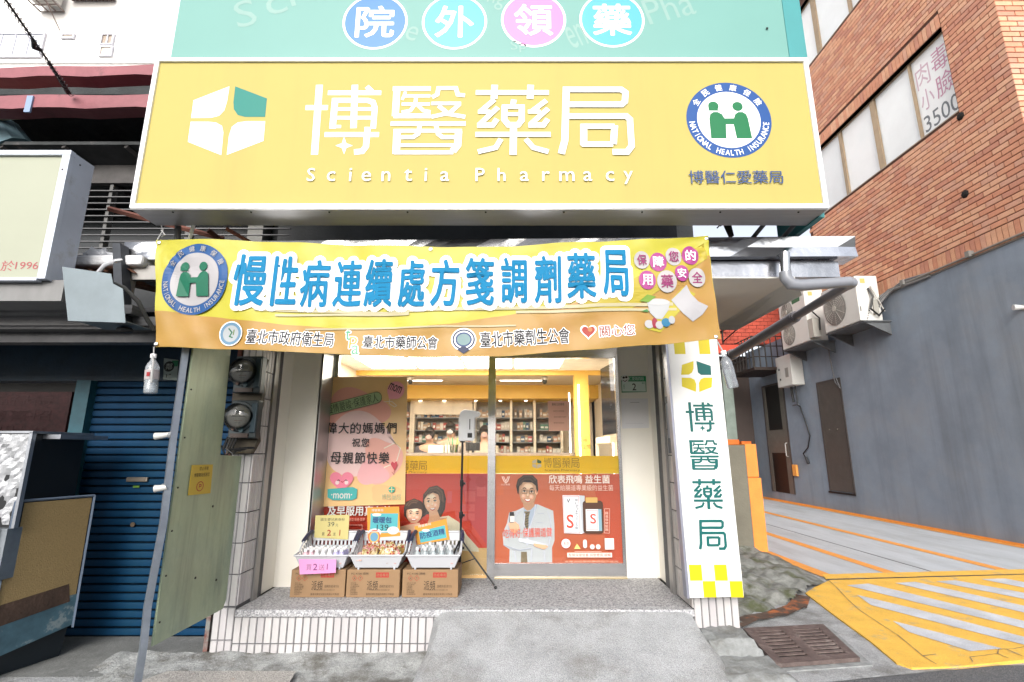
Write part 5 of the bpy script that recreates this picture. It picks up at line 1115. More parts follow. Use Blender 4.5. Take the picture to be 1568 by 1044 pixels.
S.to('lettering'); pg = P('8A6A86'); S.text('買', 469, 864, 477, 873, pg); S.text('2', 479.5, 863, 486, 873, P('7A3F78'), .03); S.text('送', 488, 864, 497, 873, pg); S.text('1', 499, 863, 503.5, 872, P('7A3F78'), .03); S.done()
# hand sanitizer dispenser on a stand
px_, py_ = -.425, 4.50; bk_ = M('black_tube', (.012,.012,.014), .35, .2)
px_ = onY(706, 790, py_)[0]
t = thing('dispenser_stand', 'thin black tripod stand holding the white hand sanitizer dispenser', 'stand', (px_,py_,PL))
b = MB(); b.tube([(px_,py_,PL+.02),(px_,py_,1.50)], .0095, bk_, 10); b.build('pole', None, t, smooth=True)
for zz in (.60, .86, 1.12): b = MB(); b.lathe((px_,py_,zz), [(.015,0),(.017,.015),(.017,.04),(.015,.055)], bk_, 12); b.box(px_+.012, px_+.032, py_-.006, py_+.006, zz+.015, zz+.035, bk_); b.build('clamp', None, t)
for q, r in ((-8, .30), (118, .26), (232, .26)):
    dx, dy = r*math.cos(rad(q)), r*math.sin(rad(q))
    b = MB(); b.tube([(px_+.015*math.cos(rad(q)),py_+.015*math.sin(rad(q)),.68),(px_+dx*.97,py_+dy*.97,PL+.03)], .007, bk_, 8); b.tube([(px_,py_,.50),(px_+dx*.42,py_+dy*.42,.545)], .0045, bk_, 6); lg = b.build('leg', None, t, smooth=True)
    b = MB(); b.ball((px_+dx,py_+dy,PL+.014), .013, .013, .013, bk_, 10, 6); b.build('foot', None, lg, world=True)
t = thing('soap_dispenser', 'white automatic hand sanitizer dispenser with dark window on top of the stand', 'dispenser', (px_,py_,1.5))
b = MB(); cx = px_+.035
prof = [(-.07,1.502),(.062,1.502),(.075,1.53),(.075,1.70),(.115,1.712),(.118,1.748),(.075,1.762),(-.02,1.775),(-.055,1.755),(-.07,1.70)]
b.prism([(cx+x*.98,py_-.055,z_) for x, z_ in prof], (0,.11,0)); b.build('housing', M('dispenser_white', (.75,.76,.79), .3, var=.01), t, bevel=.008)
b = MB(); b.box(cx+.012, cx+.052, py_-.0575, py_-.0555, 1.53, 1.57, P('0E0F12')); b.build('sensor', None, t)
b = MB(); b.box(cx+.026, cx+.034, py_-.0575, py_-.0555, 1.60, 1.69, P('2C3440')); b.build('level_window', None, t)
b = MB(); b.box(px_-.02, px_+.02, py_-.02, py_+.02, 1.49, 1.502, bk_); b.build('mount', None, t)

# ================================================================ LEFT: METERS, GREEN SHEET, NEIGHBOUR SHOP
galv = M('galvanised_steel', (.25,.28,.32), .45, .6, var=.2, scale=8, bump=.2, col2=(.18,.2,.25), k2=(.4,.7))
T = thing('meter_board', 'dark wavy backing board on the left pillar behind the two electricity meters', 'board', (-2.05,3.9,1.4))
b = MB(); ring = []
for i in range(9): zz = 1.40+i*.09; ring.append((onY(400, 600, 3.87)[0]+.012*math.sin(i*1.7)-(0.03 if i == 0 else 0), 3.87, zz))
ring = [(-2.14,3.87,1.40)]+ring+[(-2.14,3.87,2.12)]; b.prism(ring, (0,.05,0)); b.build('board', M('board_dark', (.05,.04,.025), .7, var=.4, scale=12, col2=(.16,.12,.04), k2=(.55,.7)), T)
for i, (u, v, lab) in enumerate(((371,568,'upper round glass electricity meter on the left pillar'), (364,637,'lower round glass electricity meter on the left pillar'))):
    x, z_ = onY(u, v, 3.76); t = thing('electricity_meter', lab, 'electricity meter', (x,3.76,z_), 'electricity meters on the pillar')
    tb = M('meter_body', (.02,.03,.035), .45, .2, var=.3, scale=15); b = MB(); b.box(x-.075, x+.13, 3.79, 3.865, z_-.16, z_+.12); b.lathe((x,3.79,z_), [(.115,0),(.112,.015)], None, 24, 'y'); b.build('housing', tb, t, bevel=.008)
    b = MB(); b.box(x+.085, x+.128, 3.775, 3.79, z_-.12, z_+.10); b.build('side_cover', M('meter_cover', (.02,.04,.055), .35, .2, var=.1), t, bevel=.006)
    b = MB(); b.lathe((x,3.774,z_), [(.088,0),(.088,.002)], P('56534C'), 24, 'y'); b.build('dial', None, t)
    b = MB(); b.ell = None; b.box(x-.045, x+.035, 3.769, 3.771, z_+.018, z_+.045, P('1F2022')); b.box(x-.05, x+.05, 3.769, 3.771, z_-.005, z_+.002, P('2E2C28')); b.box(x-.03, x+.03, 3.769, 3.771, z_-.035, z_-.028, P('4A3A2E')); b.box(x-.025, x+.02, 3.769, 3.771, z_-.05, z_-.045, P('3A3A38')); b.build('dial_print', None, t)
    b = MB(); b.lathe((x,3.774,z_), [(.096,0),(.094,.04),(.07,.062),(.03,.07),(.002,.071)], glass('meter_glass', (.93,.95,.95), 1.6), 24, 'y'); b.build('dome', None, t, smooth=True)
    b = MB(); b.box(x-.05, x+.08, 3.775, 3.79, z_-.155, z_-.125, P('3B2A22')); b.lathe((x-.03,3.775,z_-.09), [(.014,0),(.014,.01)], P('6A4A38'), 8, 'y'); b.lathe((x+.03,3.775,z_-.10), [(.018,0),(.018,.01)], P('2B4A52'), 8, 'y'); b.build('terminal', None, t)
t = thing('meter_cable', 'short black cables looping out below the lower electricity meter', 'cable', (-2.0,3.78,1.38))
for k in range(4): b = MB(); x = -2.10+.022*k; b.tube([(x,3.80,1.52),(x-.01,3.77,1.43),(x+.02+.03*k,3.76,1.38+.02*k),(x+.05+.03*k,3.80,1.44)], .009, P('0D0D0F'), 6); b.build('cable', None, t, smooth=True)
# green sheet standing out from the pillar to the street
T = thing('green_metal_sheet', 'faded green painted metal sheet standing out from the pillar to the street', 'metal sheet', (-2.04,3.5,.33))
ring = [(-2.04,3.17,.335),(-2.04,3.88,.33),(-2.04,3.91,.38),(-2.04,3.91,1.38),(-2.04,3.62,1.39),(-2.04,3.59,2.2),(-2.04,3.17,2.2)]
b = MB(); b.prism(ring, (-.012,0,0)); b.build('sheet', M('green_paint_old', (.36,.43,.29), .45, .1, var=.12, scale=2.5, bump=.25, bscale=6, col2=(.24,.31,.23), k2=(.45,.7), s2=3, stretch=(1,1,.6), streak=((.15,.17,.13),5,.5,.7,.6)), T)
b = MB(); b.tube([(-2.07,3.14,2.22),(-2.07,3.14,1.5),(-2.055,3.135,1.0),(-2.075,3.13,.55),(-2.06,3.12,.35),(-2.065,3.11,-.01)], .024, galv, 4); b.build('edge_post', None, T)
b = MB()
for zz in (.45,.7,.95,1.2,1.5,1.8,2.1): b.lathe((-2.036,3.20,zz), [(.006,0),(.006,.004)], P('20221E'), 6, 'x'); 
for y_, zz in ((3.6,1.05),(3.5,.62),(3.62,1.45),(3.75,.55)): b.lathe((-2.036,y_,zz), [(.008,0),(.008,.004)], P('20221E'), 6, 'x')
b.build('rivet', None, T)
def side_sheet(root, X, **k):
    def side(u, v): return onX(u, v, X)
    return Sheet(root, lambda a, c, l: (X+l, a, c), side, **k)
q = [onX(u, v, -2.034) for u, v in ((294,712),(326,711),(322,755),(288,758.5))]
t = thing('parking_notice', 'small yellow no parking notice stuck on the green metal sheet', 'notice', (-2.034,sum(p[0] for p in q)/4,q[3][1])); b = MB(); b.prism([(-2.036,y_,z_) for y_, z_ in q], (.003,0,0)); b.build('card', P('D9B93E', .5), t)
S = side_sheet(t, -2.033, step=.0003, base=.0005)
y0_, y1_ = q[3][0], q[1][0]; zt_, zb_ = q[0][1], q[3][1]; S.to('lettering'); ki = P('2A2416', .6); fy = lambda a: y0_+(y1_-y0_)*a; fz = lambda a: zb_+(zt_-zb_)*a
S.textr('禁止停車', fy(.36), fy(.8), fz(.80), fz(.93), ki, .02); S.textr('博醫藥局感謝您', fy(.14), fy(.88), fz(.58), fz(.72), ki, .02); S.ellr(fy(.48), fz(.26), (y1_-y0_)*.17, (zt_-zb_)*.17, P('B5482E')); S.ellr(fy(.48), fz(.26), (y1_-y0_)*.135, (zt_-zb_)*.14, P('D9B93E')); S.stroke([(fy(.44), fz(.20)), (fy(.44), fz(.33)), (fy(.53), fz(.31)), (fy(.53), fz(.26)), (fy(.45), fz(.25))], .006, P('B5482E'), raw=True); S.done()
for v, lab in ((666,'upper small white spotlight clamped on the edge post'), (746,'lower small white spotlight clamped on the edge post')):
    x, z_ = onY(247, v, 3.12); t = thing('small_lamp', lab, 'lamp', (x,3.12,z_), 'small white clamp lamps'); b = MB(); b.tube([(x-.03,3.11,z_-.008),(x+.03,3.12,z_),(-2.08,3.13,z_+.012)], [.022,.016,.008], P('D6D6D2', .4), 12); b.build('lamp_body', None, t, smooth=True); b = MB(); b.tube([(-2.09,3.13,z_),(-2.07,3.13,z_)], .02, P('8A8E92'), 8); b.build('clamp', None, t)
# neighbour shop
N = thing('neighbour_shop', 'dim old shop with blue painted front and rolling shutter left of the pharmacy', 'building', (-4.5,4.4,0))
bluep = M('blue_paint_old', (.008,.03,.055), .45, var=.25, scale=5, bump=.2, col2=(.02,.045,.06), k2=(.55,.75)); blue2 = M('blue_frame', (.015,.08,.11), .45, var=.25, scale=9, col2=(.12,.25,.25), k2=(.58,.7), s2=3)
b = MB(); b.box(-7, -2.14, 4.26, 4.40, 2.00, 2.32); b.build('header', bluep, N)
b = MB(); b.box(-7, -2.14, 4.42, 4.6, 2.31, 4.6) if 0 else None
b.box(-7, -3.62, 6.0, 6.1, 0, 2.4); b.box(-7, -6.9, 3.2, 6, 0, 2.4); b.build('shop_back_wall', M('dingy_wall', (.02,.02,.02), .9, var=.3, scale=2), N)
b = MB(); b.box(-2.175, -2.145, 3.93, 4.33, 0, 2.6); b.build('party_wall', M('old_brick_red', (.13,.05,.04), .8, var=.5, scale=14, bump=.6, col2=(.2,.2,.19), k2=(.5,.6)), N)
b = MB(); b.box(-3.66, -3.54, 4.22, 4.36, 0, 2.0); b.build('door_post', blue2, N)
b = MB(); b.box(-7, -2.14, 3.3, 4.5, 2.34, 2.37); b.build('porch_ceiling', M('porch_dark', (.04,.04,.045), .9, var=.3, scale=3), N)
slat_m = M('shutter_blue', (.001,.034,.09), .6, 0, spec=.2, var=.22, scale=3, bump=.15, bscale=8, col2=(.004,.04,.08), k2=(.45,.8), s2=1.6)
b = MB(); vs = []; P_ = [(0,0),(.0,.005),(-.008,.009),(-.011,.030),(-.008,.052),(0,.056),(0,.0605)]
for x in (-3.54, -2.18): vs += [(x, y_, z_) for y_, z_ in P_]
b.add(vs, [(i, i+1, i+8, i+7) for i in range(6)])
sl0 = b.build('slat', slat_m, N, world=False, smooth=True)
sl0.location = (4.5, -.10, .02); 
for k in range(1, 32): o = sl0.copy(); COL.objects.link(o); o.location = (4.5, -.10, .02+k*.0621)
b = MB(); b.box(-3.54, -2.18, 4.30, 4.306, 0, 2.0); b.build('shutter_backing', M('black_gap', (.006,.012,.02), .9), N)
b = MB(); xh, zh = onY(211, 734, 4.28); b.box(xh-.085, xh+.085, 4.265, 4.285, zh-.018, zh+.018, M('handle_metal', (.3,.26,.22), .4, .7)); b.build('shutter_handle', None, N, bevel=.004)
b = MB(); xh, zh = onY(209, 745, 4.28); b.box(xh-.025, xh+.025, 4.275, 4.281, zh-.008, zh+.008, P('5E8A2E')); xh, zh = onY(204, 803, 4.28); b.lathe((xh,4.28,zh), [(.018,0),(.018,.01)], P('6A5A4A'), 10, 'y'); b.build('lock', None, N)
t, S = flat_thing('house_number_plate', 'small green and white number plate on the dark blue header beside the hanging bottle', 'number plate', [(251,548),(273,551),(271,582),(250,581)], 4.25, P('B9C9C4', .4), .004)
S.to('lettering'); S.box(263, 552, 272.5, 561, P('2F8F63')); S.ell(259, 561, 8, 8, P('1D2422')); S.text('鄰', 254, 556, 264, 566, P('D6DEDA'), .01); S.stroke([(255,573),(255,578)], 1.2, P('2A2A2A')); S.stroke([(259,573),(262,573)], 1.2, P('2A2A2A')); S.done()
# things hung on the back wall of the shop
o = MB(); o.box(-4.9, -4.72, 5.95, 5.99, 1.62, 2.05, M('red_paper', (.12,.01,.012), .7, var=.1)); tag(o.build('red_couplet'), 'dark red paper couplet hanging in the dim shop', 'couplet')
t = thing('calendar', 'large dark red written sheet on the back wall of the dim shop', 'wall sheet', (-6,5.97,1.4)); b = MB(); b.box(-6.9, -5.2, 5.96, 5.99, 1.2, 2.1, M('red_sheet', (.03,.008,.009), .8, var=.5, scale=20)); b.build('paper', None, t)
S = frontal(t, 5.955, step=.0005)
S.to('lettering')
for k in range(4): S.textr('平安福祿壽喜招財進寶'[k*2:k*2+5], -6.7, -5.4, 1.95-k*.18, 2.07-k*.18, P('38181A', .7))
S.done()
o = MB()
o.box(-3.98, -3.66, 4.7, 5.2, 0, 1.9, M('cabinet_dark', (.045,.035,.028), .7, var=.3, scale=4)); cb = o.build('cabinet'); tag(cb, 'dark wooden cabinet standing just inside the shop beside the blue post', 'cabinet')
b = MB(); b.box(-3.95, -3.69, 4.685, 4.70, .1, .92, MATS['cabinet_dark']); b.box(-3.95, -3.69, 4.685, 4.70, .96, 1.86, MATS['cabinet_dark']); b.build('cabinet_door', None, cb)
# foil covered food cart
foil = M('crinkled_foil', (.42,.43,.45), .5, .35, var=.12, scale=5, bump=.9, bscale=10)
t = thing('food_cart', 'food cart wrapped in crinkled silver foil with steel frame at the left edge', 'food cart', (-3.7,3.45,0))
n = 26; vs = []
for j in range(n+1):
    for i in range(n+1):
        x = -3.78+.545*i/n; zz = .95+.58*j/n; vs.append((x, 3.45+.012*nz(x*2.2, zz*3.1, 3)+.008*nz(zz*5, x*4, 4)+.03*(1-j/n)*abs(math.sin(i*.7)), zz))
b = MB(); b.add(vs, [(j*(n+1)+i, j*(n+1)+i+1, (j+1)*(n+1)+i+1, (j+1)*(n+1)+i) for j in range(n) for i in range(n)]); b.build('foil_cover', foil, t, smooth=False)
sgm = M('cart_steel', (.42,.44,.48), .35, .8, var=.15, scale=6)
b = MB(); b.box(-3.235, -3.215, 3.44, 3.47, .93, 1.54); b.box(-3.8, -3.215, 3.44, 3.95, 1.535, 1.55); b.box(-3.24, -3.12, 3.55, 3.97, 1.50, 1.53); b.build('frame', sgm, t)
b = MB(); b.box(-3.8, -3.24, 3.47, 3.9, .93, 1.53); b.build('cabinet', P('15181C'), t)
b = MB(); b.box(-3.80, -3.235, 3.42, 3.9, .62, .93); b.build('counter_body', M('cart_grey', (.30,.33,.36), .35, .6, var=.25, scale=5), t)
b = MB(); b.box(-3.8, -3.27, 3.46, 3.9, .12, .62); b.build('lower_body', M('cart_dark', (.06,.07,.08), .5, .4, var=.3, scale=4), t)
b = MB(); b.box(-3.80, -3.30, 3.405, 3.42, .70, .90, MATS['cart_dark'] if 'cart_dark' in MATS else P('20242A')); b.box(-3.30, -3.275, 3.40, 3.425, .1, .93, P('B8BCC2', .4)); b.box(-3.62, -3.36, 3.44, 3.46, .18, .55, P('4A5058', .4)); b.tube([(-3.6,3.40,.52),(-3.38,3.40,.52)], .012, P('C8CCD0', .3), 8); b.build('door_panel', None, t)
for zz in (.75,.82,.88): b = MB(); b.lathe((-3.31,3.415,zz), [(.012,0),(.012,.01)], P('C8C8C8'), 8, 'y'); b.build('knob', None, t)
b = MB(); b.ball((-3.42,3.42,.93), .06, .03, .03, P('101012'), 10, 6); b.build('handle', None, t)
b = MB(); b.box(-3.3, -3.26, 3.5, 3.55, 0, .12); b.build('leg', sgm, t)
# framed board leaning beside the cart
t = thing('framed_board', 'large blue framed hardboard panel with peeling bottom standing beside the foil cart', 'board', (-3.18,3.7,.2))
def bp_(q, zz, d=0): return (-3.255+.145*q+d, 3.46+.46*q, zz)
hb = M('hardboard', (.27,.19,.085), .65, var=.14, scale=90, bump=.4, bscale=120, col2=(.33,.25,.13), k2=(.5,.8), s2=2)
b = MB(); b.hexa([bp_(.03,.42),bp_(.97,.42),bp_(.97,.42,-.02),bp_(.03,.42,-.02),bp_(.03,1.08),bp_(.97,1.08),bp_(.97,1.08,-.02),bp_(.03,1.08,-.02)]); b.build('hardboard', hb, t)
b = MB(); b.hexa([bp_(.03,.33,.002),bp_(.9,.38,.002),bp_(.9,.38,-.02),bp_(.03,.33,-.02),bp_(.03,.46,.002),bp_(.85,.50,.002),bp_(.85,.50,-.02),bp_(.03,.46,-.02)]); b.build('rust_band', M('rust_band', (.06,.035,.025), .8, var=.4, scale=8, bump=.5, col2=(.22,.08,.03), k2=(.6,.7)), t)
b = MB(); b.hexa([bp_(.0,.14),bp_(1,.22),bp_(1,.22,-.02),bp_(.0,.14,-.02),bp_(0,.42),bp_(1,.42),bp_(1,.42,-.02),bp_(.0,.42,-.02)]); b.build('base_panel', M('peeling_blue', (.05,.11,.15), .6, var=.3, scale=10, col2=(.20,.25,.27), k2=(.55,.62), s2=8), t)
b = MB(); b.tube([bp_(0,.12),bp_(0,1.095)], .011, M('frame_slate', (.13,.17,.24), .5), 4); b.tube([bp_(0,1.095),bp_(1,1.095)], .009, MATS['frame_slate'], 4); b.tube([bp_(1,1.095),bp_(1,.2)], .009, MATS['frame_slate'], 4); b.build('frame', None, t)
b = MB(); b.hexa([bp_(.0,.02,-.06),bp_(1,.02,-.06),bp_(1,.02,-.1),bp_(.0,.02,-.1),bp_(0,.2,-.03),bp_(1,.24,-.03),bp_(1,.24,-.1),bp_(.0,.2,-.1)]); b.build('foot_rail', P('14202A'), t)
# neighbour sign box
YN = 2.95
t = thing('neighbour_sign', 'pale green lightbox sign reading 1996 with weathered white frame at the left', 'signboard', (-3.4,YN,2.45))
XN = -.967*YN; ztn = CH+.645*YN; zbn = CH+.348*YN
b = MB(); b.box(-5, XN-.052, YN, YN+.03, zbn+.01, ztn-.035); b.build('face_panel', M('pale_green_panel', (.33,.345,.265), .4, var=.05, scale=1, col2=(.30,.27,.19), k2=(.6,.85), s2=.9), t)
wal = M('weathered_white', (.50,.54,.62), .45, .15, var=.08, scale=4, col2=(.33,.33,.32), k2=(.58,.78), s2=4, bump=.1)
b = MB(); b.box(-5, XN, YN-.02, YN+.02, ztn-.035, ztn); b.box(XN-.052, XN, YN-.02, YN+.02, zbn, ztn-.035); b.box(-5, XN-.052, YN-.02, YN+.02, zbn-.012, zbn+.01); b.build('frame', wal, t, bevel=.003)
b = MB(); b.box(XN-.01, XN-.002, YN+.02, YN+.17, zbn, ztn-.005); b.box(-5, XN-.01, YN+.16, YN+.17, zbn, ztn-.005); b.build('side_panel', wal, t)
b = MB(); b.lathe((XN+.0,YN+.06,ztn-.06), [(.005,0),(.005,-.004)], P('2A2A2A'), 6, 'x'); b.lathe((XN-.03,YN-.02,ztn-.14), [(.006,0),(.006,.003)], P('4A3A3A'), 6, 'y'); b.build('screw', None, t)
S = frontal(t, YN, step=.0006); S.to('lettering'); rr_ = P('B5525A', .5); S.text('於', 2, 399, 22, 415, rr_); S.text('1996', 24, 401, 59, 412, rr_, .0); S.text('創立', -42, 399, -2, 415, rr_); S.done()
# ledges under the neighbour sign
t = thing('shop_canopy', 'weathered metal canopy ledges under the neighbouring sign box', 'canopy', (-4,3.2,2.3))
b = MB(); b.box(-6, onY(188,440,3.0)[0]-.35, 2.98, 3.3, CH+.300*3.0, CH+.345*3.0); b.build('fascia', M('fascia_white', (.19,.19,.19), .5, .2, var=.12, scale=3, stretch=(4,1,1)), t)
b = MB(); b.box(-6, -2.5, 3.2, 3.3, 2.30, 2.36); b.box(-6, -2.3, 3.28, 3.36, 2.24, 2.30); b.build('rail', M('rail_grey', (.16,.16,.165), .5, .3, var=.3, scale=2, stretch=(1,1,20)), t)
b = MB(); b.box(-6, -2.2, 3.40, 3.50, 2.15, 2.22); b.box(-6, -2.2, 3.3, 3.4, 2.22, 2.245); b.build('shutter_track', M('track_dark', (.09,.09,.095), .5, .4, var=.3), t)
t = thing('sheet_flap', 'bent grey galvanised sheet metal flap beside the neighbouring sign', 'metal sheet', (-2.6,2.9,2.3))
q = [onY(u, v, 2.93) for u, v in ((95,408),(170,419),(173,434),(188,442),(192,494),(104,491))]
b = MB(); b.prism([(x, 2.93, z_) for i, (x, z_) in enumerate(q)], (0,.004,0)); b.box(q[5][0]+.05, q[4][0]-.01, 2.94, 3.15, q[4][1]+.01, q[4][1]+.015); b.build('sheet', M('galv_blue', (.17,.205,.225), .5, .35, var=.12, scale=4, bump=.2, bscale=5, col2=(.14,.17,.19), k2=(.5,.8)), t)
b = MB(); b.ball((q[4][0]-.09,3.05,q[4][1]-.015), .05, .04, .02, P('161616'), 8, 6); b.build('bracket', None, t)
t = thing('white_cable', 'thick white cable bending out of the metal flap towards the banner', 'cable', z(180,404,3.0)); b = MB(); b.tube([z(150,418,3.0), z(160,406,2.98), z(172,400,2.98), z(184,398,3.1)], .013, P('C9CBD0', .4), 8); b.build('upper_length', None, t, smooth=True); b = MB(); b.tube([z(173,433,2.99), z(190,440,3.02), z(212,462,3.1), z(226,490,3.15), z(236,505,3.2)], [.012,.012,.014,.014,.014], P('4A4A48', .5), 8); b.build('lower_length', None, t, smooth=True)
# ribbed roof with rag, between the signs
t = thing('corrugated_roof', 'rusty corrugated roof edge with white foam on top left of the gutter', 'roof', (-2.9,3.4,2.7))
b = MB(); n = 24; vs = []
for i in range(n+1):
    x = -3.1+.52*i/n; vs += [(x, 3.25, 2.62+.016*math.sin(i*1.5)), (x, 4.3, 2.78+.016*math.sin(i*1.5))]
b.add(vs, [(2*i, 2*i+2, 2*i+3, 2*i+1) for i in range(n)]); b.build('sheet', M('roof_rust', (.16,.07,.04), .8, var=.4, scale=9), t)
b = MB(); b.box(-3.05, -2.52, 3.24, 3.5, 2.655, 2.73); b.build('foam_edge', M('dirty_white', (.7,.7,.72), .8, var=.1, scale=9, bump=.8), t, bevel=.02)
t = thing('plastic_bag', 'crumpled white plastic bag lying on the roof edge beside the neighbouring sign', 'bag', (-2.9,3.35,2.735)); b = MB(); b.ball((-2.92,3.35,2.77), .08, .06, .05, None, 14, 9); b.ball((-2.79,3.36,2.765), .07, .05, .035, None, 12, 8)
b.v = [(x+.012*math.sin(z_*90+x*40), y_+.012*math.sin(x*80), z_+.012*math.sin(x*60+y_*50)) for x, y_, z_ in b.v]; b.build('bag_skin', M('bag_white', (.62,.63,.66), .4, var=.1, scale=20), t)
t = thing('dark_post', 'dark steel post rising between the metal flap and the gutter end', 'post', (-2.72,3.25,2.3)); b = MB(); b.prism([z(172,372,3.2), z(184,372,3.2), z(190,500,3.2), z(175,470,3.2)], (0,.08,0)); b.build('post', M('post_dark', (.035,.04,.05), .6, .3, var=.3), t)
# veranda with rusted beams
V = thing('old_veranda', 'dark upper veranda with rusty red painted beams above the neighbouring shop', 'veranda', (-4,4,3))
redb = M('rusty_red_paint', (.24,.075,.09), .6, var=.18, scale=5, bump=.4, bscale=14, col2=(.10,.045,.05), k2=(.60,.72), s2=4)
for (vl0, vr0, vl1, vr1) in ((107,96.5,119.5,113), (147.5,143,164.5,164)):
    xa, zl0 = onY(-20, vl0+1, 3.7); xb, zr0 = onY(232, vr0, 3.7); zl1 = onY(-20, vl1+1, 3.7)[1]; zr1 = onY(232, vr1, 3.7)[1]; b = MB(); n = 14; vs = []
    for k in range(n+1):
        q = k/n; x = xa-1+(xb+.5-xa+1)*q; zt_ = zl0+(zr0-zl0)*q+.008*math.sin(k*1.1); zb_ = zl1+(zr1-zl1)*q+.01*math.sin(k*1.9)
        vs += [(x,3.7,zb_),(x,3.7,zt_),(x,3.84,zt_),(x,3.84,zb_)]
    b.add(vs, [(k*4+a, k*4+4+a, k*4+4+(a+1) % 4, k*4+(a+1) % 4) for k in range(n) for a in range(4)]+[(0,1,2,3),(n*4+3,n*4+2,n*4+1,n*4)]); b.build('beam', redb, V)
b = MB(); b.box(-4.05, -4.0, 3.685, 3.699, onY(30,148,3.7)[1]-.155, onY(30,148,3.7)[1]); b.build('tie_band', P('8FA6C9'), V)
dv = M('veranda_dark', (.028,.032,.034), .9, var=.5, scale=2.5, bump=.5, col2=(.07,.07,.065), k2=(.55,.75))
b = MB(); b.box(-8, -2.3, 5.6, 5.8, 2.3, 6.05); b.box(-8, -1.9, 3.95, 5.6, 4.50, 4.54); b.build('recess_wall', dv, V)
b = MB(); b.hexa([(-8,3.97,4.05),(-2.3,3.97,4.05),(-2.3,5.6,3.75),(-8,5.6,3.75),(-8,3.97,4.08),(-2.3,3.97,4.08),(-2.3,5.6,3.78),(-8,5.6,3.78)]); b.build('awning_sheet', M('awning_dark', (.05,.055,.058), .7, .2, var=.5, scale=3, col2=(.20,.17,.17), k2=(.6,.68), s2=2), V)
b = MB()
for k in range(7): b.tube([(-5.6+k*.55, 3.98, 4.04), (-5.3+k*.55, 5.5, 3.74)], .022, None, 5)
b.build('rafter', M('rafter', (.06,.055,.055), .8, var=.3), V)
b = MB(); b.hexa([(-5.2,3.9,4.26),(-3.95,3.9,4.36),(-3.9,4.0,4.36),(-5.2,4.0,4.26),(-5.2,3.9,4.32),(-3.85,3.9,4.41),(-3.9,4.0,4.41),(-5.2,4.0,4.32)]); b.build('torn_sheet', M('torn_sheet', (.38,.24,.16), .7, var=.4, scale=8, col2=(.4,.4,.3), k2=(.5,.6)), V)
xg0 = onY(138, 238, 4.2)[0]; zl_ = onY(180, 236, 4.2)[1]
b = MB(); b.box(-6, -2.2, 4.2, 4.28, zl_-.02, zl_+.005); b.build('light_rail', M('rail_light', (.30,.30,.31), .5, .4), V)
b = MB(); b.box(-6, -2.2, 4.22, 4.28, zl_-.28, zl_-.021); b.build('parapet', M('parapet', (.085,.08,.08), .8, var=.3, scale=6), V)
b = MB()
for k in range(12):
    b = MB(); zz = zl_-.36-.062*k; b.box(-4.2, -2.0, 4.22, 4.24, zz, zz+.008); b.build('grille_bar', M('grille', (.11,.11,.115), .5, .5), V)
b = MB(); b.box(-2.95, -2.90, 4.24, 4.3, 2.8, zl_-.28); b.box(-3.7, -3.67, 4.24, 4.3, 2.8, zl_-.28); b.build('grille_post', M('grille_post', (.10,.10,.10), .6), V)
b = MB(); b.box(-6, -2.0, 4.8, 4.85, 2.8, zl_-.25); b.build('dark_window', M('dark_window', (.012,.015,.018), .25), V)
b = MB(); b.tube([(-2.95,3.4,3.15),(-2.2,3.6,3.0)], .02, MATS['rust_red'], 4); b.tube([(-2.2,3.4,2.98),(-1.9,3.9,2.75)], .02, MATS['rust_red'], 4); b.build('brace', None, V)
b = MB(); b.tube([onY(0,200,4.1)[0:1]+(4.1,)+onY(0,200,4.1)[1:], (onY(25,232,4.1)[0],4.1,onY(25,232,4.1)[1])], .15, M('tarp_blue', (.12,.20,.24), .7, var=.2), 10); b.build('tarp_roll', None, V)
# twisted wire rope
t = thing('wire_rope', 'dark overhead cable with coiled ties sloping down to the red beam', 'cable', z(60,70,2.7))
A = Vector(z(5,-6,2.6)); Bq = Vector(z(108,143,3.66))
b = MB(); b.tube([A, Bq], .0075, P('1A1A1C', .6), 6); b.tube([Vector(z(75,95,3.3)), Vector(z(104,143,3.65))], .012, P('2E2326', .6), 5); b.build('cable', None, t)
d = Bq-A
for k in range(24):
    c = A+d*(k+.5)/24; q = MB(); pts_ = [c+Vector((.018*math.cos(x*1.2), 0, .018*math.sin(x*1.2)))+d.normalized()*(.010*x) for x in range(6)]; q.tube(pts_, .003, P('4A4446', .6), 4); q.build('coil_tie', None, t)
b = MB(); b.tube([A+d*.38, A+d*.43+Vector((-.02,0,-.02)), A+d*.48], .014, P('1E1E20'), 6); b.build('splice', None, t)
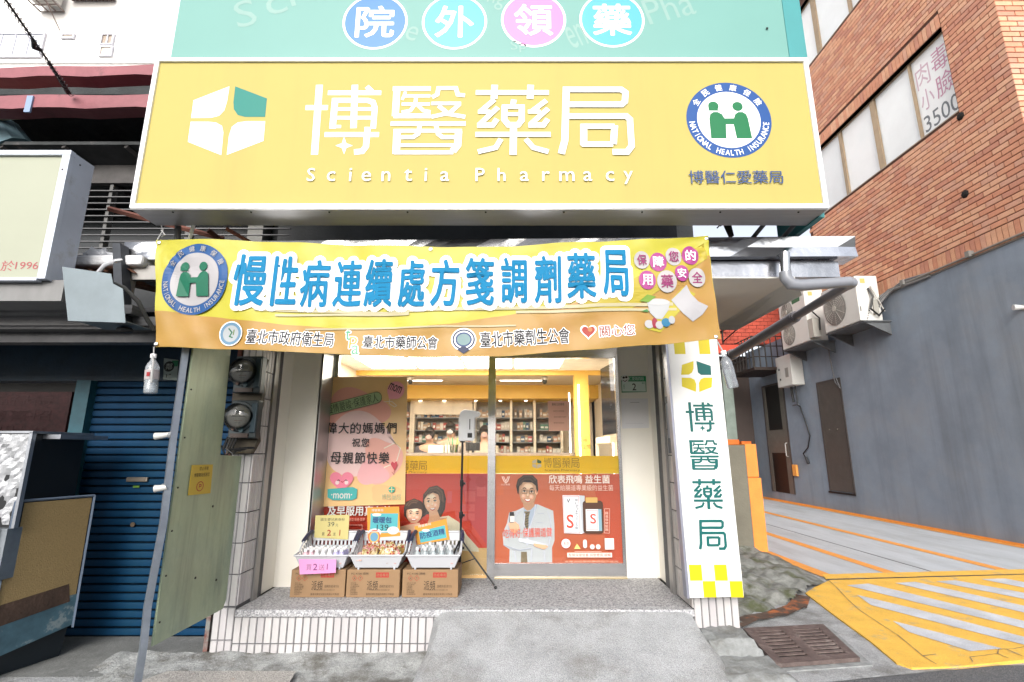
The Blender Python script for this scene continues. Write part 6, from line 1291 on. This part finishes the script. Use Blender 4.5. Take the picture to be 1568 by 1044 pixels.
# white apartment building far behind
WB = thing('white_apartment_building', 'white tiled apartment building with small windows rising behind the old veranda', 'building', (-9,17,0))
whw = M('white_tile_wall', (.80,.79,.78), .6, var=.04, scale=2)
b = MB(); b.box(-26, 2.5, 17, 24, 0, 30); b.build('wall', whw, WB)
Yw = 16.99
def wq(u0, v0, u1, v1):
    a = onY((u0+u1)/2, v1, Yw); c = onY((u0+u1)/2, v0, Yw); return onY(u0, (v0+v1)/2, Yw)[0], onY(u1, (v0+v1)/2, Yw)[0], a[1], c[1]
for (u0, v0, u1, v1, nm) in ((-20,54,65,87,3),(158,55,173,68,1),(156,74,171,85,0),(98,55,113,58,0)):
    x0, x1, z0, z1 = wq(u0, v0, u1, v1); b = MB(); e = .07
    b.box(x0-e, x1+e, Yw-.08, Yw, z1, z1+e); b.box(x0-e, x0, Yw-.08, Yw, z0, z1); b.box(x1, x1+e, Yw-.08, Yw, z0, z1); b.box(x0-e, x1+e, Yw-.08, Yw, z0-e, z0)
    for k in range(1, nm+1): xx = x0+(x1-x0)*k/(nm+1); b.box(xx-.03, xx+.03, Yw-.06, Yw-.01, z0, z1)
    w_ = b.build('window', M('window_frame_grey', (.50,.50,.55), .5), WB); b = MB(); b.box(x0, x1, Yw-.03, Yw-.02, z0, z1); b.build('pane', M('pane_brown', (.33,.27,.22), .3) if nm == 1 else (M('pane_cream', (.78,.68,.55), .5) if nm == 0 else M('pane_pale', (.62,.66,.74), .2)), w_)
b = MB(); x0, x1, z0, z1 = wq(232, 49, 262, 52)
for zz in (13.0, 16.2): b.box(-26, 2.5, 16.93, 17.0, zz, zz+.12)
b.build('band', M('band_pale', (.66,.65,.64), .7), WB)
t = thing('air_conditioner', 'white air conditioner in a metal cage high on the white apartment building', 'air conditioner', (wq(66,0,112,28)[0],16.5,wq(66,0,112,28)[2]))
x0, x1, z0, z1 = wq(68, -14, 104, 16); b = MB(); b.box(x0, x1, 16.1, 16.8, z0, z1); b.build('casing', P('E6E2DC'), t, bevel=.03)
for k in range(7): b = MB(); zz = z0+.25+k*.13; b.box(x0+.12, x0+.75, 16.085, 16.1, zz, zz+.05, P('8A7A6A')); b.build('vent_slat', None, t)
b = MB()
for k in range(4): xx = x0+(x1-x0)*k/3; b.tube([(xx,15.9,z0-.1),(xx,16.95,z0-.1)], .03, None, 5); b.tube([(xx,15.9,z0-.1),(xx,15.9,z1)], .02, None, 5)
for k in range(4): yy = 15.9+.35*k; b.tube([(x0,yy,z0-.1),(x1,yy,z0-.1)], .025, None, 5)
b.tube([(x1,15.9,z0-.1),(x1,16.95,z0-1)], .02, None, 5); b.build('cage', P('8A7A72'), t)
t = thing('eave_grille', 'brown louvred awning high on the white apartment building beside the mint sign', 'awning', (wq(116,0,178,4)[0],16.6,wq(116,0,178,4)[2]))
x0, x1, z0, z1 = wq(116, -10, 178, 3)
for k in range(12): xx = x0+(x1-x0)*k/11; b = MB(); b.box(xx-.06, xx+.03, 16.3, 16.95, z0, z0+.12, P('6A5048')); b.build('slat', None, t)
b = MB(); b.box(x0, x1, 16.28, 16.98, z0+.12, z0+.4); b.build('frame', P('D8CCC4'), t)

# ================================================================ RIGHT: BRICK BUILDING
BB = thing('brick_building', 'brown brick clad building with grey rendered ground floor along the alley', 'building', (9,8,0))
XW = 7.7; YC = 6.72; ZG = 4.56
mort = M('brick_mortar', (.085,.035,.022), .9, var=.2, scale=10)
greyr = M('grey_render', (.235,.285,.355), .8, streak=((.12,.135,.15),1.6,.50,.75,.55), var=.14, scale=1.2, bump=.5, bscale=9, col2=(.27,.30,.34), k2=(.48,.75), s2=1.1)
wz0, wz1, wy0 = 7.16, 8.86, 7.67
b = MB()
def wallx(y0, y1, z0, z1): b.box(XW+.012, XW+.4, y0, y1, z0, z1)
wallx(YC+.012, 12.15, ZG+.001, wz0); wallx(YC+.012, wy0, wz0, wz1); wallx(12.05, 12.15, wz0, wz1); wallx(YC+.012, 12.15, wz1, 11.19); wallx(YC+.012, 9.2, 11.19, 13.0); wallx(12.05, 12.15, 11.19, 13); wallx(YC+.012, 12.15, 13.0, 15)
b.box(XW+.4, 13, YC+.012, YC+.4, 0, 15); b.box(XW+.4, 13, YC+.4, 12.15, 14.8, 15); b.box(XW+.4, 13, 12.0, 12.15, ZG, 14.8); b.build('cladding_base', mort, BB)
b = MB(); b.box(XW, XW+.4, YC, 16.3, 0, ZG); b.build('rendered_wall', greyr, BB)
b = MB(); b.box(XW-.012, XW, YC, 16.2, .012, .05); b.build('skirting', orange_paint, BB)
b = MB(); b.box(XW-.02, XW+.0, YC-.01, 11.0, ZG+.002, ZG+.022); b.build('drip_edge', P('A8A39C'), BB)
brick_mats = [M('brick_%d' % i, c, .62, var=.13, scale=7, bump=.25, bscale=30) for i, c in enumerate(((.62,.29,.175),(.58,.255,.155),(.66,.34,.205),(.53,.235,.155),(.60,.32,.22),(.68,.37,.235)))]
BW, BH, JG = .268, .084, .012
cands = []
rowz = ZG+.33; r = 0
while rowz < 13.2:
    off = (r % 2)*(BW+JG)/2; y = YC-off
    while y < 12.0:
        y0, y1 = max(y, YC), y+BW
        ok = y1 > YC+.03
        for (a0, a1, z0, z1) in ((wy0-.005, 12.04, wz0-.02, wz1+.28), (9.2, 12.04, 11.17, 13.3)):
            if y1 > a0 and y0 < a1 and rowz+BH > z0 and rowz < z1:
                if y0 < a0-.03: y1 = a0-.012
                else: ok = False
        if ok and y1-y0 > .03: cands.append(('l', y0, rowz, y1-y0, BH))
        y += BW+JG
    x = XW-off if 0 else XW-.0-off+((BW+JG)/2 if r % 2 == 0 else 0)*0
    while x < 9.4:
        x0, x1 = max(x, XW), x+BW
        if x1-x0 > .03 and rowz > 5.6: cands.append(('f', x0, rowz, x1-x0, BH))
        x += BW+JG
    rowz += BH+JG; r += 1
y = YC
while y < 12.0: cands.append(('l', y, ZG+.03, .084, .285)); y += .096                # soldier course at the foot
y = wy0+.0
while y < 12.0: cands.append(('l', y, wz1+.01, .084, .27)); y += .096
def cvis(c):
    if c[0] == 'l': p = (XW, c[1]+c[3]/2, c[2]+c[4]/2)
    else: p = (c[1]+c[3]/2, YC, c[2]+c[4]/2)
    dy = p[1]*cT+(p[2]-CH)*sT; u = p[0]/dy*FOC+784; v = 522-((p[2]-CH)*cT-p[1]*sT)/dy*FOC
    vis = u < 1580 and u > 1225 and -20 < v < 520
    dist = math.sqrt(p[0]**2+p[1]**2+(p[2]-CH)**2); cosn = (p[0] if c[0] == 'l' else p[1])/dist
    return (vis, c[3]*c[4]*cosn/dist**2)
cands = [(c, cvis(c)) for c in cands]
near = [c for c, k in sorted(cands, key=lambda q: (-q[1][0], -q[1][1]))]
rest = MB()
for i, c in enumerate(near):
    if i < 300:
        if c[0] == 'l': tile(BB, XW+.012-9, c[1]-8, c[2], c[3], c[4], 'l', 'brick', brick_mats, .014)
        else: tile(BB, c[1]-9, YC+.012-8, c[2], c[3], c[4], 'f', 'brick', brick_mats, .014)
    else:
        m = random.choice(brick_mats); w, h = c[3], c[4]; e = .003
        if c[0] == 'l': o_ = [(XW+.012,c[1]+a,c[2]+d_) for a, d_ in ((0,0),(w,0),(w,h),(0,h))]+[(XW-.002,c[1]+a,c[2]+d_) for a, d_ in ((e,e),(w-e,e),(w-e,h-e),(e,h-e))]
        else: o_ = [(c[1]+a,YC+.012,c[2]+d_) for a, d_ in ((0,0),(w,0),(w,h),(0,h))]+[(c[1]+a,YC-.002,c[2]+d_) for a, d_ in ((e,e),(w-e,e),(w-e,h-e),(e,h-e))]
        rest.add(o_, [(4,5,6,7),(0,1,5,4),(1,2,6,5),(2,3,7,6),(3,0,4,7)], m)
rest.build('brick_field', None, BB, kind='stuff')
bronze = M('window_bronze', (.36,.27,.18), .4, .5, var=.1); film = M('frosted_film', (.86,.87,.88), .35, var=.04, scale=2, col2=(.78,.81,.83), k2=(.5,.8), s2=1)
refl = M('reflective_pane', (.80,.83,.85), .15, var=.06, scale=1)
def window_run(y0, z0, z1, muls, yend):
    b = MB(); b.box(XW+.1, XW+.16, y0, yend, z0, z0+.03); b.box(XW+.1, XW+.16, y0, yend, z1-.03, z1); b.box(XW+.1, XW+.16, y0, y0+.03, z0+.03, z1-.03)
    for m_, w_ in muls: b.box(XW+.09, XW+.17, m_-w_/2, m_+w_/2, z0+.03, z1-.03)
    f = b.build('window', bronze, BB)
    b = MB(); b.box(XW+.0, XW+.1, y0, yend, z0-.02, z0-.0); b.build('sill', P('B9A898'), f)
    b = MB(); b.box(XW+.01, XW+.1, y0, yend, z1+.0, z1+.01); b.build('lintel', P('3A1C12'), f)
    ed = [y0+.03]+[m_ for m_, _ in muls]+[yend]
    for k, (a, c) in enumerate(zip(ed, ed[1:])): b = MB(); b.box(XW+.13, XW+.135, a, c, z0+.02, z1-.02); b.build('pane', (film, refl)[k % 2], f)
    return f
window_run(wy0, wz0, wz1, [(8.56,.05),(9.60,.14),(10.70,.10)], 12.05)
window_run(9.2, 11.19, 13.0, [(9.75,.09),(10.95,.16)], 12.05)
t = thing('window_lettering', 'pink and grey advertising characters and 3500 on the nearest brick building window', 'lettering', (XW+.12,8.1,7.3))
def sd(u, v): return onX(u, v, XW+.128)
sd.__name__ = 'side'
S = Sheet(t, lambda a, c, l: (XW+.128-l, a, c), sd, step=.0005, base=.001); S.to('pink_lettering'); pkk = P('E6A8C6', .5)
yq = lambda f: wy0+.06+.86*(1-f)                                     # f: 0 far end .. 1 near end
def wtx(t_, f0, f1, g0, g1, m, bo=.0): S.textr(t_, yq(f0), yq(f1), wz0+1.7*g0, wz0+1.7*g1, m, bo)
wtx('肉', .12, .48, .60, .88, P('F0CFE0', .5)); wtx('毒', .55, .95, .62, .90, pkk); wtx('小', .14, .48, .32, .56, P('EBC6DA', .5)); wtx('臉', .55, .98, .33, .58, pkk)
S.to('grey_lettering'); wtx('3500', .12, 1.0, .07, .26, P('7E858C', .5)); S.done()
for (u, v) in ((1471,178),(1478,297)):
    y_, z_ = onX(u, v, XW); b = MB(); b.lathe((XW-.001,y_,z_), [(.075,0),(.06,.02),(.03,.035)], P('16110E', .9), 7, 'x'); b.build('drilled_hole', None, BB)
# thin wall conduit + bundled cables along the edge
t = thing('cable_bundle', 'bundle of grey cables running along the brick edge down to the air conditioners', 'cable', (XW,9.5,ZG))
for k in range(7):
    b = MB(); o_ = .02*k; b.tube([(XW-.03,8.8,ZG-.01+o_*.6),(XW-.05,9.4,ZG-.0+o_),(XW-.06,9.8,ZG+.03+o_*.7*math.sin(k)),(XW-.15-o_,10.05,ZG-.05-.06*k),(XW-.35-o_,9.98,ZG-.25-.05*k)], .014, P(('8E8E90','A8A6A2','6E6E70')[k % 3], .5), 6); b.build('cable', None, t, smooth=True)
b = MB(); b.tube([(XW-.04,YC,ZG+.05),(XW-.04,9.6,ZG+.05)], .02, P('9A948C', .5), 8); b.build('conduit', None, t)
for y_ in (7.9, 9.35): b = MB(); b.box(XW-.1, XW-.01, y_, y_+.08, ZG+.02, ZG+.12, P('8F8D89')); b.build('junction_box', None, t)
t = thing('wall_lamp', 'small white lamp stub on the grey wall at the right picture edge', 'lamp', (XW-.05,*onX(1566,471,XW))); y_, z_ = onX(1566, 471, XW); b = MB(); b.tube([(XW,y_-.02,z_),(XW-.12,y_+.02,z_+.01)], [.03,.045], P('E2E4E6'), 12); b.build('lamp_head', None, t); b = MB(); b.lathe((XW,y_-.02,z_), [(.05,-.01),(.05,.02)], P('9A9A9A'), 10, 'x'); b.build('base', None, t)
# air conditioners
acw = M('ac_white', (.66,.66,.63), .5, var=.05, scale=3, col2=(.48,.46,.42), k2=(.6,.8), s2=3); acd = M('ac_grille', (.20,.195,.185), .5, .2, var=.1)
def outdoor_unit(lab, y0, y1, z0, z1, fans, X0=7.12, X1=7.58):
    t = thing('air_conditioner', lab, 'air conditioner', ((X0+X1)/2,(y0+y1)/2,z0), 'outdoor units on the alley wall')
    b = MB(); b.box(X0, X1, y0, y1, z0, z1); b.build('casing', acw, t, bevel=.012)
    for (fy_, fz_, r) in fans:
        b = MB(); b.lathe((X0-.001,fy_,fz_), [(r,0),(r,.012),(r*.9,.014)], acd, 28, 'x'); f = b.build('fan_grille', None, t)
        b = MB()
        for q in range(7): b.tube([(X0-.018, fy_+r*(q+1)/8*math.cos(a*math.pi/10), fz_+r*(q+1)/8*math.sin(a*math.pi/10)) for a in range(21)], .0035, P('D0CDC4'), 3, cap=False)
        for q in range(12): b.tube([(X0-.02, fy_+r*.15*math.cos(q*math.pi/6), fz_+r*.15*math.sin(q*math.pi/6)), (X0-.018, fy_+r*math.cos(q*math.pi/6), fz_+r*math.sin(q*math.pi/6))], .0035, P('D0CDC4'), 3)
        b.build('guard', None, f); b = MB(); b.lathe((X0-.018,fy_,fz_), [(r*.17,0),(r*.17,.012)], P('C9C6BD'), 14, 'x'); b.build('hub', None, f)
    b = MB(); b.tube([(X0+.02,y0-.02,z0-.03),(X1+.1,y0-.02,z0-.03)], .02, None, 4); b.tube([(X0+.02,y1,z0-.03),(X1+.1,y1,z0-.03)], .02, None, 4)
    for yy in (y0, y1): b.hexa([(X0+.1,yy-.02,z0-.06),(XW,yy-.02,z0-.30),(XW,yy+.02,z0-.30),(X0+.1,yy+.02,z0-.06),(X0+.1,yy-.02,z0-.02),(XW,yy-.02,z0-.02),(XW,yy+.02,z0-.02),(X0+.1,yy+.02,z0-.02)])
    b.box(X0+.02, XW, y0-.06, y1+.04, z0-.035, z0-.012); b.build('bracket', M('bracket_grey', (.13,.14,.15), .6, .3, var=.2), t)
    b = MB(); b.box(X0+.10, X0+.2, y0-.004, y0, z1-.16, z1-.06, P('D8C878')); b.box(X0+.02,X0+.04,y0-.012,y0,z0+.2,z0+.3,P('8A8A88')); b.build('sticker', None, t); return t
A1 = outdoor_unit('nearest white outdoor air conditioner with one big fan on the alley wall', 9.98, 11.15, 4.02, 4.98, [(10.72,4.48,.37)])
b = MB(); b.box(7.4, 7.5, 9.94, 9.98, 4.15, 4.45, P('B8B6AE')); b.tube([(7.35,9.95,4.7),(7.38,9.9,4.5),(7.30,9.9,4.25),(7.45,9.9,4.1),(7.6,9.93,4.25)], .02, P('1E1E20'), 6); b.tube([(7.4,9.95,4.75),(7.5,9.9,4.4),(7.6,9.93,4.2)], .012, P('D2CFC8'), 6); b.build('pipework', None, A1)
A2 = outdoor_unit('tall white two-fan outdoor air conditioner further back on the alley wall', 11.80, 13.0, 4.0, 5.28, [(12.62,4.92,.27),(12.62,4.33,.27)])
b = MB(); b.box(7.117, 7.121, 12.0, 12.35, 5.05, 5.2, P('2F7A55')); b.build('green_label', None, A2)
b = MB(); b.box(7.12, 7.3, 11.6, 11.79, 4.05, 4.5, P('C2C0B8')); b.tube([(7.2,11.7,4.7),(7.3,11.6,4.5),(7.25,11.55,4.2)], .02, P('2A2A2C'), 6); b.build('pipework', None, A2)
t = thing('heater_box', 'white wall mounted heater box hanging below the tall air conditioner', 'water heater', (7.55,13.6,3.2)); b = MB(); b.box(7.38, 7.699, 13.2, 13.95, 3.12, 3.95); b.build('casing', acw, t, bevel=.01)
b = MB(); b.box(7.372, 7.38, 13.75, 13.8, 3.3, 3.35, P('3A3A3C')); b.box(7.372, 7.38, 13.35, 13.5, 3.35, 3.6, P('A8A6A0')); b.lathe((7.38,13.8,3.6), [(.03,0),(.03,.01)], P('4A4A4C'), 8, 'x'); b.build('panel', None, t)
b = MB(); b.tube([(7.6,13.5,3.12),(7.62,13.5,2.6),(7.62,13.4,2.55)], .018, P('3A3F44'), 6); b.tube([(7.6,13.7,3.12),(7.62,13.7,2.7)], .03, P('2E3236'), 6); b.tube([(7.55,13.35,2.62),(7.62,13.75,2.62)], .02, P('6A6F74'), 6); b.build('valve', None, t)
t = thing('hanging_hose', 'thin black hose hanging down the grey wall beside the heater', 'hose', (7.65,13.6,1.6)); b = MB(); b.tube([z_ for z_ in [(7.66,13.5,2.6),(7.66,13.3,2.1),(7.66,13.2,1.8),(7.66,13.35,1.5),(7.66,13.6,1.35),(7.66,13.5,1.22)]], .016, P('141416', .5), 6); b.tube([(7.66,13.5,1.25),(7.66,13.42,1.1)], .035, P('2A2A2E', .5), 8); b.build('hose', None, t, smooth=True)
t = thing('loop_cable', 'loose thin grey cable hanging in a loop beside the near alley door', 'cable', (7.66,11.9,3.2)); b = MB(); b.tube([(7.66,12.0,3.9),(7.66,11.95,3.4),(7.66,11.9,3.0),(7.66,11.75,2.85),(7.66,11.85,3.1)], .012, P('77787A', .5), 6); b.build('cable', None, t, smooth=True)
# doors in the alley wall
doorm = M('door_brown', (.085,.075,.068), .5, var=.15, scale=4, bump=.1); doorf = M('door_frame_brown', (.06,.052,.05), .5, var=.2)
def alley_door(lab, y0, y1, z0, z1, kind):
    t = thing('metal_door', lab, 'door', (XW,(y0+y1)/2,z0))
    b = MB(); b.box(XW-.02, XW-.001, y0, y0+.05, z0, z1); b.box(XW-.02, XW-.001, y1-.05, y1, z0, z1); b.box(XW-.02, XW-.001, y0+.05, y1-.05, z1-.05, z1); b.build('frame', doorf, t)
    if kind:
        b = MB(); b.box(XW-.012, XW-.001, y0+.05, y1-.05, z0+.03, z1-.05); b.build('leaf', doorm, t)
        b = MB(); b.box(XW-.03, XW-.012, y0-.01, y1+.03, z0-.03, z0+.01); b.build('threshold', P('0E0D0D'), t)
        for q in (.35, .68): b = MB(); b.lathe((XW-.012,y0+(y1-y0)*q,z0+1.45), [(.022,0),(.022,.02)], P('6E675E'), 8, 'x'); b.build('lock', None, t)
    else:
        b = MB(); b.box(XW-.014, XW-.001, y0+.05, y0+.28, z0, z1-.05); b.box(XW-.014, XW-.001, y1-.2, y1-.05, z0, z1-.05); b.box(XW-.014, XW-.001, y0+.28, y1-.2, z0+1.1, z0+1.75); b.build('leaf', M('door_olive', (.13,.125,.11), .5, var=.15), t)
        b = MB(); b.box(XW-.008, XW-.001, y0+.28, y1-.2, z0, z0+1.1); b.box(XW-.008, XW-.001, y0+.28, y1-.2, z0+1.75, z1-.05); b.build('mesh_panel', P('161616'), t)
        b = MB(); b.tube([(XW-.015,y0+.16,z0+1.0),(XW-.06,y0+.16,z0+1.02),(XW-.06,y0+.16,z0+1.35),(XW-.015,y0+.16,z0+1.37)], .015, P('C9C9C6', .3), 6); b.build('handle', None, t)
    return t
alley_door('narrow brown steel door with two locks in the middle of the grey alley wall', 11.76, 12.70, .46, 3.10, 1)
alley_door('dark screen door with a long handle at the far end of the alley wall', 14.25, 15.5, .26, 3.35, 0)
o = MB(); o.box(XW-.06, XW-.001, 14.0, 14.2, .75, 1.05, orange_paint); tag(o.build('orange_box', bevel=.01), 'small orange painted box low on the wall beside the far screen door', 'box')
# end of the alley
EB = thing('alley_end_building', 'dark brown building closing the alley with red painted brick above', 'building', (4,16.3,0))
b = MB(); b.box(1.7, 7.7, 16.3, 17, 0, 4.45); b.build('dark_wall', M('dark_brown_wall', (.055,.04,.035), .7, var=.2, scale=1), EB)
redw = M('red_tiles', (.45,.065,.035), .6, var=.2, scale=4); b = MB(); b.box(4.2, 8.4, 15.0, 15.2, 4.57, 7.6, M('red_joint', (.16,.03,.02), .8)); up = b.build('upper_wall', None, EB)
rw = MB(); rr0 = 4.6; r = 0
while rr0 < 7.5:
    xx = 4.6+(r % 2)*.12
    while xx < 8.1: rw.box(xx, xx+.225, 14.985, 15.0, rr0, rr0+.10, redw); xx += .24
    rr0 += .115; r += 1
rw.build('red_brick_field', None, EB, kind='stuff')
b = MB(); b.box(1.7, 6.75, 14.7, 15.0, 4.25, 4.5); b.build('lintel_beam', M('red_beam', (.55,.05,.02), .5), EB)
b = MB(); b.box(6.55, 6.85, 15.6, 15.8, 0, 3.9); b.build('post', M('post_green', (.20,.25,.22), .6, var=.2, scale=3), EB)
b = MB(); b.box(6.53, 6.87, 15.57, 15.82, 0, 1.75); b.box(6.95, 7.25, 15.6, 15.8, 0, 1.7) ; b.build('orange_post_base', M('deep_orange', (.75,.16,.02), .5, var=.1), EB)
t = thing('shelf_bracket', 'small black iron brackets on the red brick wall above the alley', 'bracket', (6,14.8,5.5))
for xx, zz, l_ in ((5.9,5.9,.7),(6.4,5.0,1.0),(5.9,4.85,.9)): b = MB(); b.tube([(xx,14.96,zz),(xx+l_*.3,14.4,zz)], .025, P('151210'), 5); b.tube([(xx,14.96,zz-.35),(xx+l_*.28,14.42,zz-.03)], .02, P('151210'), 5); b.tube([(xx,14.96,zz-.4),(xx,14.96,zz+.03)], .025, P('151210'), 5); b.build('bracket_arm', None, t)
t = thing('window_cage', 'dark iron window cage projecting under the tall air conditioner', 'window cage', (7.2,14.5,3.7))
b = MB(); b.box(6.75, 7.69, 13.9, 15.4, 3.62, 3.70); b.build('tray', P('2E211B'), t)
for k in range(6): b = MB(); xx = 6.77+.17*k; b.tube([(xx,13.92,3.7),(xx,13.92,4.6)], .02, P('3B3733'), 4); b.build('bar', None, t)
for k in range(8): b = MB(); yy = 13.95+.2*k; b.tube([(6.76,yy,3.7),(6.76,yy,4.6)], .02, P('3B3733'), 4); b.build('bar', None, t)
for zz in (4.0, 4.3, 4.58): b = MB(); b.tube([(6.76,13.92,zz),(7.69,13.92,zz)], .015, P('3B3733'), 4); b.tube([(6.76,13.92,zz),(6.76,15.4,zz)], .015, P('3B3733'), 4); b.build('rail', None, t)
# low wall end with orange face
t = thing('low_parking_wall', 'low olive grey wall with a thick orange painted end beside the alley', 'wall', (3.2,7.6,0))
b = MB(); b.box(2.9, 3.385, 7.5, 11.5, 0, 1.50); b.build('olive_wall', M('olive_render', (.17,.16,.125), .8, var=.15, scale=3, bump=.3), t)
b = MB(); x0, x1 = 3.387, 3.56
b.box(x0, x1-.01, 7.497, 11.5, 1.05, 1.515); b.box(x0, x1+.015, 7.497, 11.5, 0, 1.04); b.box(x0+.005, x1-.03, 7.51, 11.5, 1.04, 1.05); b.build('orange_end', M('orange_post_paint', (.80,.27,.045), .6, var=.1, scale=7, bump=.2, bscale=60, col2=(.6,.25,.08), k2=(.6,.8), s2=5), t, bevel=.012)
# seen through the gap: plain grey shed roof behind
o = MB(); o.box(1.8, 1.95, 5.0, 13, 2.6, 2.72, M('pale_sheet', (.4,.42,.45), .6)); 
# ================================================================ ACROSS THE STREET (seen only in reflections)
AC = thing('building', 'plain beige street building across the road behind the camera', 'building', (0,-34,0))
b = MB(); b.box(-40, 40, -44, -34, 0, 6.5); b.build('wall', M('beige_wall', (.40,.37,.33), .8, var=.15, scale=.8), AC)
for i in range(12):
    for j in range(2): b = MB(); b.box(-26+i*4.6, -23.4+i*4.6, -33.999, -33.95, .9+j*2.9, 2.6+j*2.9); b.build('window', M('far_window', (.06,.07,.09), .15), AC)
